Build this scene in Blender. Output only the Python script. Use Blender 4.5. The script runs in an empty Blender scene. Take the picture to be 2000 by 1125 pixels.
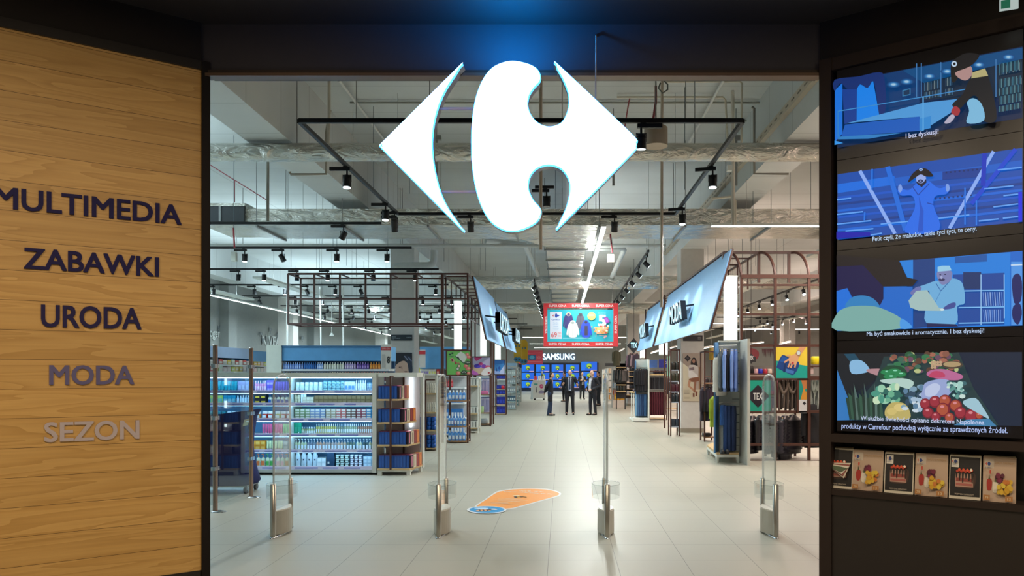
import bpy, math, random
from mathutils import Vector, Matrix
random.seed(7)
sc = bpy.context.scene
COL = sc.collection
# ---------------------------------------------------------------- camera, world, exposure, large lights
F, CX, CY, H = 1450.0, 1098.0, 730.0, 1.65      # focal length / vanishing point for the 2000x1125 frame, eye height (m)
cd = bpy.data.cameras.new('camera')
cd.sensor_width = 36.0
cd.lens = F / 2000 * 36
cd.shift_x = -(CX - 1000) / 2000
cd.shift_y = (CY - 562.5) / 2000
cd.clip_end = 200
cam = bpy.data.objects.new('camera', cd)
cam.location = (0, 0, H)
cam.rotation_euler = (math.pi / 2, 0, 0)
COL.objects.link(cam)
sc.camera = cam
w = bpy.data.worlds.new('world')
sc.world = w
w.use_nodes = True
w.node_tree.nodes['Background'].inputs[0].default_value = (0.55, 0.42, 0.30, 1)
w.node_tree.nodes['Background'].inputs[1].default_value = 0.05
sc.view_settings.view_transform = 'Standard'
sc.view_settings.look = 'None'
sc.view_settings.exposure = 0.0
sc.view_settings.gamma = 1.0
sc.view_settings.use_curve_mapping = False

LED_CORE = 26.0       # radiance of the shop's linear lamps
SPOT_W = 120.0        # wattage of a track spot

def area_lamp(name, loc, rot, sx, sy, power, color):
    l = bpy.data.lights.new(name, 'AREA')
    l.shape = 'RECTANGLE'; l.size = sx; l.size_y = sy
    l.energy = power; l.color = color
    o = bpy.data.objects.new(name, l)
    o.location = loc; o.rotation_euler = rot
    COL.objects.link(o)
    return o
# the mall's warm downlights over the entrance (recessed in the corridor ceiling, behind the camera's head)
WARM = (1.0, 0.80, 0.56)
for x in (-3.2, -1.0, 1.2, 3.2):
    area_lamp('mall_downlight', (x, 1.6, 4.40), (0, 0, 0), 0.5, 0.5, 98, WARM)
# the shop's fluorescent rows (real luminaires between the beams); cool over beauty, warmer over fashion
COOL = (0.70, 0.91, 1.0); NEUT = (0.95, 1.0, 0.95); FASH = (1.0, 0.74, 0.62)
SHOP_ROWS = [(-11.0, COOL), (-8.2, COOL), (5.6, FASH), (10.8, FASH)]
for x, c in SHOP_ROWS:                      # one lamp down per luminaire, plus an added upward lamp brightening the ceiling
    for k in range(6):
        area_lamp('shop_row_lamp', (x, 13.5 + k * 9.6, 4.20), (0, 0, 0), 0.2, 6.0, 245, c)
        area_lamp('added_row_uplight', (x, 13.5 + k * 9.6 if k else 11.2, 4.32), (math.pi, 0, 0), 0.2, 6.0 if k else 4.8, (105 if k else 170) * (.55 if x > 0 else 1.0), c)
for k in range(5):                          # the lit strip over the aisle, beside the long duct
    area_lamp('aisle_strip_lamp', (0.75, 15.2 + k * 3.4, 4.27), (0, 0, 0), 0.07, 3.3, 135, NEUT)
    if k: area_lamp('added_aisle_uplight', (0.75, 15.2 + k * 3.4, 4.40), (math.pi, 0, 0), 0.07, 3.3, 28, NEUT)  # added upward fill for the ceiling; the strip itself only shines down

area_lamp('logo_halo_lamp', ((1000 - 1098) / 1450 * 5.55, 5.58, 3.955), (math.pi, 0, 0), 0.34, 0.05, 26, (0.0, 0.33, 1.0))   # blue halo lighting on top of the hanging logo
for k, y in enumerate((47.0, 57.0, 66.0)):  # far crosswise strips before the televisions
    area_lamp('far_strip_lamp', (1.0, y, 3.92), (0, 0, 0), 7.0, 0.1, 240, NEUT)
area_lamp('cross_strip_lamp', (5.8, 13.35, 4.27), (0, 0, 0), 6.2, 0.07, 130, (1.0, 0.95, 0.88))

# ---------------------------------------------------------------- helpers
def P(px, py, Y):
    return Vector(((px - CX) / F * Y, Y, H - (py - CY) / F * Y))
def FL(px, py, z=0.0):
    Y = (H - z) * F / (py - CY)
    return Vector(((px - CX) / F * Y, Y, z))
def XX(px, Y): return (px - CX) / F * Y
def ZZ(py, Y): return H - (py - CY) / F * Y

def CZ(x):                       # underside of the structure overhead: slab, or a beam
    for a, b in ((-4.78, -4.05), (3.31, 4.01), (-12.94, -12.26), (11.36, 12.04)):
        if a < x < b: return 5.15
    return 6.3
def lin(h):
    if isinstance(h, str):
        h = h.lstrip('#')
        h = [int(h[i:i + 2], 16) / 255 for i in (0, 2, 4)]
        return tuple(c / 12.92 if c <= 0.04045 else ((c + 0.055) / 1.055) ** 2.4 for c in h)
    return tuple(h)
_M = {}
def mt(c, r=0.5, m=0.0, e=0.0, var=0.08, spec=0.5):
    key = (c, r, m, e, var, spec)
    if key in _M: return _M[key]
    M = bpy.data.materials.new('paint_%d' % len(_M)); M.use_nodes = True
    nt = M.node_tree; b = nt.nodes['Principled BSDF']; rgb = lin(c)
    b.inputs['Base Color'].default_value = (*rgb, 1)
    b.inputs['Roughness'].default_value = r
    b.inputs['Metallic'].default_value = m
    b.inputs['Specular IOR Level'].default_value = spec
    if e > 0:
        b.inputs['Base Color'].default_value = (0.01, 0.01, 0.01, 1)
        b.inputs['Emission Color'].default_value = (*rgb, 1)
        b.inputs['Emission Strength'].default_value = e
    elif var > 0:
        tc = nt.nodes.new('ShaderNodeTexCoord'); nz = nt.nodes.new('ShaderNodeTexNoise')
        nz.inputs['Scale'].default_value = 9.0
        nt.links.new(tc.outputs['Object'], nz.inputs['Vector'])
        mx = nt.nodes.new('ShaderNodeMix'); mx.data_type = 'RGBA'
        mx.inputs[6].default_value = (*[x * (1 - var) for x in rgb], 1)
        mx.inputs[7].default_value = (*[min(1, x * (1 + var)) for x in rgb], 1)
        nt.links.new(nz.outputs['Fac'], mx.inputs[0])
        nt.links.new(mx.outputs[2], b.inputs['Base Color'])
    _M[key] = M
    return M
def nodes_mat(name):
    M = bpy.data.materials.new(name); M.use_nodes = True
    return M, M.node_tree, M.node_tree.nodes['Principled BSDF']
def clear_mat(name, tint, refl=1.45, rough=0.02, haze=0.0):
    M = bpy.data.materials.new(name); M.use_nodes = True
    nt = M.node_tree; nt.nodes.clear()
    out = nt.nodes.new('ShaderNodeOutputMaterial'); tr = nt.nodes.new('ShaderNodeBsdfTransparent')
    gl = nt.nodes.new('ShaderNodeBsdfGlossy'); gl.inputs['Roughness'].default_value = rough
    gl.inputs['Color'].default_value = (1, 1, 1, 1)
    tr.inputs['Color'].default_value = (*tint, 1)
    fr = nt.nodes.new('ShaderNodeFresnel'); fr.inputs['IOR'].default_value = refl
    ge = nt.nodes.new('ShaderNodeNewGeometry'); fm = nt.nodes.new('ShaderNodeMath'); fm.operation = 'SUBTRACT'; fm.use_clamp = True
    nt.links.new(fr.outputs[0], fm.inputs[0]); nt.links.new(ge.outputs['Backfacing'], fm.inputs[1])   # reflect once, at the front face
    mx = nt.nodes.new('ShaderNodeMixShader')
    nt.links.new(fm.outputs[0], mx.inputs[0]); nt.links.new(gl.outputs[0], mx.inputs[2])
    if haze > 0:
        df = nt.nodes.new('ShaderNodeBsdfDiffuse'); df.inputs['Color'].default_value = (.8, .82, .8, 1)
        m2 = nt.nodes.new('ShaderNodeMixShader'); m2.inputs[0].default_value = haze
        nt.links.new(tr.outputs[0], m2.inputs[1]); nt.links.new(df.outputs[0], m2.inputs[2])
        nt.links.new(m2.outputs[0], mx.inputs[1])
    else:
        nt.links.new(tr.outputs[0], mx.inputs[1])
    nt.links.new(mx.outputs[0], out.inputs[0])
    return M

_T = {}
def text_geo(s, bold=0.0, ext=0.0):
    key = (s, bold, ext)
    if key not in _T:
        c = bpy.data.curves.new('t', 'FONT'); c.body = s; c.offset = bold; c.extrude = ext; c.resolution_u = 3
        o = bpy.data.objects.new('t', c); COL.objects.link(o)
        dg = bpy.context.evaluated_depsgraph_get()
        m = bpy.data.meshes.new_from_object(o.evaluated_get(dg))
        vs = [tuple(v.co) for v in m.vertices]; fs = [tuple(p.vertices) for p in m.polygons]
        bpy.data.objects.remove(o); bpy.data.curves.remove(c); bpy.data.meshes.remove(m)
        xs = [v[0] for v in vs]; ys = [v[1] for v in vs]
        _T[key] = (vs, fs, min(xs), max(xs), min(ys), max(ys))
    return _T[key]

class MB:
    def __init__(s): s.v = []; s.f = []; s.m = []; s.sm = []; s.mats = []
    def mi(s, mat):
        if mat not in s.mats: s.mats.append(mat)
        return s.mats.index(mat)
    def add(s, vs, fs, mat, sm=False):
        k = len(s.v); i = s.mi(mat)
        s.v += [tuple(v) for v in vs]
        for f in fs:
            s.f.append(tuple(a + k for a in f)); s.m.append(i); s.sm.append(sm)
        return s
    def bx(s, x0, y0, z0, x1, y1, z1, mat):
        x0, x1 = min(x0, x1), max(x0, x1); y0, y1 = min(y0, y1), max(y0, y1); z0, z1 = min(z0, z1), max(z0, z1)
        return s.add([(x0, y0, z0), (x1, y0, z0), (x1, y1, z0), (x0, y1, z0), (x0, y0, z1), (x1, y0, z1), (x1, y1, z1), (x0, y1, z1)],
                     [(0, 3, 2, 1), (4, 5, 6, 7), (0, 1, 5, 4), (1, 2, 6, 5), (2, 3, 7, 6), (3, 0, 4, 7)], mat)
    def obx(s, o, u, v, w, mat):           # oriented box: origin corner + three edge vectors
        o, u, v, w = Vector(o), Vector(u), Vector(v), Vector(w)
        q = [o, o + u, o + u + v, o + v]
        fs = [(0, 3, 2, 1), (4, 5, 6, 7), (0, 1, 5, 4), (1, 2, 6, 5), (2, 3, 7, 6), (3, 0, 4, 7)]
        if u.cross(v).dot(w) < 0: fs = [f[::-1] for f in fs]
        return s.add(q + [p + w for p in q], fs, mat)
    def bar(s, a, b, t, mat, t2=None):     # square bar between two points
        a, b = Vector(a), Vector(b); d = (b - a).normalized(); t2 = t2 or t
        up = Vector((0, 0, 1)) if abs(d.z) < 0.9 else Vector((0, 1, 0))
        u = d.cross(up).normalized(); v = u.cross(d)
        return s.obx(a - u * t / 2 - v * t2 / 2, u * t, v * t2, b - a, mat)
    def cyl(s, a, b, r, mat, r2=None, n=12, caps=True, sm=True):
        a, b = Vector(a), Vector(b); d = (b - a).normalized(); r2 = r if r2 is None else r2
        up = Vector((0, 0, 1)) if abs(d.z) < 0.9 else Vector((0, 1, 0))
        u = d.cross(up).normalized(); v = d.cross(u)
        vs = []
        for c, rr in ((a, r), (b, r2)):
            for i in range(n):
                t = 2 * math.pi * i / n
                vs.append(c + u * math.cos(t) * rr + v * math.sin(t) * rr)
        s.add(vs, [(i, (i + 1) % n, n + (i + 1) % n, n + i) for i in range(n)], mat, sm)
        if caps:
            s.add(vs[:n], [tuple(range(n))[::-1]], mat); s.add(vs[n:], [tuple(range(n))], mat)
        return s
    def tube(s, path, r, mat, n=8, closed=False):
        pts = [Vector(p) for p in path]; N = len(pts); vs = []
        u = None
        for i, p in enumerate(pts):
            if closed: d = pts[(i + 1) % N] - pts[i - 1]
            else: d = pts[min(i + 1, N - 1)] - pts[max(i - 1, 0)]
            d.normalize()
            if u is None:
                up = Vector((0, 0, 1)) if abs(d.z) < 0.9 else Vector((0, 1, 0))
                u = d.cross(up).normalized()
            else:
                u = (u - d * u.dot(d)).normalized()
            v = d.cross(u)
            for k in range(n):
                t = 2 * math.pi * k / n
                vs.append(p + u * math.cos(t) * r + v * math.sin(t) * r)
        fs = []
        for i in range(N if closed else N - 1):
            j = (i + 1) % N
            for k in range(n):
                l = (k + 1) % n
                fs.append((i * n + k, i * n + l, j * n + l, j * n + k))
        s.add(vs, fs, mat, True)
        if not closed:
            s.add(vs[:n], [tuple(range(n))[::-1]], mat); s.add(vs[-n:], [tuple(range(n))], mat)
        return s
    def lathe(s, prof, mat, c=(0, 0, 0), n=12, sx=1.0, sy=1.0, sm=True):
        c = Vector(c); vs = []
        for r, z in prof:
            for i in range(n):
                t = 2 * math.pi * i / n
                vs.append(c + Vector((math.cos(t) * r * sx, math.sin(t) * r * sy, z)))
        fs = []
        for j in range(len(prof) - 1):
            for i in range(n):
                k = (i + 1) % n
                fs.append((j * n + i, j * n + k, (j + 1) * n + k, (j + 1) * n + i))
        s.add(vs, fs, mat, sm)
        s.add(vs[:n], [tuple(range(n))[::-1]], mat); s.add(vs[-n:], [tuple(range(n))], mat)
        return s
    def prism(s, pts, w, mat, side=None, sm=False):      # planar outline (3D points) extruded by vector w
        pts = [Vector(p) for p in pts]; w = Vector(w); n = len(pts)
        nrm = Vector((0, 0, 0))
        for i in range(n): nrm += pts[i].cross(pts[(i + 1) % n])
        if nrm.dot(w) > 0: pts = pts[::-1]
        q = [p + w for p in pts]
        s.add(pts, [tuple(range(n))], mat)
        s.add(q, [tuple(range(n))[::-1]], mat)
        s.add(pts + q, [(i, n + i, n + (i + 1) % n, (i + 1) % n) for i in range(n)], side or mat, sm)
        return s
    def text(s, t, o, u, v, mat, bold=0.0, ext=0.0, n=None, side=None):   # fits the word's bounding box to u x v
        vs, fs, x0, x1, y0, y1 = text_geo(t, 0.0, 0.1 if ext else 0.0)
        o, u, v = Vector(o), Vector(u), Vector(v)
        nn = n or u.cross(v).normalized()
        if bold:                            # heavier strokes: the glyphs repeated with small shifts
            b0, b1 = bold, bold * .6; k = len(vs); v2, f2 = [], []
            for i, (dx, dy) in enumerate(((-b0, -b1), (b0, -b1), (b0, b1), (-b0, b1), (0, 0))):
                v2 += [(x + dx, y + dy, z + (.004 if ext else .00012) * i) for x, y, z in vs]; f2 += [tuple(a + k * i for a in f) for f in fs]
            vs, fs = v2, f2; x0 -= b0; x1 += b0; y0 -= b1; y1 += b1
        out = [o + u * ((x - x0) / (x1 - x0)) + v * ((y - y0) / (y1 - y0)) + nn * ((z + 0.1) / 0.2 * ext if ext else z) for x, y, z in vs]
        if side and ext:
            fr = [f for f in fs if all(vs[i][2] > 0.09 for i in f)]; sd = [f for f in fs if not all(vs[i][2] > 0.09 for i in f)]
            s.add(out, fr, mat); s.add(out, sd, side)
        else: s.add(out, fs, mat)
        return s
    def mesh(s, name, off=(0, 0, 0)):
        me = bpy.data.meshes.new(name)
        o = Vector(off)
        me.from_pydata([Vector(v) - o for v in s.v], [], s.f)
        for m in s.mats: me.materials.append(m)
        me.polygons.foreach_set('material_index', s.m)
        me.polygons.foreach_set('use_smooth', s.sm)
        me.update()
        return me
    def base(s):
        xs = [v[0] for v in s.v]; ys = [v[1] for v in s.v]; zs = [v[2] for v in s.v]
        return Vector(((min(xs) + max(xs)) / 2, (min(ys) + max(ys)) / 2, min(zs)))

def tag(o, label=None, cat=None, group=None, kind=None):
    if label: o['label'] = label
    if cat: o['category'] = cat
    if group: o['group'] = group
    if kind: o['kind'] = kind
    return o
def emp(name, label, cat, loc=(0, 0, 0), rz=0.0, group=None):
    o = bpy.data.objects.new(name, None); COL.objects.link(o)
    o.empty_display_size = 0.1
    o.location = loc; o.rotation_euler = (0, 0, rz)
    return tag(o, label, cat, group)
def part(name, mb, parent, label=None, top=None):  # world-space (or proto-space) geometry under its thing / part
    off = Vector((0, 0, 0)); p = parent
    while p is not None:
        off += p.location; p = p.parent
    o = bpy.data.objects.new(name, mb.mesh(name, off)); COL.objects.link(o)
    o.parent = parent
    return tag(o, label)
def solo(name, mb, label, cat, group=None):
    b = mb.base()
    o = bpy.data.objects.new(name, mb.mesh(name, b)); COL.objects.link(o); o.location = b
    return tag(o, label, cat, group)
def struct(name, mb):
    o = bpy.data.objects.new(name, mb.mesh(name)); COL.objects.link(o)
    return tag(o, kind='structure')
def put(name, me, loc, label, cat, group=None, rz=0.0):
    o = bpy.data.objects.new(name, me); COL.objects.link(o); o.location = loc; o.rotation_euler = (0, 0, rz)
    return tag(o, label, cat, group)
def dup(root, loc, rz=0.0, label=None, group=None):
    r = root.copy(); COL.objects.link(r); r.location = loc; r.rotation_euler = (0, 0, rz)
    tag(r, label, None, group)
    for ch in list(root.children):
        c = ch.copy(); COL.objects.link(c); c.parent = r
        for g in list(ch.children):
            d = g.copy(); COL.objects.link(d); d.parent = c
    return r
def spline(ctrl, seg=8, closed=True):
    """Catmull-Rom through control points; a point given as (x, y, 1) is a sharp corner."""
    pts = [Vector((p[0], p[1])) for p in ctrl]; cor = [len(p) > 2 for p in ctrl]; n = len(pts); out = []
    rng = range(n if closed else n - 1)
    for i in rng:
        p1 = pts[i]; p2 = pts[(i + 1) % n]
        p0 = pts[i - 1] if (closed or i > 0) else p1
        p3 = pts[(i + 2) % n] if (closed or i + 2 < n) else p2
        if cor[i]: p0 = p1 - (p2 - p1)
        if cor[(i + 1) % n]: p3 = p2 + (p2 - p1)
        if cor[i] and cor[(i + 1) % n]:
            out.append(p1); continue
        for k in range(seg):
            t = k / seg
            out.append(0.5 * ((2 * p1) + (p2 - p0) * t + (2 * p0 - 5 * p1 + 4 * p2 - p3) * t * t + (3 * p1 - p0 - 3 * p2 + p3) * t ** 3))
    if not closed: out.append(pts[-1])
    return [(p.x, p.y) for p in out]

class Pic:
    """Flat printed / displayed picture: stacked polygons on one surface. fn(x, y, k) -> 3D point on layer k."""
    def __init__(s, mb, fn, ox=0, oy=0, sc=1.0, e=0.0, r=0.5):
        s.mb = mb; s.fn = fn; s.k = 0; s.ox = ox; s.oy = oy; s.sc = sc; s.e = e; s.r = r
    def q(s, x, y): return s.fn(s.ox + x / s.sc, s.oy + y / s.sc, s.k)
    def mat(s, c): return mt(c, s.r, 0, s.e, 0.0) if s.e else mt(c, s.r, 0, 0, 0.03)
    def poly(s, pts, c):
        s.k += 1
        s.mb.add([s.q(*p) for p in pts], [tuple(range(len(pts)))[::-1]], s.mat(c)); return s
    def blob(s, ctrl, c, seg=5): return s.poly(spline(ctrl, seg), c)
    def rect(s, x0, y0, x1, y1, c): return s.poly([(x0, y0), (x1, y0), (x1, y1), (x0, y1)], c)
    def oval(s, cx, cy, rx, ry, c, n=18):
        return s.poly([(cx + math.cos(2 * math.pi * i / n) * rx, cy + math.sin(2 * math.pi * i / n) * ry) for i in range(n)], c)
    def line(s, pts, wd, c):
        for a, b in zip(pts, pts[1:]):
            d = Vector((b[0] - a[0], b[1] - a[1])); n = Vector((-d.y, d.x)).normalized() * wd / 2
            s.poly([(a[0] + n.x, a[1] + n.y), (b[0] + n.x, b[1] + n.y), (b[0] - n.x, b[1] - n.y), (a[0] - n.x, a[1] - n.y)], c)
        return s
    def text(s, t, x0, y0, x1, y1, x3, y3, c, bold=0.0):   # (x0,y0) bottom-left, (x1,y1) bottom-right, (x3,y3) top-left
        s.k += 1
        o = s.q(x0, y0); s.mb.text(t, o, s.q(x1, y1) - o, s.q(x3, y3) - o, s.mat(c), bold); return s

# ---------------------------------------------------------------- shared materials
BLACK = mt('#0b0c10', .45); RUST = mt('#4c2c22', .45); WHITE = mt('#d9dcd6', .45); STEEL = mt('#b9b6ad', .28, .85)
DARKF = mt('#1d1816', .35); PALEW = mt('#c3a878', .5); GREYM = mt('#8d8f8e', .4, .4); ACR = clear_mat('clear_acrylic', (.90, .93, .92), 1.4, .03, .06)
GLASS = clear_mat('barrier_glass', (.80, .86, .88), 1.55, .01); CHROME = mt('#cfd2d4', .15, 1.0)
LEDW = mt('#f4fffd', .4, 0, 6.0); LEDC = mt('#bfeaff', .4, 0, 6.0)
# ================================================================ the setting
def floor_mat():
    M, nt, b = nodes_mat('floor_tiles')
    N = nt.nodes; L = nt.links
    g = N.new('ShaderNodeNewGeometry'); sx = N.new('ShaderNodeSeparateXYZ'); L.new(g.outputs['Position'], sx.inputs[0])
    def joint(out, off, size):
        a = N.new('ShaderNodeMath'); a.operation = 'ADD'; a.inputs[1].default_value = off; L.new(out, a.inputs[0])
        d = N.new('ShaderNodeMath'); d.operation = 'DIVIDE'; d.inputs[1].default_value = size; L.new(a.outputs[0], d.inputs[0])
        f = N.new('ShaderNodeMath'); f.operation = 'FRACT'; L.new(d.outputs[0], f.inputs[0])
        l = N.new('ShaderNodeMath'); l.operation = 'LESS_THAN'; l.inputs[1].default_value = 0.009; L.new(f.outputs[0], l.inputs[0])
        return l.outputs[0]
    jx = joint(sx.outputs['X'], 60 + .125, .6); jy = joint(sx.outputs['Y'], 60.03, .6)
    mxx = N.new('ShaderNodeMath'); mxx.operation = 'MAXIMUM'; L.new(jx, mxx.inputs[0]); L.new(jy, mxx.inputs[1])
    nz = N.new('ShaderNodeTexNoise'); nz.inputs['Scale'].default_value = 1.3; nz.inputs['Detail'].default_value = 6
    L.new(g.outputs['Position'], nz.inputs['Vector'])
    c1 = N.new('ShaderNodeMix'); c1.data_type = 'RGBA'
    c1.inputs[6].default_value = (*lin('#a09f91'), 1); c1.inputs[7].default_value = (*lin('#aeac9e'), 1)
    L.new(nz.outputs['Fac'], c1.inputs[0])
    c2 = N.new('ShaderNodeMix'); c2.data_type = 'RGBA'; c2.inputs[7].default_value = (*lin('#6f6b62'), 1)
    L.new(c1.outputs[2], c2.inputs[6]); L.new(mxx.outputs[0], c2.inputs[0])
    L.new(c2.outputs[2], b.inputs['Base Color'])
    r = N.new('ShaderNodeMapRange'); r.inputs[3].default_value = .36; r.inputs[4].default_value = .48
    L.new(nz.outputs['Fac'], r.inputs[0]); L.new(r.outputs[0], b.inputs['Roughness'])
    b.inputs['Specular IOR Level'].default_value = .5
    return M
def wood_mat():
    M, nt, b = nodes_mat('larch_boards'); N = nt.nodes; L = nt.links
    tc = N.new('ShaderNodeTexCoord'); sp = N.new('ShaderNodeSeparateXYZ'); L.new(tc.outputs['Generated'], sp.inputs[0])
    g = N.new('ShaderNodeNewGeometry'); ps = N.new('ShaderNodeSeparateXYZ'); L.new(g.outputs['Position'], ps.inputs[0])
    def mth(op, a, bv):
        m = N.new('ShaderNodeMath'); m.operation = op
        if isinstance(a, float): m.inputs[0].default_value = a
        else: L.new(a, m.inputs[0])
        if isinstance(bv, float): m.inputs[1].default_value = bv
        else: L.new(bv, m.inputs[1])
        return m.outputs[0]
    row = mth('DIVIDE', mth('ADD', ps.outputs['Z'], 10.0 - 1.751 + .2083 * 8), .2083)
    idx = mth('FLOOR', row, 0.0); fr = mth('FRACT', row, 0.0)
    rnd = N.new('ShaderNodeTexWhiteNoise'); rnd.noise_dimensions = '1D'; L.new(idx, rnd.inputs['W'])
    # flowing grain: stretched, strongly distorted noise with per-board offset, cut into rings
    cb = N.new('ShaderNodeCombineXYZ')
    L.new(mth('ADD', mth('MULTIPLY', ps.outputs['Y'], .62), mth('MULTIPLY', rnd.outputs['Value'], 37.0)), cb.inputs[0])
    L.new(mth('MULTIPLY', ps.outputs['Z'], 4.2), cb.inputs[1]); L.new(mth('MULTIPLY', idx, 3.7), cb.inputs[2])
    n1 = N.new('ShaderNodeTexNoise'); n1.inputs['Scale'].default_value = 1.5; n1.inputs['Detail'].default_value = 2.5; n1.inputs['Distortion'].default_value = .5
    L.new(cb.outputs[0], n1.inputs['Vector'])
    ring = mth('FRACT', mth('MULTIPLY', n1.outputs['Fac'], 9.0), 0.0)
    n2 = N.new('ShaderNodeTexNoise'); n2.inputs['Scale'].default_value = 60.0
    cb2 = N.new('ShaderNodeCombineXYZ'); L.new(mth('MULTIPLY', ps.outputs['Y'], .05), cb2.inputs[0]); L.new(ps.outputs['Z'], cb2.inputs[1])
    L.new(cb2.outputs[0], n2.inputs['Vector'])
    ramp = N.new('ShaderNodeValToRGB'); e = ramp.color_ramp.elements
    e[0].position = 0.0; e[0].color = (*lin('#d6ab66'), 1); e[1].position = 1.0; e[1].color = (*lin('#c29652'), 1)
    x = e.new(.6); x.color = (*lin('#cea25d'), 1)
    L.new(ring, ramp.inputs[0])
    m1 = N.new('ShaderNodeMix'); m1.data_type = 'RGBA'; m1.blend_type = 'MULTIPLY'; m1.inputs[0].default_value = .22
    L.new(ramp.outputs[0], m1.inputs[6]); L.new(n2.outputs['Fac'], m1.inputs[7])
    tint = N.new('ShaderNodeMix'); tint.data_type = 'RGBA'; tint.blend_type = 'MULTIPLY'; tint.inputs[0].default_value = 1.0
    tv = N.new('ShaderNodeMapRange'); tv.inputs[3].default_value = .94; tv.inputs[4].default_value = 1.05; L.new(rnd.outputs['Value'], tv.inputs[0])
    tcmb = N.new('ShaderNodeCombineXYZ')
    for i in range(3): L.new(tv.outputs[0], tcmb.inputs[i])
    L.new(m1.outputs[2], tint.inputs[6]); L.new(tcmb.outputs[0], tint.inputs[7])
    gap = mth('LESS_THAN', fr, .016)
    fin = N.new('ShaderNodeMix'); fin.data_type = 'RGBA'; fin.inputs[7].default_value = (*lin('#5d3f18'), 1)
    L.new(tint.outputs[2], fin.inputs[6]); L.new(gap, fin.inputs[0])
    L.new(fin.outputs[2], b.inputs['Base Color']); b.inputs['Roughness'].default_value = .5
    return M
def slab_mat():
    M, nt, b = nodes_mat('painted_concrete'); N = nt.nodes; L = nt.links
    g = N.new('ShaderNodeNewGeometry'); nz = N.new('ShaderNodeTexNoise'); nz.inputs['Scale'].default_value = .8; nz.inputs['Detail'].default_value = 8
    L.new(g.outputs['Position'], nz.inputs['Vector'])
    br = N.new('ShaderNodeTexBrick'); br.offset = 0.0
    br.inputs['Color1'].default_value = (1, 1, 1, 1); br.inputs['Color2'].default_value = (.96, .96, .96, 1); br.inputs['Mortar'].default_value = (.72, .72, .72, 1)
    br.inputs['Scale'].default_value = 1.0; br.inputs['Mortar Size'].default_value = .012
    br.inputs['Brick Width'].default_value = 8.0; br.inputs['Row Height'].default_value = 1.2
    L.new(g.outputs['Position'], br.inputs['Vector'])
    mx = N.new('ShaderNodeMix'); mx.data_type = 'RGBA'
    mx.inputs[6].default_value = (*lin('#b8bcbb'), 1); mx.inputs[7].default_value = (*lin('#ccd0cf'), 1); L.new(nz.outputs['Fac'], mx.inputs[0])
    m2 = N.new('ShaderNodeMix'); m2.data_type = 'RGBA'; m2.blend_type = 'MULTIPLY'; m2.inputs[0].default_value = 1
    L.new(mx.outputs[2], m2.inputs[6]); L.new(br.outputs['Color'], m2.inputs[7])
    L.new(m2.outputs[2], b.inputs['Base Color']); b.inputs['Roughness'].default_value = .8
    return M
def foil_mat():
    M, nt, b = nodes_mat('wrinkled_foil'); N = nt.nodes; L = nt.links
    g = N.new('ShaderNodeNewGeometry')
    mp = N.new('ShaderNodeMapping'); mp.inputs['Scale'].default_value = (1.0, 1.6, 2.2); L.new(g.outputs['Position'], mp.inputs[0])
    nz = N.new('ShaderNodeTexNoise'); nz.inputs['Scale'].default_value = 3.0; nz.inputs['Detail'].default_value = 7; nz.inputs['Distortion'].default_value = 1.2
    L.new(mp.outputs[0], nz.inputs['Vector'])
    bp = N.new('ShaderNodeBump'); bp.inputs['Strength'].default_value = 1.0; bp.inputs['Distance'].default_value = .12
    L.new(nz.outputs['Fac'], bp.inputs['Height']); L.new(bp.outputs[0], b.inputs['Normal'])
    b.inputs['Base Color'].default_value = (*lin('#d2d0c8'), 1); b.inputs['Metallic'].default_value = .95; b.inputs['Roughness'].default_value = .27
    return M
FLOOR = floor_mat(); WOOD = wood_mat(); SLAB = slab_mat(); FOIL = foil_mat()
GREYW = mt('#9a9d9b', .8); COLM = mt('#c6c2bc', .7); PIPE = mt('#c4c6c2', .6); GLOSSD = mt('#2a282c', .45, 0, 0, .05, .35); BROWNP = mt('#2b211d', .6, 0, 0, .05, .25)

struct('floor', MB().bx(-19, -3, -.2, 19, 75, 0, FLOOR))
# shop shell
struct('ceiling', MB().bx(-19, 6.05, 6.3, 19, 75, 6.5, SLAB))
struct('wall_left', MB().bx(-14.9, 6.2, 0, -14.6, 74, 6.3, GREYW))
struct('wall_right', MB().bx(17, 6.2, 0, 17.3, 74, 6.3, mt('#a09a94', .8)))
struct('wall_back', MB().bx(-14.6, 73, 0, 17, 73.3, 6.3, mt('#b4b6b2', .8)))
for x0, x1 in ((-4.74, -4.09), (3.35, 3.97), (-12.9, -12.3), (11.4, 12.0)):
    struct('beam', MB().bx(x0, 6.1, 5.15, x1, 73, 6.3, SLAB))
for y in (38.2, 56):
    struct('beam', MB().bx(-14.6, y, 5.35, 17, y + .5, 6.3, SLAB))
for k, (x0, x1, y0, y1) in enumerate(((-4.74, -4.09, 20.5, 21.2), (3.33, 3.97, 20.8, 21.5), (3.36, 3.98, 38.2, 38.9), (-4.74, -4.09, 38.2, 38.9), (11.4, 12.0, 38.2, 38.9), (-13.1, -12.4, 34.2, 34.9), (-13.1, -12.4, 52, 52.7), (11.4, 12, 20.8, 21.5))):
    struct('column', MB().bx(x0, y0, 0, x1, y1, 5.15, COLM).bx(x0 - .01, y0 - .01, 0, x1 + .01, y1 + .01, .12, mt('#8f8878', .6)))
# pilasters of the far beauty wall
for y in (31.6, 42.5):
    struct('pilaster', MB().bx(-14.6, y, 0, -14.2, y + .8, 6.3, GREYW))

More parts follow.
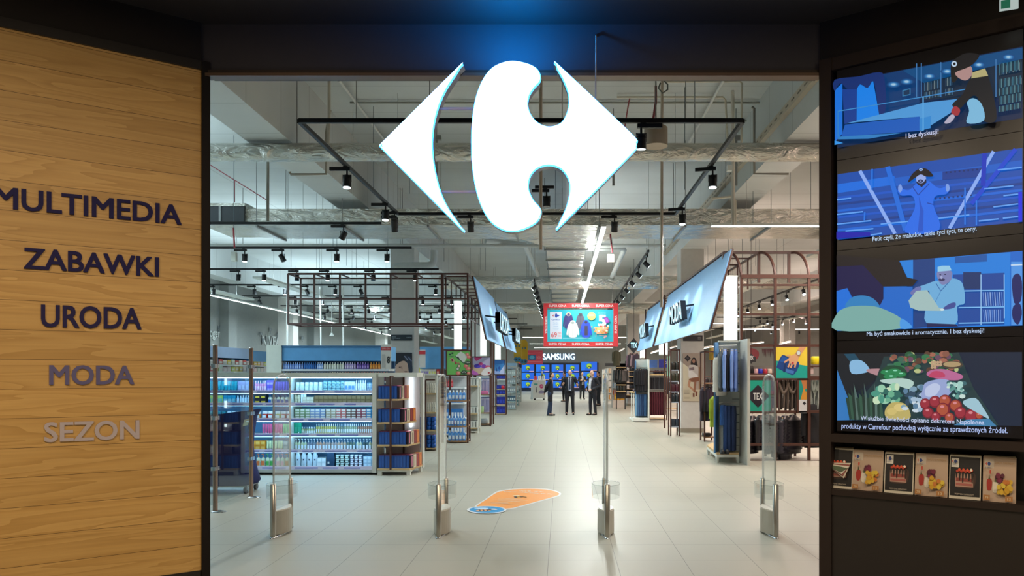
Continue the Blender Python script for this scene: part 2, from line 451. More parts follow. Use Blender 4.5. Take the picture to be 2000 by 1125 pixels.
# ---- entrance: splayed timber wall, dark soffit, header, splayed screen wall
D = 1.412; LN = math.sqrt(1 + D * D)
PL = Vector((-2.868, 5.9, 0)); dl = Vector((-D, -1, 0)) / LN; nl = Vector((1, -D, 0)) / LN
PR = Vector((2.05, 5.9, 0)); dr = Vector((D, -1, 0)) / LN; nr = Vector((-1, -D, 0)) / LN
def onL(px, py, k=0):
    kk = (px - CX) / F; t = (5.9 * kk - PL.x) / (D - kk); Y = 5.9 + t
    return Vector(((px - CX) / F * Y, Y, ZZ(py, Y))) + nl * (.0006 * k)
def onR(px, py, k=0, dep=0.0):
    kk = (px - CX) / F; q = PR + nr * dep
    t = (q.x - q.y * kk) / (kk + D); Y = q.y + t
    return Vector((kk * Y, Y, ZZ(py, Y))) + nr * (.0005 * k)
m = MB(); m.obx(PL - nl * .06 + Vector((0, 0, .09)), dl * 4.2, nl * .06, (0, 0, 3.97), WOOD)
struct('wall_entrance_timber', m)
m = MB(); m.obx(PL - nl * .08 - dl * .002, dl * 4.2, nl * .085, (0, 0, .09), DARKF)
struct('baseboard_left', m)
m = MB(); m.obx(PL - nl * .08 + Vector((0, 0, 4.06)), dl * 4.2, nl * .10, (0, 0, .07), DARKF)
struct('trim_1', m)
m = MB(); m.obx(PL - nl * .10 - dl * .0, -dl * .06, nl * .13, (0, 0, 4.13), mt('#171211', .6, 0, 0, .05, .2)).bx(-3.1, 5.97, 0, -2.945, 6.1, 4.13, mt('#171211', .6, 0, 0, .05, .2))
struct('trim_2', m)
struct('trim_3', MB().bx(-2.83, 5.88, 4.012, 2.06, 5.98, 4.035, mt('#6f5b4e', .35, .5)).bx(-2.83, 5.9, 4.035, 2.06, 6.05, 4.065, mt('#4a403a', .35, .5)).bx(-2.83, 6.041, 4.065, 2.06, 6.05, 6.4, DARKF))
struct('soffit', MB().bx(-7, -3, 4.44, 7, 6.05, 4.6, GLOSSD))
struct('wall_bulkhead', MB().bx(-3.1, 5.93, 4.066, 2.4, 6.04, 4.44, mt('#45434b', .4, 0, 0, .05, .3)))
m = MB(); m.obx(PL - nl * .08 + Vector((0, 0, 4.13)), dl * 4.2, nl * .08, (0, 0, .31), mt('#1c1614', .5, 0, 0, .05, .3)); struct('wall_over_timber', m)
m = MB(); m.obx(PR - nr * .08 + Vector((0, 0, 4.13)), dr * 4.2, nr * .08, (0, 0, .31), mt('#1c1614', .5, 0, 0, .05, .3)); struct('wall_over_screens', m)
# shop front returns behind the jambs (keep the mall dark)
struct('wall_front_left', MB().bx(-14.6, 6.0, 0, -3.0, 6.08, 6.4, GREYW))
struct('wall_front_right', MB().bx(2.2, 6.0, 0, 17, 6.08, 6.4, GREYW))
# splayed screen wall on the other side: a dark cabinet with a recess for the screens and a leaflet shelf
Z = Vector((0, 0, 1))
m = MB()
m.obx(PR - dr * .0 - nr * .30, dr * .092, nr * .33, (0, 0, 4.13), BROWNP)                 # jamb
m.obx(PR + dr * .092 - nr * .30, dr * 3.0, nr * .10, (0, 0, 4.13), mt('#0c0b0c', .4))      # back of the recesses
m.obx(PR + dr * .092 + Z * 4.035 - nr * .2, dr * 3.0, nr * .22, (0, 0, .095), BROWNP)      # head
m.obx(PR + dr * .092 + Z * 1.115 - nr * .2, dr * 3.0, nr * .23, (0, 0, .065), BROWNP)      # ledge under the screens
m.obx(PR + dr * .092 - nr * .2, dr * 3.0, nr * .20, (0, 0, .70), mt('#211a18', .45))       # lower cabinet
m.obx(PR + dr * .092 + Z * .70 - nr * .2, dr * 3.0, nr * .22, (0, 0, .045), BROWNP)        # leaflet shelf
m.bx(2.115, 5.95, 0, 2.25, 6.1, 4.13, BROWNP)
struct('wall_entrance_screens', m)

# ================================================================ timber wall words
NAVY = mt('#15102a', .5)
def wall_word(word, x0, y0, x1, y1, h0, colr, lab):
    # baseline from (x0,y0) to (x1,y1) px, cap height h0 px at the far end
    o = onL(x0, y0, 2); e = onL(x1, y1, 2); t = onL(x1, y1 - h0, 2)
    m = MB().text(word, o, e - o, Vector((0, 0, (t - e).length)), mt(colr, .6, 0, 0, .05, .25), .022, .012, nl)
    solo('wall_word', m, lab, 'lettering')
wall_word('MULTIMEDIA', -13, 406, 354, 440, 38, '#17114a', 'dark navy raised word MULTIMEDIA, topmost on the timber wall')
wall_word('ZABAWKI', 46, 525, 310, 541, 38, '#17114a', 'dark navy raised word ZABAWKI on the timber wall')
wall_word('URODA', 80, 639, 276, 644, 42, '#221c4c', 'dark raised word URODA in the middle of the timber wall')
wall_word('MODA', 96, 752, 262, 751, 37, '#625e86', 'grey violet raised word MODA on the timber wall')
wall_word('SEZON', 86, 864, 272, 857, 37, '#b8acb0', 'pale grey raised word SEZON, lowest on the timber wall')

# ================================================================ video wall
def screen(j, lab, cat='screen'):
    zt = 4.03 - .708 * j
    o = PR + dr * .128 - nr * .06
    e = emp('display_screen', lab, cat, (o + dr * .62).to_tuple()[:2] + (zt - .704,))
    part('panel', MB().obx(o + Z * (zt - .704), dr * 1.245, nr * .05, (0, 0, .704), mt('#15131a', .3)), e)
    return e
def scr_pic(e, ox, oy, scl):
    mb = MB(); mb._e = e
    return mb, Pic(mb, lambda x, y, k: onR(x, y, k, -.0095), ox, oy, scl, .85)
# -- top screen: library with a man in a bicorne hat over a table
e = screen(0, 'topmost wall screen, man in a cocked hat leaning over a long table')
mb, p = scr_pic(e, 1620, 60, 4.892)
p.poly([(78, 495), (1845, 150), (1845, 835), (1610, 870), (700, 1010), (78, 1120)], '#04244c')
p.poly([(500, 420), (860, 345), (860, 720), (500, 800)], '#083c74')
p.poly([(700, 380), (1845, 160), (1845, 270), (900, 500)], '#0a4f86')
p.poly([(900, 500), (1845, 270), (1845, 640), (900, 660)], '#0a2740')
for k in range(60):
    x = 905 + k * 15.7; f = (x - 905) / 940
    if 1185 < x < 1620 or 1075 < x < 1100: continue
    for j, (t0, b0) in enumerate(((500, 580), (590, 655))):
        sh = -f * 190 + (f * 60 if j else 0)
        p.poly([(x, t0 + sh), (x + 9, t0 + sh), (x + 9, b0 + sh), (x, b0 + sh)], ('#3f6a8c', '#2a4a5c', '#6c7f86', '#1c3a55')[(k * 7 + j) % 4])
for r_, (ya, yb, n) in enumerate(((330, 420, 12), (480, 560, 12), (570, 640, 12), (650, 730, 12), (745, 800, 12))):
    for k in range(n):
        x = 1625 + k * 18
        p.rect(x, ya - k * 3, x + 12, yb - k * 3, ('#2f6a80', '#1d4658', '#4d7d8a', '#153648')[(k * 5 + r_) % 4])
for x in (848, 893, 1078, 1600): p.line([(x, 340 - (x - 848) * .05), (x, 660)], 10, '#3f7cb8')
for x, y in ((630, 540), (755, 515), (970, 465), (1140, 420), (1440, 360), (1720, 290)):
    [p.oval(x, y, 64 - 11 * q, 30 - 5 * q, ('#0c4a84', '#185c9c', '#2c78b8', '#5c9cd0', '#a4cce8')[q]) for q in range(5)]
p.poly([(718, 600), (795, 580), (795, 645), (718, 660)], '#2f7cb0'); p.poly([(728, 607), (786, 592), (786, 637), (728, 650)], '#0c355a')
p.poly([(78, 600), (150, 530), (150, 1010), (78, 1090)], '#0876e6'); p.poly([(290, 545), (440, 500), (500, 840), (285, 890)], '#0a86f2')
p.blob([(78, 500), (300, 470), (500, 430), (550, 500), (560, 780), (500, 830), (450, 520), (390, 580), (320, 545), (280, 590), (200, 590), (130, 530), (78, 610)], '#0a2f74', 3)
p.poly([(150, 590), (290, 590), (285, 890), (170, 920)], '#0b3f96')
p.poly([(180, 915), (920, 720), (1290, 680), (1200, 800), (900, 990), (880, 850), (300, 900)], '#4e9fe2')
p.poly([(175, 925), (880, 850), (880, 985), (140, 1040)], '#0a5fc4'); p.poly([(880, 870), (990, 845), (985, 960), (880, 985)], '#2f8fdc')
p.line([(105, 800), (920, 665), (1340, 590)], 9, '#3d90d4'); p.line([(915, 660), (915, 985)], 12, '#5fb0ee'); p.line([(110, 800), (110, 1040)], 9, '#2f86d0')
p.poly([(110, 1040), (720, 1005), (400, 1060), (110, 1065)], '#2a83cc'); p.poly([(78, 1075), (160, 1100), (78, 1118)], '#2f9cf4')
p.blob([(1360, 500), (1480, 460), (1540, 500), (1610, 870), (1480, 890), (1440, 700), (1380, 660), (1260, 780), (1190, 740), (1290, 640)], '#0a1420', 4)
p.blob([(1330, 720), (1390, 680), (1470, 740), (1490, 890), (1330, 915), (1350, 800)], '#7fc0e6', 4)
p.blob([(1215, 755), (1265, 790), (1240, 845), (1180, 815)], '#a8303c', 4); p.blob([(1180, 835), (1215, 855), (1170, 912), (1115, 912)], '#b9b4cc', 4)
p.blob([(1215, 440), (1290, 400), (1365, 380), (1380, 450), (1340, 505), (1290, 510), (1225, 470)], '#b58f8c', 4)
p.poly([(1380, 440), (1500, 400), (1530, 470), (1370, 495)], '#b9b07c')
p.blob([(1180, 360), (1250, 290), (1330, 255), (1430, 265), (1440, 300), (1360, 380), (1220, 440), (1245, 490), (1190, 530)], '#14161c', 4)
p.oval(1210, 358, 26, 27, '#c4dcf4'); p.oval(1212, 358, 12, 14, '#14161c')
p.text('I bez dyskusji!', 752, 1075, 1062, 1030, 752, 1015, '#d4dcff', .01)
part('picture', mb, e)
# -- second screen
e = screen(1, 'second wall screen from the top, man in a long blue coat with raised hands')
mb, p = scr_pic(e, 1620, 270, 4.892)
p.poly([(78, 345), (1843, 92), (1843, 800), (78, 970)], '#0a50b4')
p.poly([(78, 440), (620, 360), (640, 440), (78, 525)], '#0b72ea'); p.poly([(620, 380), (1840, 210), (1840, 290), (620, 460)], '#0a62d0')
for k in range(6):
    y = 560 + k * 62
    p.poly([(78, y), (1843, y - 200), (1843, y - 176), (78, y + 22)], ('#0c5ad0', '#083f94', '#0d6ae0')[k % 3])
p.poly([(1080, 320), (1460, 280), (1460, 370), (1080, 400)], '#0a3f9a')
for k in range(9): p.rect(1110 + k * 42, 322 - k * 4, 1126 + k * 42, 338 - k * 4, '#062a6c')
for k in range(9): p.rect(1010 + k * 42, 572 - k * 4, 1026 + k * 42, 588 - k * 4, '#062a6c')
for a, b, wd in (((295, 315), (630, 915), 34), ((1570, 130), (1150, 865), 34)): p.line([a, b], wd, '#8fb4ff')
p.line([(560, 275), (730, 880)], 46, '#0b70e6'); p.line([(1780, 110), (1360, 630)], 40, '#0646d8'); p.line([(1485, 150), (1470, 460)], 44, '#0534c4')
for a, b in (((78, 592), (212, 576)), ((78, 732), (325, 705)), ((78, 825), (405, 790)), ((160, 890), (425, 868)), ((495, 825), (760, 798)), ((1040, 770), (1340, 736)), ((1430, 795), (1620, 775)), ((1570, 662), (1805, 632)), ((1665, 555), (1805, 538)), ((1480, 490), (1760, 460)), ((1610, 310), (1840, 285)), ((400, 930), (505, 912)), ((1660, 770), (1805, 752))):
    p.line([a, b], 13, '#62a8ff')
for a, b in (((1408, 600), (1408, 838)), ((345, 710), (340, 790)), ((415, 300), (412, 500)), ((1300, 480), (1300, 830))): p.line([a, b], 14, '#1a7cf0')
p.rect(1808, 520, 1843, 800, '#0a28f0')
p.blob([(690, 455), (710, 490), (770, 500), (850, 430), (950, 415), (1040, 480), (1110, 470), (1130, 440), (1155, 490), (1120, 540), (1020, 560), (1000, 650), (1055, 880), (730, 905), (820, 680), (800, 560), (700, 555), (660, 510)], '#1a70f4', 4)
p.poly([(860, 560), (870, 700), (850, 900), (900, 895), (905, 700)], '#0f56d0'); p.line([(800, 470), (855, 550), (960, 440)], 8, '#0a3ca6'); p.line([(940, 625), (1005, 640)], 8, '#0a3ca6')
p.blob([(668, 460), (690, 450), (705, 490), (685, 525), (665, 505)], '#7fa4f0', 3); p.blob([(1120, 450), (1145, 450), (1155, 495), (1130, 520), (1118, 490)], '#7fa4f0', 3)
p.oval(882, 395, 48, 52, '#9cb4f4'); p.oval(880, 420, 26, 18, '#1c2f66'); p.oval(880, 417, 11, 6, '#9cb4f4'); p.poly([(835, 425), (930, 400), (935, 430), (890, 475), (850, 450)], '#10183c'); p.oval(880, 395, 42, 44, '#9cb4f4'); p.oval(878, 418, 26, 17, '#1c2f66'); p.oval(878, 418, 10, 5, '#8896d0')
p.blob([(758, 432), (800, 350), (870, 300), (940, 305), (1000, 370), (930, 375), (880, 355), (830, 385)], '#07091c', 4)
p.oval(882, 310, 18, 13, '#9fc4ff'); p.oval(884, 312, 8, 7, '#07091c')
p.poly([(78, 900), (400, 905), (400, 940), (78, 968)], '#0614b4')
p.text('Petit czyli, że malutkie, takie tyci tyci, te ceny.', 420, 1005, 1412, 905, 420, 945, '#c4e0ff', .01)
part('picture', mb, e)
# -- third screen
e = screen(2, 'third wall screen from the top, cook in a white cap holding a paper sheet')
mb, p = scr_pic(e, 1620, 470, 5.263)
p.poly([(80, 265), (1984, 105), (1984, 872), (80, 930)], '#0a6cd4')
p.poly([(720, 207), (1084, 182), (1084, 880), (860, 900), (860, 690)], '#0a3f86'); p.poly([(720, 207), (860, 197), (860, 400), (800, 380)], '#1a86e6')
p.poly([(1084, 182), (1860, 118), (1860, 875), (1084, 890)], '#1184e8'); p.poly([(1290, 170), (1620, 140), (1620, 215), (1290, 235)], '#0b5aae')
p.poly([(1270, 350), (1800, 330), (1800, 860), (1320, 880)], '#0a4ba4'); p.rect(1375, 325, 1560, 500, '#0a336e'); p.rect(1565, 340, 1795, 520, '#0d48a0')
for k in range(9):
    p.line([(1580 + k * 24, 530), (1590 + k * 24, 670)], 9, '#9ab8ec' if k % 2 else '#5f8fe0'); p.line([(1585 + k * 22, 710), (1600 + k * 20, 840)], 9, '#8aacec' if k % 2 else '#4f84da')
for y in (520, 690, 850): p.line([(1330, y), (1800, y - 8)], 12, '#7fc4ff')
p.line([(1560, 350), (1560, 870)], 9, '#9fd0ff'); p.line([(1798, 350), (1800, 800)], 9, '#9fd0ff')
p.rect(1870, 220, 1984, 872, '#4f9cf0'); p.blob([(1880, 400), (1940, 340), (1980, 420), (1970, 620), (1900, 640)], '#0a1c66', 3); p.blob([(1890, 680), (1960, 650), (1980, 760), (1940, 865), (1885, 800)], '#0a1c66', 3); p.line([(1868, 255), (1984, 250)], 14, '#cfe8ff')
p.poly([(80, 265), (350, 250), (560, 400), (560, 640), (480, 690), (250, 600), (190, 490), (80, 520)], '#060a4a')
p.poly([(80, 270), (80, 150), (720, 207), (800, 380), (912, 405), (860, 470), (560, 475), (350, 255)], '#15121c')
p.poly([(80, 520), (190, 490), (235, 590), (150, 720), (80, 740)], '#0a74e4')
p.poly([(575, 475), (860, 475), (860, 900), (750, 830), (520, 680), (560, 600)], '#0c6cd2')
p.blob([(170, 690), (230, 590), (350, 565), (460, 600), (520, 690), (350, 680)], '#2a86c8', 4)
p.blob([(80, 760), (180, 690), (340, 670), (520, 690), (740, 800), (745, 905), (80, 925)], '#7fb4ae', 4); p.blob([(745, 800), (860, 890), (740, 905)], '#4aa0f0', 3)
p.blob([(870, 500), (1000, 450), (1110, 415), (1180, 440), (1260, 390), (1370, 440), (1395, 640), (1320, 680), (1300, 860), (1000, 845), (1010, 640), (1030, 520), (900, 530)], '#6fb4e6', 4)
p.line([(1100, 440), (1150, 520), (1240, 420)], 8, '#2f6cae'); p.line([(1150, 520), (1060, 700)], 6, '#4a8cc8')
p.blob([(1170, 700), (1240, 650), (1300, 640), (1290, 690), (1200, 710)], '#3f4f9c', 3)
p.blob([(835, 540), (900, 480), (950, 480), (940, 520), (880, 565)], '#6f78b8', 3)
p.blob([(1120, 320), (1255, 315), (1262, 390), (1220, 440), (1160, 455), (1120, 400)], '#7f86bc', 4); p.oval(1160, 405, 35, 14, '#2c2c5c'); p.oval(1145, 355, 10, 5, '#242850'); p.oval(1195, 352, 10, 5, '#242850'); p.oval(1157, 382, 12, 16, '#a9b0dc')
p.poly([(1118, 275), (1160, 262), (1240, 262), (1262, 310), (1118, 325)], '#9cd4f2')
p.poly([(820, 620), (900, 520), (1010, 512), (1130, 690), (1185, 712), (1160, 725), (920, 722), (840, 690)], '#a9c8c8'); p.oval(1165, 712, 22, 12, '#d8ecf0')
p.poly([(1010, 850), (1310, 862), (1330, 885), (1010, 895)], '#0a1a56')
p.text('Ma być smakowicie i aromatycznie. I bez dyskusji!', 393, 995, 1595, 962, 393, 935, '#c4dcff', .01)
part('picture', mb, e)
# -- lowest screen: table of vegetables
e = screen(3, 'lowest wall screen, table heaped with vegetables and red onions')
mb, p = scr_pic(e, 1620, 670, 5.263)
p.poly([(80, 108), (1980, 92), (1980, 855), (80, 795)], '#041a30'); p.poly([(1330, 95), (1978, 92), (1978, 853), (1740, 848), (1480, 460)], '#04203c')
p.poly([(80, 108), (620, 102), (560, 300), (420, 420), (190, 560), (80, 280)], '#061826')
p.poly([(80, 275), (190, 560), (260, 790), (80, 795)], '#2f7cc4')
p.poly([(150, 112), (260, 108), (330, 200), (230, 215)], '#0f4a64'); p.blob([(215, 190), (330, 180), (410, 260), (390, 300), (230, 315)], '#8cc0e8', 3)
p.blob([(390, 270), (540, 265), (545, 300), (510, 335), (400, 300)], '#b88c94', 3)
p.poly([(560, 140), (1330, 95), (1480, 460), (1740, 848), (540, 790), (200, 700), (470, 400)], '#1c3a40')
R = random.Random(3)
cols = ['#1f5c3c', '#2f7a52', '#8c5a4c', '#a86a58', '#5c3f34', '#3c6c5c', '#bfc88c', '#6c4c64']
for k in range(70):
    x = R.uniform(620, 1330); y = R.uniform(110, 300); p.oval(x, y, R.uniform(20, 48), R.uniform(16, 36), cols[k % 8], 9)
for k in range(14):
    x = 220 + k * 24; p.poly([(x, 790), (x - 40 + k * 3, 560 - (k % 4) * 50), (x + 14, 560), (x + 40, 780)], ('#1b3f36', '#2f5848', '#12302c', '#54706a')[k % 4])
p.blob([(520, 330), (600, 240), (740, 240), (810, 300), (760, 380), (600, 400)], '#0f4a34', 4)
for x, y, a in ((600, 300, 60), (680, 290, 70), (740, 320, 60), (640, 345, 70)): p.oval(x, y, a, 26, '#1f8a54'); p.oval(x + 10, y - 8, 22, 8, '#8fe0c0')
p.blob([(540, 380), (760, 360), (880, 400), (830, 470), (700, 430), (580, 410)], '#b9d8d0', 3)
for k in range(26):
    p.oval(R.uniform(470, 740), R.uniform(420, 620), R.uniform(24, 50), R.uniform(20, 44), ('#4a9c88', '#9cd4b4', '#6cb494', '#cfe8c4', '#2a6c64')[k % 5], 9)
p.blob([(590, 690), (660, 610), (790, 620), (850, 720), (820, 780), (620, 770)], '#c4b46c', 4); p.oval(740, 660, 60, 40, '#e0cc84'); p.oval(660, 700, 50, 36, '#d8c478')
for k in range(22): p.oval(R.uniform(760, 980), R.uniform(420, 700), R.uniform(20, 46), R.uniform(16, 36), ('#5c84a4', '#a9c4dc', '#2a4a64', '#7fa4bc', '#d0e0ec')[k % 5], 9)
p.blob([(1020, 330), (1060, 280), (1200, 270), (1380, 330), (1340, 380), (1150, 370)], '#c06c9c', 4); p.blob([(1040, 350), (1090, 290), (1180, 300), (1200, 350)], '#c4446c', 3)
p.blob([(980, 470), (1020, 400), (1200, 370), (1300, 440), (1200, 560), (980, 570)], '#9cacdc', 4); p.blob([(1010, 460), (1100, 410), (1160, 450), (1100, 540), (1010, 540)], '#c4d0f0', 3)
for k in range(26): p.oval(R.uniform(1230, 1420), R.uniform(390, 560), R.uniform(14, 34), R.uniform(12, 28), ('#5c9c94', '#a9d8d0', '#3a6c74', '#cfe8e0')[k % 4], 8)
p.oval(1280, 225, 110, 40, '#4a4038'); p.oval(1280, 220, 90, 28, '#b49c74')
for k in range(10): p.oval(1080 + (k % 4) * 28, 200 + (k // 4) * 26, 16, 16, '#c4a484', 9)
for x, y, r_ in ((1010, 620, 55), (1110, 600, 62), (1210, 590, 64), (1190, 680, 72), (1320, 640, 64), (1040, 710, 58), (1370, 710, 62), (1120, 750, 50), (1260, 760, 52), (1480, 740, 70), (1560, 740, 40)):
    p.oval(x, y, r_, r_, '#7c1830'); p.oval(x - 4, y - 4, r_ * .8, r_ * .8, '#a02c40' if r_ % 4 else '#b4543c'); p.oval(x - 8, y - r_ * .45, r_ * .3, r_ * .2, '#e08c94')
p.blob([(1400, 590), (1520, 560), (1600, 660), (1660, 770), (1560, 720), (1420, 640)], '#a4ccdc', 3); p.poly([(1430, 780), (1660, 770), (1740, 848), (1300, 835)], '#3f84b4')
p.text('W służbie świeżości opisane dekretem Napoleona', 360, 797, 1612, 845, 360, 738, '#d0dcff', .01)
p.text('produkty w Carrefour pochodzą wyłącznie ze sprawdzonych źródeł.', 165, 885, 1845, 935, 165, 812, '#b8ccff', .01)
part('picture', mb, e)

# ================================================================ leaflet stacks on the shelf
def leaflets(x0, x1, y0, y1, yb0, yb1, kind, lab):
    """cover corners in photo px on a plane a little in front of the recess back"""
    dep = -.03
    a, b = onR(x0, yb0, 0, dep), onR(x1, yb1, 0, dep); c = onR(x0, y0, 0, dep)
    a.z = .747; b.z = .747
    u = b - a; v = Vector((0, 0, c.z - a.z)) - nr * .05
    e = emp('leaflet_stack', lab, 'leaflets', (a + b) / 2, 0, 'leaflet stacks on the shelf under the screens')
    pg = MB(); R = random.Random(x0)
    for k in range(6):
        s = R.uniform(-.012, .012)
        pg.obx(a + u * (.02 + s) - nr * (.008 + k * .007) + Z * 0, u * .96, v * R.uniform(.96, 1.03), -nr * .006, mt(('#cfc8b4', '#b9a68c', '#c8c0b0')[k % 3], .6))
    part('pages', pg, e)
    mb = MB(); mb.obx(a - nr * .004, u, v, -nr * .003, mt('#d6cfbe', .5))
    fn = lambda x, y, k: a + u * x + v * (1 - y) + nr * (.0008 * k - .002)
    p = Pic(mb, fn, 0, 0, 1.0)
    if kind:
        p.rect(.03, .04, .97, .93, '#0e0c10'); p.rect(.06, .07, .30, .28, '#d8d4cc')
        p.blob([(.2, .42), (.5, .35), (.75, .38), (.85, .48), (.78, .72), (.5, .76), (.22, .72)], '#3a2620', 4)
        p.rect(.2, .42, .76, .72, '#b48c7c'); p.rect(.22, .52, .74, .6, '#8c3c34'); p.rect(.22, .64, .74, .69, '#a45c54')
        for k in range(6): p.poly([(.2 + k * .1, .4), (.27 + k * .1, .4), (.25 + k * .1, .52 + (k % 3) * .05), (.22 + k * .1, .52 + (k % 3) * .05)], '#1a0f0c')
        for k in range(8): p.oval(.26 + k * .065, .36 - (k % 2) * .03, .045, .035, ('#b4341c', '#d4502c')[k % 2], 8)
        p.oval(.7, .32, .04, .03, '#e8e0d0'); p.text('PRZEPYSZNE ZAPRASZAMY', .2, .9, .8, .9, .2, .865, '#b4a898')
    else:
        p.rect(0, 0, 1, 1, '#b8a08c'); p.rect(.05, .06, .33, .26, '#c8bcae'); p.text('ŚWIĘTO Z MISTRZAMI', .36, .17, .94, .17, .36, .10, '#a8824c')
        p.blob([(.12, .55), (.2, .48), (.28, .55), (.25, .74), (.14, .74)], '#a0241c', 4); p.poly([(.17, .5), (.19, .4), (.22, .5)], '#3c4c24')
        p.blob([(.3, .6), (.36, .55), (.46, .6), (.44, .78), (.31, .78)], '#d8d0c0', 4); p.poly([(.35, .56), (.38, .45), (.42, .56)], '#4c5c34')
        R = random.Random(x0 + 1)
        for k in range(16): p.oval(.5 + R.uniform(-.08, .12), .46 + R.uniform(-.07, .07), .06, .05, ('#6c1434', '#7c1c44', '#54102c')[k % 3], 8)
        for k in range(26): p.oval(.66 + R.uniform(-.16, .2), .62 + R.uniform(-.1, .16), .07, .055, ('#c8981c', '#d4b83c', '#c4742c', '#d0a830')[k % 4], 8)
        p.oval(.24, .33, .03, .05, '#b44434', 8); p.rect(.04, .84, .24, .95, '#a4703c'); p.rect(.7, .84, .92, .95, '#a4703c'); p.text('79', .09, .93, .19, .93, .09, .87, '#d8c8a8'); p.text('13', .76, .93, .86, .93, .76, .87, '#d8c8a8')
    lx, ly = (.07, .08) if kind else (.07, .09)
    p.poly([(lx + .02, ly + .06), (lx + .06, ly + .02), (lx + .055, ly + .1)], '#b4342c'); p.oval(lx + .13, ly + .06, .045, .045, '#1c3474', 10); p.poly([(lx + .12, ly + .03), (lx + .21, ly + .06), (lx + .12, ly + .09)], '#1c3474')
    p.text('Carrefour', lx + .02, ly + .155, lx + .2, ly + .155, lx + .02, ly + .125, '#3c5484')
    part('front_cover', mb, e)
    return e, a, u, v
e, a, u, v = leaflets(1610, 1664, 875, 878, 947, 950, 1, 'dark cake leaflets with a folded sheet stuck in, beside the jamb')
fs = MB()
for k in range(4):
    fs.add([a + u * (-.06) + v * (.62 - k * .01) + nr * (.01 + k * .004), a + u * (.95 - .02 * k) + v * (.66 - k * .04) + nr * (.02 + k * .004), a + u * (.75 - .04 * k) + v * (.28 + k * .05) + nr * (.045 + k * .004)], [(0, 1, 2)], mt(('#cfc8b8', '#8c4c44', '#d8d2c4', '#5c6c54')[k], .5))
part('folded_sheet', fs, e)
leaflets(1664, 1723, 879, 883, 953, 958, 0, 'pale vegetable leaflets, between the folded cake leaflets and the next cake stack')
leaflets(1726, 1783, 884, 887, 956, 961, 1, 'dark cake leaflets, middle one of the three dark stacks')
leaflets(1786, 1850, 886, 891, 963, 968, 0, 'pale vegetable leaflets, between two dark cake stacks without a folded sheet')
leaflets(1853, 1915, 889, 893, 968, 973, 1, 'dark cake leaflets beside the torn pale leaflets at the shelf end')
leaflets(1919, 1984, 892, 897, 973, 979, 0, 'pale vegetable leaflets with a torn cover at the shelf end')
# ================================================================ hanging logo sign
YS = 5.42
def sp(x, y): return (700 + x / 2.617, 50 + y / 2.617)
left_ctrl = [(510, 210, 1), (505, 216), (140, 578), (124, 600), (124, 622), (140, 645), (512, 1022), (519, 1026, 1), (440, 905), (395, 775), (373, 620), (385, 480), (430, 345), (500, 232)]
right_ctrl = [(775, 181), (700, 205), (650, 255), (612, 335), (590, 430), (580, 560), (583, 700), (602, 830), (635, 930), (680, 1000), (735, 1037), (790, 1047), (850, 1033), (908, 1000), (931, 952), (920, 925), (890, 890), (868, 840), (866, 800), (880, 757), (915, 722), (970, 707), (1025, 719), (1060, 750), (1082, 800), (1082, 860), (1063, 935), (1030, 1006), (1025, 1021, 1), (1040, 1012), (1385, 662), (1416, 622), (1416, 592), (1390, 548), (1030, 208), (1019, 201, 1), (1017, 212), (1050, 272), (1075, 340), (1079, 400), (1063, 460), (1033, 500), (980, 517), (928, 504), (885, 465), (863, 410), (869, 355), (895, 312), (924, 280), (926, 248), (903, 214), (848, 190)]
SIGNF = mt('#f6fcff', .4, 0, 2.2); SIGNB = mt((0.02, 0.30, 1.0), .4, 0, 9.0); SIGNS = mt('#77726c', .35, .6)
e = emp('logo_sign', 'large glowing white shop logo hanging in the entrance opening', 'sign', P(1000, 285, YS + .07))
for nm, ctrl, cxy in (('logo_arrow', left_ctrl, (300, 615)), ('logo_body', right_ctrl, (850, 615))):
    out = spline(ctrl, 6)
    pts = [P(*sp(x, y), YS) for x, y in out]
    m = MB(); m.prism(pts, (0, .012, 0), SIGNF)
    po = part(nm, m, e)
    cc = sum(pts, Vector()) / len(pts)
    m = MB(); n = len(pts)
    # thin glowing blue rim set just behind the face, then the metal return
    off = []
    for i in range(n):
        d = pts[(i + 1) % n] - pts[i - 1]; nn = Vector((d.z, 0, -d.x)); nn = nn.normalized() if nn.length > 1e-6 else Vector((0, 0, 0))
        off.append(nn)
    area = sum(pts[i].x * pts[(i + 1) % n].z - pts[(i + 1) % n].x * pts[i].z for i in range(n))
    s_ = 1 if area > 0 else -1
    rim = [pts[i] + off[i] * (.006 * s_) + Vector((0, .013, 0)) for i in range(n)]
    m.prism(rim, (0, .024, 0), SIGNB)
    part('rim', m, po, 'glowing blue rim')
    m = MB(); m.prism([q + Vector((0, .038, 0)) for q in pts], (0, .11, 0), SIGNS)
    part('return', m, po, 'grey metal side')
for y in (425, 850):
    part('tie_bar', MB().cyl(P(*sp(400, y), YS + .1), P(*sp(620, y), YS + .1), .011, mt('#a98d84', .4)), e)
part('hanging_cable', MB().cyl(P(1164, 70, 5.9), P(1163, 225, 5.50), .006, mt('#c9c4bd', .4), n=6).cyl(P(1164, 70, 5.9), P(1164, 70, 5.935), .012, mt('#3c3a3c', .4), n=8), e)

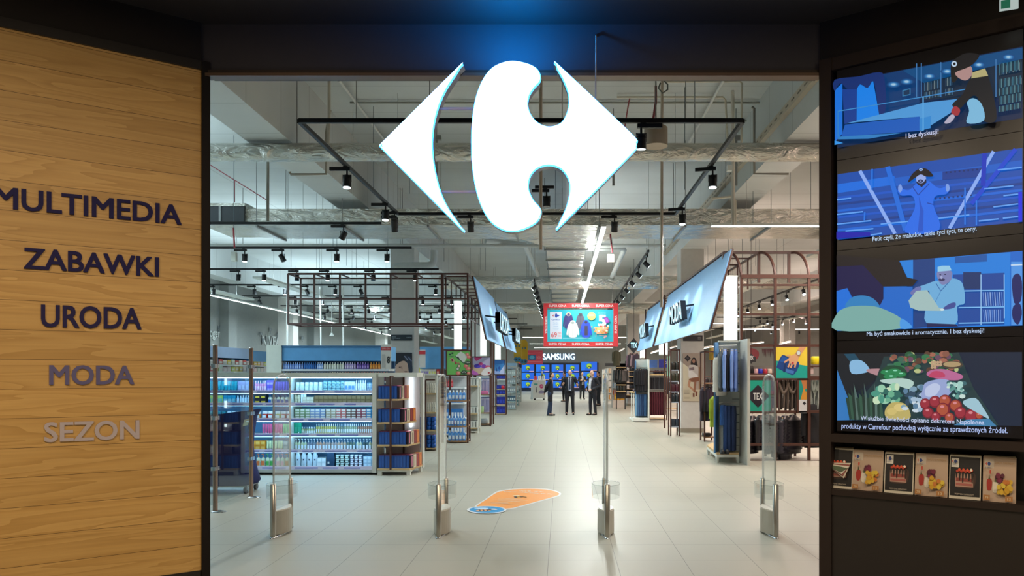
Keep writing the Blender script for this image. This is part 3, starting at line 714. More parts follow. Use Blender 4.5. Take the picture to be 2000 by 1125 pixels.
# ================================================================ security gates
def make_gate(lab):
    e = emp('security_gate', lab, 'security gate', (0, 0, 0), 0, 'security gates across the entrance')
    part('foot_plate', MB().lathe([(.30, 0), (.30, .012), (.285, .016)], CHROME, (0, .27, 0), 20, .17, 1), e)
    part('front_post', MB().lathe([(.029, .012), (.029, .535), (.024, .54)], STEEL, (0, .03, 0), 16).lathe([(.026, .54), (.022, .545)], WHITE, (0, .03, 0), 16), e)
    part('rear_post', MB().lathe([(.026, .012), (.026, .53), (.022, .535)], STEEL, (0, .51, 0), 16).lathe([(.024, .535), (.02, .54)], WHITE, (0, .51, 0), 16), e)
    m = MB(); ol = []
    for i in range(13):
        t = i / 12; ol.append((math.sin(math.pi * t) * .075 + .012, .055 + t * .43))
    outl = [Vector((x, y, .02)) for x, y in ol] + [Vector((-x, y, .02)) for x, y in ol[::-1]]
    body = mt('#a8a294', .32, .6)
    m.prism(outl, (0, 0, .235), body, sm=False)
    top = [Vector((v.x * .9, v.y, .255)) for v in outl]
    m.prism(top, (0, 0, .012), mt('#d6d2c6', .35))
    part('housing', m, e)
    # clear aerial panel: arched sheet with a frosted edge band
    arch = [(.045, .262), (.045, 1.50)]
    for i in range(9):
        t = i / 8; a = math.pi * (1 - t)
        arch.append((.27 + math.cos(a) * .225, 1.50 + math.sin(a) ** .8 * .14))
    arch += [(.495, 1.50), (.495, .262)]
    m = MB(); m.prism([Vector((-.006, y, z)) for y, z in arch], (.012, 0, 0), ACR)
    pn = part('aerial_panel', m, e)
    part('edge_band', MB().tube([(0, y, z) for y, z in arch], .0105, clear_mat('frosted_edge', (.62, .66, .66), 1.35, .25, .45), 8), pn, 'frosted edge')
    m = MB(); rc = []
    for i in range(25):
        a = 2 * math.pi * i / 24
        rc.append((math.cos(a) * .145, .27 + math.sin(a) * .20))
    ring = clear_mat('clear_bumper', (.86, .88, .88), 1.5, .04, .05)
    vs = [(x, y, .375) for x, y in rc] + [(x, y, .515) for x, y in rc]
    m.add(vs, [(i, i + 1, 26 + i, 25 + i) for i in range(24)], ring, True)
    m.tube([(x, y, .515) for x, y in rc[:-1]], .003, ring, 6, True)
    part('bumper_ring', m, e)
    return e
g0 = make_gate('clear security gate beside the barrier posts, farthest along from the screens')
g0.location = (-2.905, 7.43, 0)
dup(g0, (-1.243, 7.43, 0), 0, 'clear security gate between the orange floor sticker and the barrier posts')
dup(g0, (.452, 7.43, 0), 0, 'clear security gate seen edge-on beyond the orange floor sticker, in mid aisle')
g3 = dup(g0, (2.145, 7.43, 0), 0, 'clear security gate standing next to the screen wall')

# ================================================================ glass barrier with posts
def barrier_post(Y, lab):
    e = emp('barrier_post', lab, 'post', (-4.14, Y, 0), 0, 'barrier posts')
    part('upright', MB().cyl((-4.14, Y, .015), (-4.14, Y, 1.99), .028, mt('#9a8478', .25, .9), n=16).lathe([(.028, 1.99), (.02, 2.0)], CHROME, (-4.14, Y, 0), 12), e)
    part('foot', MB().lathe([(.075, 0), (.07, .012), (.03, .02)], CHROME, (-4.10, Y, 0), 18, 1.2, .7), e)
    for z in (.5, 1.1, 1.72):
        part('clamp', MB().bx(-4.165, Y - .06, z, -4.115, Y + .06, z + .045, CHROME), e)
barrier_post(8.86, 'steel barrier post nearest the timber wall')
barrier_post(9.88, 'steel barrier post in front of the navy bag trolley')
tag(solo('glass_barrier', MB().bx(-4.146, 8.93, .10, -4.134, 9.80, 1.80, GLASS), 'clear glass barrier sheet between two steel posts', 'glass barrier'))
tag(solo('glass_barrier', MB().bx(-4.146, 7.4, .10, -4.134, 8.79, 1.80, GLASS), 'clear glass barrier sheet running behind the timber wall edge', 'glass barrier'))

# navy cloth trolley
e = emp('bag_trolley', 'navy cloth covered trolley on castors behind the barrier', 'trolley', (-4.6, 10.4, 0))
Yc = 10.4
prof = [(.115, .50), (.16, .56), (.30, .50), (.45, .44), (.62, .40), (.80, .405), (1.0, .46), (1.08, .53), (1.1, .56)]
m = MB(); ring = []
vs = []; n = 24
for z, r in prof:
    for i in range(n):
        a = 2 * math.pi * i / n; c, s_ = math.cos(a), math.sin(a)
        q = 1 + .03 * math.sin(a * 6 + z * 5)
        k = (abs(c) ** 4 + abs(s_) ** 4) ** -.25
        vs.append((-4.66 + c * k * r * .72 * q, Yc + s_ * k * .25 * q, z + (.06 * c if z > .95 else 0)))
m.add(vs, [(j * n + i, j * n + (i + 1) % n, (j + 1) * n + (i + 1) % n, (j + 1) * n + i) for j in range(len(prof) - 1) for i in range(n)], mt('#131c55', .8), True)
m.add(vs[-n:], [tuple(range(n))], mt('#131c55', .8))
part('cloth_cover', m, e)
part('base_frame', MB().bx(-4.95, Yc - .2, .09, -4.33, Yc + .2, .115, GREYM), e)
for x in (-4.93, -4.36):
    for dy in (-.17, .17):
        part('castor', MB().cyl((x - .015, Yc + dy, .048), (x + .015, Yc + dy, .048), .048, mt('#4a4c50', .5), n=16).bx(x - .02, Yc + dy - .012, .048, x + .02, Yc + dy + .012, .10, GREYM), e)
part('corner_tag', MB().obx((-4.36, Yc - .27, .93), (.07, 0, .02), (.02, 0, .09), (0, .006, 0), mt('#d8cf9c', .5)), e, 'yellow tag')

# ================================================================ floor sticker
def flr(x, y, k): return FL(x, y) + Vector((0, 0, .0012 + .0003 * k))
m = MB(); p = Pic(m, flr, 900, 940, 9.524, 0, .35)
p.blob([(258, 478), (430, 350), (640, 205), (760, 170), (950, 143), (1240, 130), (1560, 140), (1740, 170), (1840, 205), (1866, 240), (1800, 285), (1500, 370), (1100, 480), (960, 512), (800, 530), (500, 540)], '#cfd2d2', 5)
p.blob([(295, 478), (460, 350), (670, 212), (790, 180), (960, 155), (1240, 142), (1540, 152), (1710, 180), (1800, 210), (1828, 238), (1770, 275), (1480, 358), (1080, 468), (950, 500), (800, 515), (500, 530)], '#ee9a40', 5)
p.text('IDŹ ZA', 1100, 190, 1555, 208, 1085, 166, '#d8cfc4', .02)
p.text('PSZCZÓŁKĄ', 805, 200, 1712, 252, 800, 182, '#d8cfc4', .03)
for a, b in (((830, 318), (1150, 345)), ((690, 330), (1060, 345)), ((580, 350), (1250, 358)), ((680, 362), (1100, 380)), ((870, 378), (1180, 390)), ((480, 392), (880, 402)), ((560, 412), (890, 415)), ((760, 425), (1090, 432))):
    p.line([a, b], 7, '#e4b88c')
p.poly([(985, 290), (1030, 285), (1060, 312), (1005, 315)], '#2c2416'); p.poly([(1050, 290), (1080, 290), (1090, 310), (1065, 310)], '#c8a83c'); p.poly([(1090, 290), (1160, 285), (1150, 300), (1110, 305)], '#2c2416'); p.line([(1150, 292), (1225, 302)], 8, '#6c5430'); p.poly([(960, 270), (1080, 268), (1120, 284), (1000, 284)], '#e0d8b8')
p.oval(480, 540, 368, 70, '#d6dadc', 40); p.oval(485, 537, 326, 60, '#1a90cc', 40)
p.blob([(245, 508), (380, 500), (500, 505), (490, 525), (360, 530)], '#b4d4ec', 4)
p.blob([(275, 560), (340, 538), (480, 535), (560, 548), (500, 566), (320, 572)], '#e0a064', 4)
for x in (330, 400, 470): p.poly([(x, 540), (x + 28, 540), (x + 50, 566), (x + 18, 566)], '#1c2430')
p.blob([(500, 530), (560, 528), (570, 545), (510, 548)], '#1c2430', 3); p.blob([(560, 528), (620, 522), (680, 535), (650, 545), (570, 540)], '#e8dcd8', 3)
solo('floor_sticker', m, 'orange teardrop floor sticker with a blue bee roundel', 'sticker')

# ================================================================ ducts and pipes overhead
def duct_round(name, x0, x1, Y, z, r, lab, matl=FOIL):
    R = random.Random(int(Y * 10)); n = 24; xs = 40; m = MB(); vs = []
    for j in range(xs + 1):
        x = x0 + (x1 - x0) * j / xs; rr = r * (1 + R.uniform(-.03, .03)) if matl is FOIL else r
        for i in range(n):
            a = 2 * math.pi * i / n; vs.append((x, Y + math.cos(a) * rr, z + math.sin(a) * rr))
    m.add(vs, [(j * n + i, j * n + (i + 1) % n, (j + 1) * n + (i + 1) % n, (j + 1) * n + i) for j in range(xs) for i in range(n)], matl, True)
    for x in range(int(x0) + 1, int(x1), 2):
        m.cyl((x, Y, z + r), (x, Y, CZ(x)), .008, GREYM, n=5, sm=False)
    return solo(name, m, lab, 'duct')
duct_round('insulated_pipe', -9, 9.5, 11.2, 4.99, .135, 'foil wrapped round pipe crossing behind the hanging logo')
duct_round('white_pipe', -9, 2.6, 18.6, 4.86, .05, 'slim white pipe crossing under the ceiling beyond the wide foil duct', PIPE)
def duct_box(name, x0, x1, y0, y1, z0, z1, lab, rods=True):
    m = MB(); m.bx(x0, y0, z0, x1, y1, z1, FOIL)
    along_x = (x1 - x0) > (y1 - y0)
    n = int(max(x1 - x0, y1 - y0) / 1.6)
    for i in range(n + 1):
        if along_x:
            x = x0 + .2 + (x1 - x0 - .4) * i / n
            m.bx(x - .02, y0 - .05, z0 - .045, x + .02, y1 + .05, z0 - .004, GREYM)
            for y in (y0 - .04, y1 + .04): m.cyl((x, y, z0 - .03), (x, y, CZ(x)), .007, GREYM, n=5, sm=False)
        else:
            y = y0 + .2 + (y1 - y0 - .4) * i / n
            m.bx(x0 - .05, y - .02, z0 - .045, x1 + .05, y + .02, z0 - .004, GREYM)
            for x in (x0 - .04, x1 + .04): m.cyl((x, y, z0 - .03), (x, y, CZ(x)), .007, GREYM, n=5, sm=False)
    return solo(name, m, lab, 'duct')
duct_box('foil_duct', -6.3, 9.5, 14.85, 16.35, 4.62, 4.95, 'wide foil duct crossing the shop under the beams')
# open end box of that duct
m = MB(); m.bx(-7.3, 14.8, 4.66, -6.3, 16.4, 5.05, FOIL).bx(-7.28, 14.76, 4.68, -6.32, 14.81, 4.98, mt('#3c4044', .7))
m.bx(-6.82, 14.74, 4.68, -6.78, 14.80, 4.98, GREYM).bx(-7.3, 14.74, 4.98, -6.3, 14.80, 5.04, FOIL)
solo('intake_box', m, 'foil box with a dark grille at the end of the wide duct', 'vent box')
duct_box('spine_duct', -.38, .56, 17.42, 46, 4.62, 5.0, 'long foil duct running above the middle of the aisle')
m = MB(); m.prism([Vector((-.9, 16.37, 4.62)), Vector((1.1, 16.37, 4.62)), Vector((.56, 17.4, 4.62)), Vector((-.38, 17.4, 4.62))], (0, 0, .36), FOIL)
solo('duct_flare', m, 'flared foil piece joining the aisle duct to the crossing duct', 'duct')
duct_round('insulated_pipe', -4.0, 9.5, 24.2, 4.62, .22, 'foil wrapped round duct crossing above the red price banner')
duct_round('insulated_pipe', -10, 9.5, 32.5, 4.5, .24, 'foil duct crossing deep in the shop above the far light tracks')
# bent white duct by the beauty column
m = MB(); m.tube([(-4.45, 19.6, 3.9), (-4.45, 19.6, 4.38), (-4.4, 19.6, 4.47), (-4.25, 19.6, 4.5), (-3.55, 19.6, 4.5), (-3.42, 19.6, 4.55), (-3.38, 19.6, 4.7), (-3.38, 19.6, 4.9)], .1, PIPE, 12)
solo('bent_pipe', m, 'bent white pipe above the beauty column', 'pipe')
# angled grey pipes over the aisle
solo('angled_pipe', MB().tube([(-1.9, 18.4, 4.95), (-.95, 19, 4.95), (-.8, 24.2, 4.85)], .07, PIPE, 10), 'white pipe bending into the shop left of the aisle duct', 'pipe')
solo('angled_pipe', MB().tube([(.6, 18.9, 4.85), (1.55, 18.9, 4.85), (1.6, 19.2, 4.85), (1.62, 24.2, 4.8)], .07, PIPE, 10), 'white pipe bending into the shop beside the lit strip over the aisle', 'pipe')
# thin conduits, droppers and red cables
def conduit(pts, r, c, lab, cat='pipe', name='conduit', group=None):
    return solo(name, MB().tube([Vector(q) for q in pts], r, mt(c, .5), 6), lab, cat, group)
for i, (z, Y) in enumerate(((6.25, 12.6), (6.25, 13.5))):
    conduit([(-3.6, Y, z), (4.4, Y, z)], .018, '#9d9f98', ('thin grey conduit on the ceiling slab nearer the opening', 'thin grey conduit on the ceiling slab, second from the opening')[i])
conduit([P(643, 150, 11.5), P(643, 232, 11.5), P(640, 300, 11.5)], .025, '#c9c3b4', 'white conduit dropping down the beam side above the timber wall')
conduit([(P(523, 290, 12).x, 12, 6.3), P(523, 432, 12.0)], .025, '#8b8a80', 'grey conduit hanging in front of the duct grille')
conduit([(P(1293, 170, 11.6).x, 11.6, 6.3), P(1292, 600, 11.6)], .022, '#b5a795', 'long cream conduit dropping beside the hanging logo')
conduit([(P(1056, 330, 9).x, 9, 6.3), P(1056, 330, 9), P(1056, 488, 9)], .02, '#b5a795', 'cream conduit dropping behind the logo')
conduit([(P(1431, 310, 12.2).x, 12.2, 6.3), P(1432, 440, 12.2)], .03, '#cfcabf', 'cream conduit beside the white junction box')
conduit([(2.5, 11.5, 6.2), (2.5, 14.8, 6.2)], .025, '#cfd0cc', 'slanting white pipe over the light track frame')
conduit([(-3.46, 11.5, 6.2), (-3.46, 14.6, 6.2)], .025, '#cfd0cc', 'slanting white pipe near the timber side of the logo')
conduit([P(1281, 150, 12), P(1281, 200, 12), P(1276, 232, 12)], .02, '#7a2530', 'thick red cable above the light track frame', 'cable', 'cable')
conduit([P(1240, 150, 12.5), P(1228, 200, 12.5), P(1218, 260, 12.5)], .012, '#a4545c', 'thin red cable beside the logo arrow tip', 'cable', 'cable')
conduit([P(410, 322, 16), P(520, 390, 16)], .012, '#a4545c', 'thin red cable slanting above the duct grille', 'cable', 'cable')
conduit([P(458, 353, 15.5), P(458, 395, 15.5)], .012, '#a4545c', 'short red cable hanging over the duct grille', 'cable', 'cable')
conduit([P(456, 445, 15.2), P(458, 484, 15.2)], .018, '#b03a44', 'red cable hanging to a white tag box', 'cable', 'cable')
conduit([P(1192, 457, 15), P(1196, 494, 15)], .016, '#8c2c38', 'red cable above the white box by the aisle light', 'cable', 'cable')
conduit([P(1296, 150, 11), P(1296, 157, 11), P(1304, 165, 11), P(1304, 175, 11), P(1294, 182, 11), P(1286, 172, 11), P(1290, 162, 11)], .012, '#5c625e', 'coil of grey cable hanging by the ceiling', 'cable', 'cable')
solo('sensor_box', MB().bx(*P(451, 492, 15.6), *(P(464, 511, 15.7)), mt('#d4d6cc', .5)), 'white box hanging beside the first lit spot of a track', 'box')
solo('sensor_box', MB().bx(*P(1187, 496, 15.6), *(P(1199, 513, 15.7)), mt('#d4d0bc', .5)), 'cream box hanging beside the lit strip over the aisle', 'box')
m = MB(); m.lathe([(.13, 0), (.13, .20), (.12, .21)], mt('#b9a892', .5), P(1281, 286, 8.2), 20).cyl(P(1281, 260, 8.2), Vector((P(1281, 260, 8.2).x, 8.2, 6.4)), .008, GREYM, n=5)
solo('ceiling_speaker', m, 'beige drum hanging behind the front track spot', 'speaker')
# fine hanger wires over the shop, each from the slab to a track or tray
R = random.Random(5)
for k in range(46):
    Y = R.uniform(12, 26); x = R.uniform(-7.5, 6.5)
    solo('hanger_wire', MB().cyl((x, Y, R.uniform(4.35, 5.2)), (x, Y, CZ(x)), .0055, mt('#5c6c70', .4, .5), n=5), 'fine steel hanger wire dropping from the ceiling slab', 'wire', 'hanger wires')
for x in (-2.2, .9, 3.05):
    solo('pipe_stand', MB().cyl((x, 13.02, 5.82), (x, 13.02, 6.3), .008, GREYM, n=5).bx(x - .02, 13.0, 4.95, x + .02, 13.04, 5.75, GREYM).bx(x - .08, 12.98, 5.75, x + .08, 13.06, 5.82, GREYM), 'short grey steel hanger with a forked head above the wide duct', 'bracket', 'forked hangers')

# ================================================================ light tracks and spots
def make_spot(on, aim, lab):
    """track spot hanging from z=0 (track underside); driver box along x, head aimed by (tilt, pan)"""
    e = emp('track_spot', lab, 'spotlight')
    part('driver_box', MB().bx(-.20, -.018, -.055, .06, .018, -.012, BLACK).bx(-.03, -.014, -.012, .03, .014, 0, BLACK), e)
    part('stem', MB().cyl((.02, 0, -.12), (.02, 0, -.05), .012, BLACK, n=8).bx(-.035, -.008, -.20, -.028, .008, -.11, BLACK).bx(.068, -.008, -.20, .075, .008, -.11, BLACK).bx(-.035, -.008, -.12, .075, .008, -.112, BLACK), e)
    tilt, pan = aim
    d = Vector((math.sin(pan) * math.sin(tilt), -math.cos(pan) * math.sin(tilt), -math.cos(tilt)))
    c = Vector((.02, 0, -.19))
    h = MB().cyl(c - d * .07, c - d * .03, .035, BLACK, .05).cyl(c - d * .03, c + d * .085, .05, BLACK, .056, n=16)
    for k in range(3): h.cyl(c + d * (-.065 + k * .018), c + d * (-.058 + k * .018), .054, BLACK, n=16)
    hd = part('lamp_head', h, e)
    part('lens', MB().cyl(c + d * .084, c + d * .088, .047, mt('#dff6ff', .3, 0, 9.0) if on else mt('#3a3f48', .15), n=16), hd, 'lit lens' if on else None)
    if on:
        l = bpy.data.lights.new('spot_beam', 'SPOT'); wide = aim[0] == .13; l.energy = SPOT_W * (2.0 if wide else 1.0); l.color = (.92, .98, 1.0); l.spot_size = math.radians(120 if wide else 52); l.spot_blend = .6; l.shadow_soft_size = .045
        o = bpy.data.objects.new('beam', l); COL.objects.link(o); o.parent = e; o.location = c + d * .095
        o.rotation_euler = d.to_track_quat('-Z', 'Y').to_euler()
    return e
AIMS = {'w': (.13, 0), 'F': (.85, 0), 'B': (.85, math.pi), 'd': (.12, 0), 'f': (.55, 0), 'b': (.5, math.pi), 'l': (.5, -1.57), 'r': (.5, 1.57)}
PROTO = {}
def spot(x, Y, z, on, aim, lab, rz=0.0, group=None):
    k = (on, aim)
    if k not in PROTO:
        PROTO[k] = make_spot(on, AIMS[aim], lab); o = PROTO[k]; o.location = (x, Y, z); o.rotation_euler.z = rz; tag(o, lab, None, group); return o
    return dup(PROTO[k], (x, Y, z), rz, lab, group)
TZ = 4.3
def track(pts, lab, hang=(), closed=False):
    m = MB(); n = len(pts)
    for i in range(n if closed else n - 1): m.bar(pts[i], pts[(i + 1) % n], .04, BLACK, .045)
    for x, y in (hang or [(p[0], p[1]) for p in pts]): m.cyl((x, y, pts[0][2]), (x, y, CZ(x)), .004, GREYM, n=5)
    return solo('light_track', m, lab, 'light track')
Y1, Y2 = 7.78, 12.3
xa0, xa1 = XX(584, Y1), XX(1451, Y1); xb0, xb1 = XX(777, Y2), XX(1319, Y2)
track([(xa0, Y1, TZ), (xa1, Y1, TZ), (xb1, Y2, TZ), (xb0, Y2, TZ)], 'black rectangular light track hanging behind the logo', ((xa0 + .6, Y1), (xa1 - .6, Y1), (xb1, Y2), (xb0, Y2)), True)
RG = 'spots on the rectangular track'
def on_side(t, left):
    return (xa0 + (xb0 - xa0) * t, Y1 + (Y2 - Y1) * t) if left else (xa1 + (xb1 - xa1) * t, Y1 + (Y2 - Y1) * t)
for t, on, aim, lab in ((.36, 1, 'w', 'lit track spot on the timber side of the rectangular track, nearest the opening'), (.80, 1, 'w', 'lit track spot on the timber side of the rectangular track, second along'), (.93, 0, 'b', 'unlit track spot tilted away near the far corner of the rectangular track')):
    x, y = on_side(t, True); spot(x, y, TZ - .02, on, aim, lab, 0, RG)
for t, on, aim, lab in ((.36, 1, 'w', 'lit track spot on the screen side of the rectangular track, nearest the opening'), (.87, 1, 'w', 'lit track spot on the screen side of the rectangular track, near the far corner')):
    x, y = on_side(t, False); spot(x, y, TZ - .02, on, aim, lab, -.25, RG)
spot(XX(1256, Y1), Y1, TZ - .02, 1, 'd', 'lit track spot on the front bar, beside the arrow tip of the logo', math.pi, RG)
for px, lab in ((768, 'unlit track spot at the corner of the far bar, near the timber side'), (917, 'unlit track spot on the far bar between the two logo pieces'), (1198, 'unlit track spot on the far bar under the logo arrow')):
    spot(XX(px, Y2), Y2, TZ - .02, 0, 'b', lab, 0, RG)
solo('light_track', MB().bx(XX(1045, 11.1), 11.08, TZ + .12, XX(1082, 11.1), 11.12, TZ + .16, BLACK).cyl((XX(1058, 11.1), 11.1, TZ + .16), (XX(1058, 11.1), 11.1, 6.3), .012, PIPE, n=6), 'short black track piece seen through the logo notch', 'light track')
spot(XX(1065, 11.1), 11.1, TZ + .12, 0, 'd', 'unlit black spot seen through the logo notch', 0, RG)
# the long parallel rows over beauty: (depth, px of left end, px of right end, [(px, lit, aim)])
ROWS = [
 (13.07, 380, 745, [(671, 0, 'l')]),
 (15.6, 380, 804, [(478, 1, 'd'), (551, 0, 'r'), (658, 1, 'd'), (756, 1, 'd')]),
 (18.8, 380, 857, [(466, 0, 'd'), (516, 1, 'd'), (580, 0, 'd'), (640, 1, 'd'), (729, 0, 'd'), (811, 1, 'd')]),
 (22.1, 380, 876, [(417, 0, 'd'), (497, 0, 'd'), (557, 1, 'd'), (600, 0, 'r'), (655, 1, 'd'), (705, 0, 'r'), (782, 1, 'd'), (851, 1, 'd')]),
 (25.3, 470, 905, [(507, 0, 'r'), (577, 0, 'd'), (630, 1, 'd'), (668, 0, 'd'), (715, 1, 'd'), (758, 0, 'd'), (826, 1, 'd'), (882, 1, 'd')]),
 (28.9, 548, 960, [(580, 1, 'd'), (640, 0, 'd'), (687, 1, 'd'), (720, 0, 'd'), (761, 1, 'd'), (858, 1, 'd'), (884, 1, 'd')]),
 (32.3, 606, 990, [(634, 0, 'd'), (690, 0, 'd'), (732, 1, 'd'), (820, 1, 'd'), (842, 1, 'd'), (906, 1, 'd')]),
 (35.6, 650, 1010, [(682, 0, 'd'), (726, 1, 'd'), (836, 1, 'd'), (871, 1, 'd')]),
 (39.5, 690, 1030, [(714, 0, 'd'), (762, 1, 'd'), (832, 1, 'd'), (884, 1, 'd')]),
 (44, 720, 1040, [(745, 0, 'd'), (848, 1, 'd'), (860, 1, 'd')]),
]
ORD = ['first', 'second', 'third', 'fourth', 'fifth', 'sixth', 'seventh', 'eighth', 'ninth', 'tenth']
for i, (Y, a, b, sps) in enumerate(ROWS):
    track([(XX(a, Y), Y, TZ), (XX(b, Y), Y, TZ)], '%s long black light track over the beauty shelves, counting from the opening' % ORD[i], ((XX(b, Y) - .5, Y), (XX((a + b) / 2, Y), Y)))
    for j, (px, on, aim) in enumerate(sps):
        spot(XX(px, Y) - .02, Y, TZ - .02, on, aim, '%s spot, %s from the timber wall, on the %s track over beauty' % ('lit' if on else 'unlit', ORD[j], ORD[i]), 0, 'spots over the beauty shelves')
# tracks running into the shop along the aisle
track([(-.78, 20.8, TZ), (-.78, 42, TZ)], 'black light track running into the shop on the beauty side of the aisle duct')
for k in range(8): spot(-.78, 21 + k * 1.5, TZ - .02, 1, 'B', '%s black spot along the aisle track beside the duct' % ORD[k], 1.57, 'spots on the aisle tracks')
track([(1.86, 16, TZ), (1.95, 42, TZ)], 'black light track running into the shop on the fashion side of the aisle')
for k in range(9): spot(1.87 + k * .004, 16.5 + k * 1.75, TZ - .02, 1, 'F' if k < 6 else 'd', '%s %s black spot along the fashion side aisle track' % (ORD[k], 'visibly lit' if k > 5 else 'turned away'), 1.57, 'spots on the aisle tracks')
track([(6.9, 18.5, TZ - .1), (6.9, 30.5, TZ - .1)], 'black light track running into the shop over the fashion racks')
for k in range(7): spot(6.9, 19.6 + k * 1.6, TZ - .12, 1, 'l', '%s lit spot on the track over the fashion racks' % ORD[k], 1.57, 'spots over fashion')
track([(10.6, 33, TZ), (10.6, 42, TZ)], 'far black light track running deep over fashion')
for k in range(5): spot(10.6, 34 + k * 1.7, TZ - .02, 1, 'l', '%s lit spot on the far fashion track' % ORD[k], 1.57, 'spots over fashion')
for i, (Y, a, b, sps) in enumerate(((33.5, 1400, 1700, (1498, 1573, 1484)), (42, 1375, 1700, (1415, 1505, 1560)))):
    track([(XX(a, Y), Y, TZ - .1), (XX(b, Y), Y, TZ - .1)], '%s cross track over the fashion racks' % ('nearer', 'farther')[i])
    for j, px in enumerate(sps): spot(XX(px, Y), Y, TZ - .12, 1 if j < 2 else 0, 'd', '%s spot on the %s cross track over fashion' % (ORD[j], ('nearer', 'farther')[i]), 0, 'spots over fashion')

# linear LED lamps that the photo shows
def led(a, b, wd, lab, glow=LEDW):
    e = emp('linear_lamp', lab, 'lamp', a)
    a, b = Vector(a), Vector(b)
    part('housing', MB().bar(a + Z * .03, b + Z * .03, wd, WHITE, .05), e)
    part('diffuser', MB().bar(a, b, wd * .9, glow, .012), e)
    for t in (.1, .9):
        q = a.lerp(b, t); part('hanging_wire', MB().cyl(q + Z * .05, (q.x, q.y, CZ(q.x)), .005, GREYM, n=5), e)
    return e
led((.75, 13.4, 4.3), (.75, 30, 4.3), .09, 'long lit white strip running over the aisle beside the duct')
led((-11.9, 22, 4.3), (-11.9, 52, 4.3), .1, 'long lit strip slanting along the beauty wall')
led((2.68, 13.35, 4.3), (9.0, 13.35, 4.3), .07, 'lit strip running crosswise at the screen wall side')
for i, (px0, py0, px1, py1, Y) in enumerate(((1350, 632, 1432, 632, 36), (1440, 643, 1600, 643, 40), (1453, 673, 1490, 669, 30), (1524, 672, 1543, 668, 33), (1365, 682, 1392, 677, 33), (1272, 690, 1291, 684, 42), (1210, 686, 1219, 681, 55), (1310, 680, 1326, 675, 45))):
    led(P(px0, py0, Y), P(px1, py1, Y + (.05 if py0 == py1 else 2.0)), .1, '%s small lit strip deep over the fashion area' % ORD[i])
# fluorescent rows between the beams (their light is set at the top)
for x, c in SHOP_ROWS:
    for k in range(6):
        z = 4.22
        y = 13.5 + k * 9.6
        solo('row_luminaire', MB().bx(x - .16, y - 3.05, z + .012, x + .16, y + 3.05, z + .07, WHITE).cyl((x, y - 2, z + .07), (x, y - 2, CZ(x)), .005, GREYM, n=5).cyl((x, y + 2, z + .07), (x, y + 2, CZ(x)), .005, GREYM, n=5), 'slim white fluorescent luminaire hanging between the beams', 'lamp', 'fluorescent luminaires')

e = emp('exit_sign', 'small lit hanging sign at the ceiling edge over the screens', 'sign', (2.98, 4.95, 4.05))
part('hanger', MB().cyl((2.95, 4.91, 4.13), (2.95, 4.91, 4.44), .008, GREYM, n=6), e)
part('panel', MB().obx((2.90, 4.92, 4.055), (.10, -.04, 0), (.004, .012, 0), (0, 0, .075), mt('#d4e4e0', .4, 0, .6)), e)
part('mark', MB().obx((2.905, 4.915, 4.065), (.05, -.02, 0), (.001, .002, 0), (0, 0, .055), mt('#1c7c5c', .4, 0, .5)), e)

for k, y in enumerate((47.0, 57.0, 66.0)):
    led((-2.5, y, 3.95), (4.5, y, 3.95), .1, '%s lit strip running crosswise before the televisions' % ORD[k])

m = MB(); m.bx(3.27, 7.0, 5.48, 3.349, 24, 5.5, mt('#b9ae9c', .5)).bx(3.27, 7.0, 5.5, 3.28, 24, 5.60, mt('#b9ae9c', .5))
for k in range(60): m.bx(3.262, 7.1 + k * .28, 5.53, 3.2705, 7.22 + k * .28, 5.55, mt('#7c7468', .5))
solo('cable_tray', m, 'perforated tan cable tray along the beam on the screen side', 'cable tray')
conduit([P(1205, 190, 12.3), P(1412, 190, 12.3), P(1417, 196, 12.3), P(1421, 275, 12.3)], .018, '#cfc8b8', 'cream conduit bending down beside the track corner, screen side')
conduit([P(1298, 160, 11.7), P(1445, 159, 11.7), P(1449, 163, 11.7), P(1448, 284, 11.7)], .018, '#cfc8b8', 'cream conduit bending down beyond the track corner, nearest the slab')
conduit([P(1390, 388, 13.0), P(1430, 384, 13.0), P(1436, 392, 13.0), P(1436, 440, 13.0)], .022, '#cfc8b8', 'short cream conduit bend over the crosswise lit strip')
conduit([P(645, 215, 11.6), P(637, 260, 11.6), P(637, 340, 11.6), P(568, 341, 11.6), P(566, 336, 11.6)], .022, '#9c968a', 'grey conduit elbow under the beam on the timber side')
conduit([P(1468, 209, 12.2), P(1473, 212, 12.2), P(1473, 339, 12.2), P(1540, 340, 12.2)], .022, '#8c8a82', 'grey conduit elbow under the beam on the screen side')
solo('junction_box', MB().bx(*P(1421, 322, 12.0), *(P(1428, 336, 12.1)), WHITE), 'small white box on the cream conduit beside the track spot', 'box')
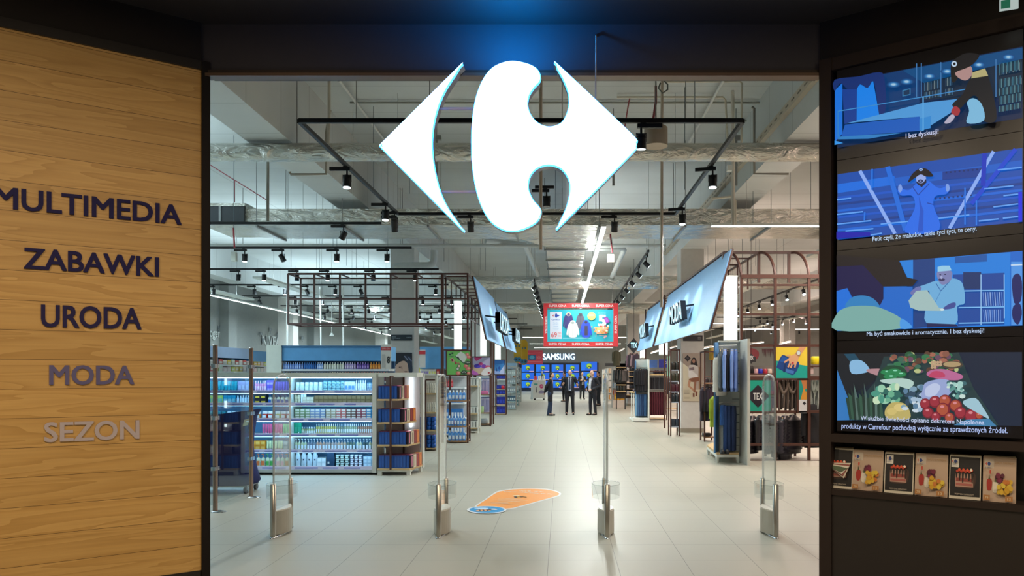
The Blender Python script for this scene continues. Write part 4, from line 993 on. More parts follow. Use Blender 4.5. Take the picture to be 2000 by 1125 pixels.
# ================================================================ goods
_G = {}
def goods(kind, w, h, d, c1, c2):
    key = (kind, round(w, 3), round(h, 3), round(d, 3), c1, c2)
    if key in _G: return _G[key]
    m = MB(); a = mt(c1, .35); b = mt(c2, .35)
    if kind == 'box':
        m.bx(-w / 2, -d / 2, 0, w / 2, d / 2, h, a).bx(-w * .36, -d / 2 - .002, h * .22, w * .36, -d / 2 + .002, h * .62, b)
    elif kind == 'slim':                       # narrow carton with a band along the top
        m.bx(-w / 2, -d / 2, 0, w / 2, d / 2, h * .95, a).bx(-w / 2, -d / 2, h * .95, w / 2, d / 2, h, b).bx(-w * .18, -d / 2 - .001, h * .1, w * .10, -d / 2 + .001, h * .85, mt('#2f62b4' if c1 == '#1c4c98' else c2, .4))
    elif kind == 'jar':
        m.lathe([(w * .46, 0), (w * .48, h * .08), (w * .48, h * .62), (w * .44, h * .68)], a, n=12).lathe([(w * .46, h * .68), (w * .46, h * .97), (w * .42, h)], b, n=12)
        m.bx(-w * .3, -w * .49, h * .18, w * .3, -w * .3, h * .52, b)
    elif kind == 'bottle':
        m.lathe([(w * .44, 0), (w * .47, h * .04), (w * .47, h * .62), (w * .38, h * .73), (w * .18, h * .78)], a, n=12, sy=.7).lathe([(w * .2, h * .78), (w * .2, h), (w * .16, h)], b, n=10)
        m.bx(-w * .3, -w * .345, h * .16, w * .3, -w * .2, h * .5, b)
    elif kind == 'flask':                      # big shouldered bottle, wide flat cap
        m.lathe([(w * .45, 0), (w * .48, h * .05), (w * .48, h * .72), (w * .3, h * .86)], a, n=12, sy=.6).lathe([(w * .26, h * .86), (w * .24, h)], b, n=10)
        m.lathe([(w * .12, h * .4), (w * .13, h * .5)], mt('#20304c', .5), (0, -w * .25, 0), 8)
    elif kind == 'pump':
        m.lathe([(w * .45, 0), (w * .47, h * .04), (w * .47, h * .6), (w * .3, h * .7), (w * .12, h * .73)], a, n=12, sy=.75).lathe([(w * .13, h * .73), (w * .13, h * .82), (w * .05, h * .83), (w * .05, h * .93)], b, n=8)
        m.bx(-w * .36, -w * .1, h * .93, w * .12, w * .1, h, b).bx(-w * .32, -w * .37, h * .1, w * .32, -w * .2, h * .46, b)
    elif kind == 'tube':
        m.lathe([(w * .36, 0), (w * .38, h * .16)], b, n=12).lathe([(w * .42, h * .16), (w * .45, h * .3)], a, n=12)
        vs = []
        for j in range(5):
            t = j / 4
            for i in range(12):
                an = 2 * math.pi * i / 12
                vs.append((math.cos(an) * w * (.45 + .04 * t), math.sin(an) * w * .45 * (1 - .9 * t), h * (.3 + .7 * t)))
        m.add(vs, [(j * 12 + i, j * 12 + (i + 1) % 12, (j + 1) * 12 + (i + 1) % 12, (j + 1) * 12 + i) for j in range(4) for i in range(12)], a, True)
        m.add(vs[-12:], [tuple(range(12))], a)
    elif kind == 'soap':                       # low box with a pale window
        m.bx(-w / 2, -d / 2, 0, w / 2, d / 2, h, a).bx(-w * .38, -d / 2 - .002, h * .2, w * .38, -d / 2 + .002, h * .8, b)
    elif kind == 'pack':                       # soft plastic-wrapped pack
        vs = []
        for j, (q, zz) in enumerate(((.82, 0), (1, .14), (1.02, .5), (1, .86), (.8, 1))):
            for i in range(12):
                an = 2 * math.pi * i / 12; c, s_ = math.cos(an), math.sin(an); k = (abs(c) ** 5 + abs(s_) ** 5) ** -.2
                vs.append((c * k * w / 2 * q, s_ * k * d / 2 * q, zz * h))
        m.add(vs, [(j * 12 + i, j * 12 + (i + 1) % 12, (j + 1) * 12 + (i + 1) % 12, (j + 1) * 12 + i) for j in range(4) for i in range(12)], a, True)
        m.add(vs[:12], [tuple(range(12))[::-1]], a); m.add(vs[-12:], [tuple(range(12))], b)
    _G[key] = m.mesh(kind)
    return _G[key]
NM = {'box': 'carton', 'slim': 'slim_pack', 'jar': 'jar', 'bottle': 'bottle', 'flask': 'bottle', 'pump': 'pump_bottle', 'tube': 'tube', 'soap': 'soap_box', 'pack': 'soft_pack'}
CT = {'box': 'box', 'slim': 'box', 'jar': 'jar', 'bottle': 'bottle', 'flask': 'bottle', 'pump': 'bottle', 'tube': 'tube', 'soap': 'box', 'pack': 'pack'}
GR = random.Random(11)
def row(kind, x0, x1, n, Y, z, h, c1, c2, where, stack=1, d=None, gap=.97, rz=0.0):
    """n goods side by side between world x0..x1 on a shelf at z, stacked up; one shared label for the run"""
    w = (x1 - x0) / n; hh = h / stack
    dd = d or min(.16, w if kind not in ('box', 'slim', 'soap') else .14)
    me = goods(kind, w * gap, hh * (.985 if stack > 1 else 1), dd, c1, c2)
    for i in range(n):
        for k in range(stack):
            put(NM[kind], me, (x0 + w * (i + .5), Y + dd / 2 + GR.uniform(0, .012), z + hh * k), where, CT[kind], where, rz + (GR.uniform(-.04, .04) if kind != 'soap' else 0))

# ================================================================ lit beauty shelf unit
YB = 12.1
S = F / YB
def bx_(px): return XX(px, YB)
UX0, UX1 = -6.75, -3.03
e = emp('shelf_unit', 'long lit bathroom goods shelf unit glowing blue white', 'shelf unit', ((UX0 + UX1) / 2, YB + .3, 0))
SHLED = mt((.32, .68, 1.0), .4, 0, 17.0); SHELFW = mt('#cfd8dc', .4); BACKB = mt('#74acd4', .5); LIP = mt('#d6d8f6', .35); TAGB = mt('#7f8cd8', .4)
part('back_panel', MB().bx(UX0, YB + .52, .1, UX1, YB + .56, 1.6, BACKB), e)
part('header', MB().bx(UX0, YB + .0, 1.595, UX1 + .0, YB + .56, 1.667, mt('#cdd0c4', .5)), e)
part('plinth', MB().bx(UX0, YB + .02, .035, UX1, YB + .5, .115, mt('#cdd5d4', .45)).bx(UX0 + .03, YB + .08, 0, UX1 - .03, YB + .5, .035, mt('#1c2a2c', .7)), e)
for x0 in (UX1 - .065, bx_(566) - .015, UX0):
    part('upright', MB().bx(x0, YB + .005, .03, x0 + (.065 if x0 > -3.2 else .03), YB + .55, 1.6, mt('#cdd0c8', .5)), e)
SHZ = [1.355, 1.155, .90, .652, .392, .118]
for j, z in enumerate(SHZ):
    sh = part('shelf', MB().bx(UX0 + .03, YB + .012, z - .02, UX1 - .065, YB + .52, z, SHELFW), e)
    m = MB(); m.bx(UX0 + .03, YB - .005, z - .028, UX1 - .065, YB + .012, z + .026, LIP)
    R = random.Random(j); x = UX0 + .1
    while x < UX1 - .3:
        wd = R.uniform(.12, .4); m.bx(x, YB - .008, z - .012, min(x + wd, UX1 - .08), YB - .004, z + .008, TAGB); x += wd + R.uniform(.06, .2)
    part('price_rail', m, sh, 'lilac price rail')
    if j < 5:
        part('light_bar', MB().bx(UX0 + .06, YB + .014, z - .031, UX1 - .09, YB + .036, z - .022, SHLED), sh, 'glowing light bar')
part('light_bar', MB().bx(UX0 + .06, YB + .02, 1.578, UX1 - .09, YB + .06, 1.592, SHLED), e, 'glowing light bar')
sh1, sh2, sh3, sh4, sh5, sh6 = SHZ
YP = YB + .13
def brow(kind, p0, p1, n, j, top, c1, c2, what, stack=1, d=None):
    row(kind, bx_(p0), bx_(p1), n, YP, SHZ[j], (765, 789, 819, 849, 880, 913)[j] / S - top / S - .02 + .0, c1, c2, '%s on the %s shelf of the lit bathroom unit' % (what, ('top', 'second', 'third', 'fourth', 'fifth', 'bottom')[j]), stack, d)
# top shelf
brow('tube', 398, 455, 9, 0, 742, '#1ba4b4', '#0c7c90', 'teal tube')
brow('box', 457, 487, 4, 0, 742, '#a9a4cc', '#c9c8e4', 'lilac carton')
brow('bottle', 490, 513, 5, 0, 741, '#d88cb8', '#e8c4dc', 'pink bottle')
brow('box', 514, 528, 2, 0, 740, '#6c58c0', '#a494e0', 'violet carton', 2)
brow('tube', 529, 566, 7, 0, 743, '#7c68c8', '#d8d4f0', 'violet tube')
brow('jar', 570, 624, 6, 0, 744, '#cfe4e0', '#e4ecec', 'pale mint jar')
brow('jar', 625, 667, 5, 0, 741, '#b8d8dc', '#4c8c9c', 'white and teal stacked jar', 3)
brow('box', 668, 688, 3, 0, 743, '#dce8f4', '#6c9ce0', 'white and blue carton')
brow('bottle', 689, 711, 5, 0, 740, '#e4ecf8', '#f0f4fc', 'tall white bottle')
brow('jar', 712, 729, 4, 0, 745, '#d4e4f0', '#9cbcd8', 'small pale blue jar', 2)
# second shelf
brow('box', 398, 428, 4, 1, 770, '#b8c460', '#5ca8a0', 'lime carton')
brow('box', 429, 453, 3, 1, 770, '#0c8ca8', '#68b8c4', 'deep teal carton')
brow('bottle', 454, 486, 6, 1, 770, '#c8dcf0', '#e8f4fc', 'clear pale bottle')
brow('box', 490, 513, 2, 1, 768, '#1c1c22', '#c8a030', 'black carton with a yellow stripe', 2)
brow('pump', 515, 566, 6, 1, 768, '#d8ccb0', '#2c5494', 'cream pump bottle with blue neck')
brow('jar', 569, 580, 2, 1, 769, '#d4c8a4', '#e0d8b8', 'cream tub', 2)
brow('tube', 580, 592, 2, 1, 767, '#e8f0f4', '#f4f8fc', 'white tube')
brow('soap', 585, 607, 3, 1, 773, '#cfc4a8', '#dcd4c0', 'cream soap box', 2, .12)
brow('soap', 608, 728, 13, 1, 770, '#7c6440', '#8c7450', 'brown kraft soap box', 2, .12)
# third shelf
for i, (c1, c2, p0, p1, n) in enumerate((('#0c5c64', '#1c8c94', 398, 433, 4), ('#3c3440', '#e0e4e8', 434, 452, 2), ('#5c4c3c', '#d8dce0', 453, 472, 2), ('#2c2428', '#c8a46c', 473, 488, 2), ('#c87824', '#e8e8e4', 490, 502, 1), ('#c83424', '#f0ece8', 503, 527, 2), ('#c8c060', '#ece8dc', 529, 541, 1), ('#c8605c', '#ece8e4', 541, 563, 2))):
    brow('jar', p0, p1, n, 2, 801, c1, c2, ('dark teal', 'plum', 'brown', 'near black', 'orange', 'red', 'yellow', 'coral')[i] + ' candle jar')
for c1, p0, n, nm in (('#7c9464', 570, 3, 'green'), ('#7c90b4', 600, 3, 'grey blue'), ('#b8a484', 631, 2, 'sand'), ('#d07068', 651, 2, 'coral'), ('#6c4434', 671, 2, 'brown'), ('#943444', 691, 2, 'maroon'), ('#2c84b4', 711, 2, 'blue')):
    brow('soap', p0, p0 + n * 10, n, 2, 796, c1, '#dcd4c4', nm + ' soap box', 4, .12)
# fourth shelf
brow('tube', 398, 470, 8, 3, 831, '#34404c', '#8c7c40', 'dark tube')
brow('tube', 505, 545, 8, 3, 826, '#e0608c', '#f0a8c0', 'bright pink tube')
brow('tube', 546, 567, 5, 3, 826, '#8cc88c', '#c8e4c4', 'light green tube')
brow('box', 568, 583, 2, 3, 824, '#1c9c78', '#40b490', 'green carton', 1, .05)
brow('bottle', 569, 610, 12, 3, 832, '#b8bc84', '#e8f0f4', 'small olive bottle')
brow('bottle', 611, 652, 10, 3, 826, '#cfc464', '#f4f8fc', 'yellow banded slim bottle')
brow('bottle', 652, 693, 10, 3, 826, '#a4ac8c', '#f4f8fc', 'sage slim bottle')
brow('bottle', 693, 730, 9, 3, 826, '#b8886c', '#f4f8fc', 'tan slim bottle')
# fifth shelf
brow('soap', 460, 512, 5, 4, 859, '#d88c24', '#e8b458', 'orange soap box', 2, .12)
brow('tube', 513, 528, 3, 4, 859, '#dce4b0', '#7c3c8c', 'cream tube with violet cap')
brow('tube', 529, 546, 3, 4, 859, '#d8d8a8', '#d84c84', 'cream tube with pink cap')
brow('soap', 547, 567, 2, 4, 859, '#8c9c9c', '#b4b8b0', 'grey soap box', 2, .12)
for c1, c2, p0, n, nm in (('#c4cca4', '#d8e0c0', 569, 4, 'pale lime'), ('#7c8494', '#c8d0dc', 593, 3, 'navy banded'), ('#c89c84', '#e0c4b0', 611, 3, 'peach'), ('#b8a49c', '#d8ccc4', 629, 4, 'rose grey'), ('#c4a890', '#dccab8', 653, 3, 'sand'), ('#6c7c6c', '#c4ccc0', 671, 3, 'dark sage'), ('#dcdcb8', '#ecece0', 690, 2, 'pale cream'), ('#4c6464', '#b4c4c0', 703, 2, 'dark green'), ('#c8c49c', '#e4e0c8', 715, 2, 'straw')):
    brow('pump', p0, p0 + n * 6, n, 4, 856, c1, '#e8f0f8', nm + ' pump bottle')
# bottom shelf
for c2, p0, nm in (('#d86c34', 492, 'orange'), ('#4ca44c', 510, 'green'), ('#d89c9c', 531, 'pink'), ('#c88c50', 549, 'amber')):
    brow('pump', p0, p0 + 18, 2, 5, 886, '#c8c8a8', c2, nm + ' hand wash bottle')
brow('soap', 410, 487, 7, 5, 890, '#6c8494', '#a4b8c4', 'slate soap box', 3, .12)
brow('flask', 569, 614, 4, 5, 881, '#c8d8e0', '#eef6fa', 'big white bottle with an orange label')
brow('soap', 614, 631, 2, 5, 893, '#cfdce0', '#e0e8ec', 'small white box', 2, .12)
brow('jar', 649, 677, 3, 5, 887, '#24443c', '#c8dcd4', 'dark green jar', 3)
brow('jar', 678, 703, 3, 5, 887, '#4c4c68', '#e0e4ec', 'slate and white jar', 3)
brow('soap', 705, 729, 3, 5, 890, '#a8c8dc', '#cce0ec', 'pale blue box', 3, .12)
m = MB(); vs = [(bx_(632), YP, sh6), (bx_(648), YP, sh6), (bx_(649), YP, sh6 + .14), (bx_(646), YP, sh6 + .25), (bx_(638), YP, sh6 + .27), (bx_(634), YP, sh6 + .2)]
m.prism([Vector(v) for v in vs], (0, .1, 0), mt('#123c5c', .6)).bx(bx_(635), YP - .004, sh6 + .05, bx_(638.5), YP + .002, sh6 + .085, WHITE)
solo('toiletry_bag', m, 'dark blue toiletry bag on the bottom shelf of the lit bathroom unit', 'bag')

# ================================================================ generic open shelf rack
def rack(name, lab, x0, x1, y0, y1, zs, top, frame=RUST, shelf=PALEW, back=None, posts=True, th=.03, cat='shelf unit', legs=None, foot=None):
    e = emp(name, lab, cat, ((x0 + x1) / 2, (y0 + y1) / 2, 0))
    if posts:
        for x in (x0, x1):
            for y in (y0, y1): part('post', MB().bx(x - .016, y - .016, 0, x + .016, y + .016, top, frame), e)
        part('top_frame', MB().bx(x0, y0 - .016, top - .03, x1, y0 + .016, top, frame).bx(x0, y1 - .016, top - .03, x1, y1 + .016, top, frame).bx(x0 - .016, y0, top - .03, x0 + .016, y1, top, frame).bx(x1 - .016, y0, top - .03, x1 + .016, y1, top, frame), e)
    for z in zs: part('shelf', MB().bx(x0 + .017, y0 + .0, z - th, x1 - .017, y1 - .0, z, shelf), e)
    if back: part('back_panel', MB().bx(x0, y1 + .017, .02, x1, y1 + .04, top, back), e)
    if foot: part('base', MB().bx(x0, y0 + .02, 0, x1, y1, foot, WHITE), e)
    return e

# ================================================================ navy carton end unit
e = emp('end_display', 'white end display stacked with navy cartons on wooden shelves', 'display', (-2.75, 12.3, 0))
part('back_panel', MB().bx(-3.0, 12.62, .05, -2.42, 12.66, 1.62, mt('#c2b9c0', .5)), e)
part('header', MB().bx(-3.0, 12.1, 1.60, -2.36, 12.66, 1.667, mt('#cdd0c8', .5)), e)
part('side_panel', MB().bx(-2.40, 12.6, .05, -2.36, 12.74, 1.66, mt('#c9d2d0', .5)), e)
part('rust_frame', MB().bar((-2.775, 12.0, .1), (-2.775, 12.0, 1.61), .028, RUST).bar((-2.775, 12.0, 1.60), (-2.69, 12.6, 1.60), .028, RUST).bar((-2.69, 12.6, .1), (-2.69, 12.6, 1.61), .028, RUST), e, 'rust brown frame')
part('light_tube', MB().cyl((-2.565, 12.58, .75), (-2.565, 12.58, 1.59), .02, mt('#e8ffff', .4, 0, 6), n=10), e, 'lit white tube')
ZL = [1.241, .865, .498, .114]; FX = [-2.66, -2.58, -2.51, -2.47]; BX_ = [-2.585, -2.47, -2.41, -2.37]
m = MB(); m.bx(-3.0, 12.06, 0, -2.93, 12.14, .085, WHITE).bx(-2.53, 12.06, 0, -2.47, 12.14, .085, WHITE).bx(-2.42, 12.5, 0, -2.37, 12.56, .085, WHITE).bx(-3.0, 12.05, .055, -2.46, 12.6, .085, WHITE)
part('base', m, e)
for j in range(4):
    z = ZL[j]
    o = [(-3.0, 12.03, z), (FX[j], 12.03, z), (BX_[j], 12.5, z), (BX_[j], 12.6, z), (-3.0, 12.6, z)]
    part('shelf', MB().prism([Vector(q) - Vector((0, 0, .028)) for q in o], (0, 0, .028), PALEW), e)
    n = int((FX[j] - .01 + 2.985) / .0495)
    lv = ('top', 'second', 'third', 'lowest')[j]
    row('slim', -2.985, -2.985 + n * .0495, n, 12.06, z, .218, '#1c4c98', '#5c1c44', 'narrow navy carton on the %s shelf of the end display' % lv, 1, .22)
    u = Vector((BX_[j] - FX[j], .42, 0)); L_ = u.length; u.normalize(); ang = math.atan2(u.y, u.x)
    for k, (c1, c2, nm) in enumerate((('#2a1a24', '#d87ca0', 'black and pink'), ('#d8ccb4', '#8c7c64', 'cream'), ('#7c1c28', '#a43c3c', 'maroon'), ('#c8682c', '#e09c50', 'orange'))):
        wd = L_ / 4
        c = Vector((FX[j] + .012, 12.075, z)) + u * (wd * (k + .5)) + Vector((-u.y, u.x, 0)) * .05
        put('slim_pack', goods('slim', wd * .96, .218, .09, c1, c2), c, '%s carton at the angled edge of the %s end display shelf' % (nm, lv), 'box', None, ang)

# ================================================================ second end unit (white bottles, blue packs)
Y = 15.9
x0, x1 = XX(812, Y), XX(853, Y)
e = rack('end_display', 'end display with white bottles above blue wrapped packs', x0, x1, Y, Y + .5, [1.233, .828, .444, .06], 1.65, WHITE, PALEW, mt('#c8c8c2', .5), True)
part('rust_frame', MB().bar((XX(832, Y), Y - .03, .02), (XX(832, Y), Y - .03, 1.52), .03, RUST).bar((XX(832, Y), Y - .03, 1.52), (XX(850, Y), Y - .03, 1.52), .03, RUST), e, 'rust brown frame')
for z, lv in ((1.233, 'top'), (.828, 'second')):
    row('flask', x0 + .03, x1 - .03, 8, Y + .02, z, .21, '#d8d8cc', '#e4e4dc', 'plain white bottle on the %s shelf above the blue packs' % lv, 1, .06)
for z, lv in ((.444, 'third'), (.06, 'lowest')):
    row('pack', x0 + .03, x1 - .03, 4, Y + .02, z, .28, '#1c5cb4', '#9c3c7c', 'bright blue wrapped pack on the %s end display shelf' % lv, 3, .2)

# ================================================================ blue-topped gondola behind the lit unit
Y = 15.0
gx0, gx1 = XX(521, Y), XX(760, Y)
e = emp('shelf_unit', 'tall shelf unit with a sky blue header behind the lit unit', 'shelf unit', ((gx0 + gx1) / 2, Y + .3, 0))
BLUEH = mt('#5c9cd0', .5)
part('end_panel', MB().bx(gx0, Y - .02, 0, XX(550, Y), Y + .6, 2.23, mt('#cfd4ca', .5)), e)
part('header', MB().bx(XX(550, Y), Y + .02, 1.91, gx1, Y + .6, 2.2, BLUEH).bx(XX(550, Y), Y + .0, 2.19, gx1, Y + .1, 2.22, mt('#3c6c94', .5)), e)
part('back_panel', MB().bx(XX(550, Y), Y + .5, .1, gx1, Y + .56, 1.91, mt('#24507c', .5)), e)
for z in (1.745, 1.5, 1.2, .8, .4): part('shelf', MB().bx(XX(550, Y), Y, z - .04, gx1, Y + .5, z, mt('#d4dce0', .4)), e)
for c1, c2, p0, p1, n, nm in (('#6c94dc', '#a8c4f0', 551, 591, 9, 'light blue'), ('#1c5ca8', '#3c7cc8', 592, 617, 6, 'deep blue'), ('#7ca4e0', '#c4d8f4', 618, 630, 3, 'pale blue'), ('#d4dcd0', '#e4e8e0', 631, 671, 8, 'white green'), ('#b4a4dc', '#e0d4ec', 672, 694, 5, 'lilac'), ('#6c50b0', '#b49ce0', 695, 720, 5, 'violet'), ('#d8882c', '#e8a850', 721, 742, 4, 'orange')):
    row('bottle', XX(p0, Y), XX(p1, Y), n, Y + .02, 1.745, .138, c1, c2, '%s shampoo bottle under the sky blue header' % nm)
for c1, c2, p0, p1, n, nm in (('#2c5cb0', '#5c8cd0', 551, 640, 18, 'blue'), ('#c8d4cc', '#dce4dc', 641, 670, 6, 'grey'), ('#a83444', '#d06c74', 671, 757, 16, 'red')):
    row('bottle', XX(p0, Y), XX(p1, Y), n, Y + .02, 1.5, .19, c1, c2, '%s bottle just above the white top of the lit unit' % nm)
e = emp('price_card', 'tall white price card with a red band standing by the column', 'sign', (XX(754, 14.9), 14.9, 1.745))
m = MB(); m.bx(XX(744, 14.9), 15.05, 1.745, XX(764, 14.9), 15.3, 1.75, WHITE).bx(XX(744, 14.9), 14.9, 1.745, XX(764, 14.9), 14.91, 2.24, mt('#d4d2cc', .5))
part('card', m, e)
m = MB(); p = Pic(m, lambda x, y, k: P(x, y, 14.897 - .0008 * k))
p.rect(744, 678, 764, 684, '#b8343c'); p.text('SUPER CENA', 746, 682.5, 762, 682.5, 746, 679.5, '#e8c8c4'); p.text('8', 756, 710, 761.5, 710, 756, 696, '#1c2024', .04); p.rect(746, 692, 752, 718, '#b4b4b0'); p.text('99', 762, 700, 764, 700, 762, 697, '#1c2024')
part('print', m, e)
# ---- pale wall gondola running into the shop on the far side
Xg = -6.95
e = emp('shelf_unit', 'pale blue topped shelf run along the far side, behind the barrier glass', 'shelf unit', (Xg - .2, 17.2, 0))
part('header', MB().bx(Xg - .4, 14.3, 1.98, Xg, 16.5, 2.2, mt('#9cbce4', .5)).bx(Xg - .4, 16.52, 1.93, Xg, 20, 2.17, BLUEH), e)
part('back_panel', MB().bx(Xg - .42, 14.3, 0, Xg - .38, 20, 1.98, mt('#9cacb8', .5)), e)
for z in (1.84, 1.70, 1.4, 1.0, .5): part('shelf', MB().bx(Xg - .4, 14.3, z - .03, Xg, 20, z, mt('#d4dce0', .4)), e)
R = random.Random(4)
for z, hs in ((1.84, .11), (1.70, .11)):
    for k in range(24):
        c = R.choice(('#d8d4d0', '#e0e4e8', '#c8dcd0', '#dcc8cc', '#c84c4c', '#d8c04c', '#3c6cb0', '#c8d848'))
        nm = {'#d8d4d0': 'off white', '#e0e4e8': 'white', '#c8dcd0': 'mint', '#dcc8cc': 'rose', '#c84c4c': 'red', '#d8c04c': 'yellow', '#3c6cb0': 'blue', '#c8d848': 'lime'}[c]
        put('carton', goods('box', .16, hs * R.uniform(.8, 1), .12, c, '#e4e0dc'), (Xg - .08, 14.4 + k * .19, z), 'small %s carton on the pale run, %s visible shelf' % (nm, 'upper' if z > 1.8 else 'lower'), 'box', 'small cartons on the pale run', math.pi / 2)

# ================================================================ wall lettering of the far beauty wall
XW = -14.585
def wallL(px, py, k=0):
    Y = XW * F / (px - CX); return Vector((XW + .004 + .002 * k, Y, ZZ(py, Y)))
def wall_text(t, p0, p1, y0, y1, lab):
    a, b = wallL(p0, y1), wallL(p1, y1); c = wallL(p0, y0)
    b.z = a.z
    m = MB().text(t, a, b - a, Vector((0, 0, c.z - a.z)), mt('#d0d4d2', .5), .02, .02, Vector((1, 0, 0)))
    solo('wall_word', m, lab, 'lettering')
wall_text('NIVEA', 511, 546, 654, 674, 'white raised word NIVEA on the far beauty wall')
wall_text('rogenur', 404, 440, 645, 663, 'white raised word partly hidden by the timber wall edge')
wall_text('A', 575, 583, 664, 674, 'single white raised letter behind a hanging pipe on the beauty wall')
m = MB(); p = Pic(m, wallL)
R = random.Random(9)
for x, y in ((425, 636), (429, 632), (453, 640), (456, 652), (507, 648), (510, 660), (524, 640), (540, 648), (549, 638), (558, 658), (575, 645), (586, 656)):
    p.line([(x, y), (x + R.uniform(-3, 3), y + 7), (x + 2, y + 12)], 1.0, '#5c6468'); p.oval(x + 2, y + 4, 2.4, 3.4, '#6c7478', 8); p.oval(x + 2, y + 4, 1.4, 2.2, '#868c8e', 8)
solo('wall_drawing', m, 'faint grey line drawings of bottles on the far beauty wall', 'wall drawing')
for px in (561, 626, 670):
    solo('conduit', MB().cyl(P(px, 560, 24), P(px + (1 if px != 561 else 0), 690, 24), .03, PIPE, n=8), 'white pipe dropping to the beauty shelves, seen at column %s' % {561: 'nearest the pale end panel', 626: 'above the blue header middle', 670: 'above the violet bottles'}[px], 'pipe')
m = MB(); m.cyl((P(648, 540, 28).x, 28, 6.3), P(648, 648, 28), .012, WHITE, n=6).lathe([(.09, 0), (.02, .12)], WHITE, P(648, 656, 28), 12)
solo('pendant', m, 'small white pendant hanging above the blue header', 'lamp')

# ================================================================ beauty column: plate and poster
YC = 20.495
e = emp('direction_plate', 'dark direction plate with small white writing on the beauty column', 'sign', P(784, 660, YC))
m = MB(); m.bx(XX(764.5, YC), YC - .03, ZZ(665, YC), XX(805, YC), YC, ZZ(654, YC), mt('#16242e', .5)); part('plate', m, e)
m = MB(); p = Pic(m, lambda x, y, k: P(x, y, YC - .031 - .0006 * k)); p.text('URODA', 766, 659, 773, 659, 766, 657, '#b4c4c8'); p.text('DOM I OGRÓD', 766, 661.5, 782, 661.5, 766, 659.6, '#c4d0d4'); p.text('12', 766, 664, 769, 664, 766, 662.4, '#a4b4b8'); p.text('KOSMETYKI', 794, 660, 804, 660, 794, 658, '#b4c4c8')
part('writing', m, e)
e = emp('poster', 'poster of a dark haired woman with closed lips on the beauty column', 'poster', P(784, 730, YC))
part('sheet', MB().bx(XX(765, YC), YC - .012, ZZ(760, YC), XX(805, YC), YC, ZZ(689, YC), mt('#171a26', .5)), e)
m = MB(); p = Pic(m, lambda x, y, k: P(x, y, YC - .0125 - .0006 * k), 740, 640, 11.25)
p.blob([(560, 620), (700, 640), (730, 800), (730, 990), (660, 990), (640, 800), (590, 740)], '#2c3448', 4)
p.blob([(310, 760), (330, 730), (360, 760), (355, 880), (320, 895)], '#c49c88', 4)
p.blob([(320, 990), (330, 900), (400, 800), (520, 730), (590, 750), (640, 850), (650, 1300), (350, 1300)], '#cfac98', 5)
p.blob([(435, 870), (470, 855), (500, 890), (470, 885)], '#2c1c1c', 3); p.blob([(430, 850), (500, 845), (520, 900), (505, 920), (490, 880)], '#b08c7c', 3); p.blob([(545, 970), (600, 955), (640, 975), (590, 985)], '#6c4440', 3)
p.line([(560, 620), (640, 720)], 20, '#8c94ac'); p.line([(650, 650), (720, 740)], 26, '#6c7894')
part('print', m, e)
YD = XX(807, 20.5)
# ================================================================ rust pergola over beauty and its sky blue fascia boards
def rods(name, lab, segs, t=.045, cat='frame'):
    """pergola: list of (part name, [(a, b, t), ...])"""
    a = segs[0][1][0][0]
    e = emp(name, lab, cat, (a[0], a[1], 0))
    for nm, bars in segs:
        m = MB()
        for q in bars: m.bar(q[0], q[1], q[2] if len(q) > 2 else t, RUST)
        part(nm, m, e)
    return e
ZT, ZM, ZB = 4.04, 3.44, 2.84
Yf, Yr = 17.75, 18.6
xs = [XX(p, Yf) for p in (563, 614, 664, 714, 763, 814, 864)]
segs = [('post', [((xs[-1], Yf, 0), (xs[-1], Yf, ZT), .07)]), ('post', [((-2.26, Yf, 0), (-2.26, Yf, ZT), .045)])]
for z in (ZT, ZM, ZB): segs.append(('rail', [((xs[0], Yf, z), (xs[-1], Yf, z), .045)]))
for x in xs[:-1]: segs.append(('upright', [((x, Yf, ZB), (x, Yf, ZT), .04)]))
segs.append(('rear_rail', [((xs[0], Yr, ZT), (xs[-1], Yr, ZT), .035), ((xs[0], Yr, ZB), (xs[-1], Yr, ZB), .035)]))
for x in xs[:-1]: segs.append(('cross_bar', [((x, Yf, ZT), (x, Yr, ZT), .03)]))
segs.append(('cross_bar', [((xs[0], Yf, ZB), (xs[0], Yr, ZB), .03), ((xs[0] , Yr, ZB), (xs[0], Yr, ZT), .035)]))
segs.append(('rail', [((xs[-1], Yf, ZT), (-2.26, Yf, ZT), .04), ((xs[-1], Yf, ZM), (-2.26, Yf, ZM), .03), ((xs[-1], Yf, ZB), (-2.26, Yf, ZB), .03), ((xs[-1], Yf, 2.22), (-2.26, Yf, 2.22), .03)]))
for x in (-2.86, -2.26):
    segs.append(('side_rail', [((x, Yf, ZT), (x, 30.2, ZT), .04), ((x, Yf, ZM - .1), (x, 30.2, ZM - .1), .03)]))
for k in range(14): segs.append(('rung', [((-2.86, Yf + .9 * k + .5, ZT), (-2.26, Yf + .9 * k + .5, ZT), .03), ((-2.86, Yf + .9 * k + .5, ZM - .1), (-2.86, Yf + .9 * k + .5, ZT), .028)]))
for y in (23.4, 24.4, 30.2): segs.append(('post', [((-2.26, y, 0), (-2.26, y, ZT), .045)])); segs.append(('post', [((-2.86, y, 0), (-2.86, y, ZT), .045)]))
rods('rust_pergola', 'rust brown tube pergola over the beauty racks', segs)
FASC = mt('#7caedb', .5)
def fascia(side, y0, y1, xt, xb, zt, zb, lab):
    e = emp('fascia_board', lab, 'sign board', ((xt + xb) / 2, (y0 + y1) / 2, zb), 0, None)
    a, b = Vector((xt, y0, zt)), Vector((xb, y0, zb))
    u = Vector((0, y1 - y0, 0)); n = Vector((side * .04, 0, .01))
    part('board', MB().prism([a, b, b + u, a + u], n, FASC), e)
    m = MB()
    for q in (Vector((0, 0, 0)), u): m.bar(a + n + q, b + n + q, .035, RUST)
    m.bar(a + n, a + n + u, .025, RUST); m.bar(b + n, b + n + u, .025, mt('#8c6a4c', .5))
    part('frame', m, e)
    return e
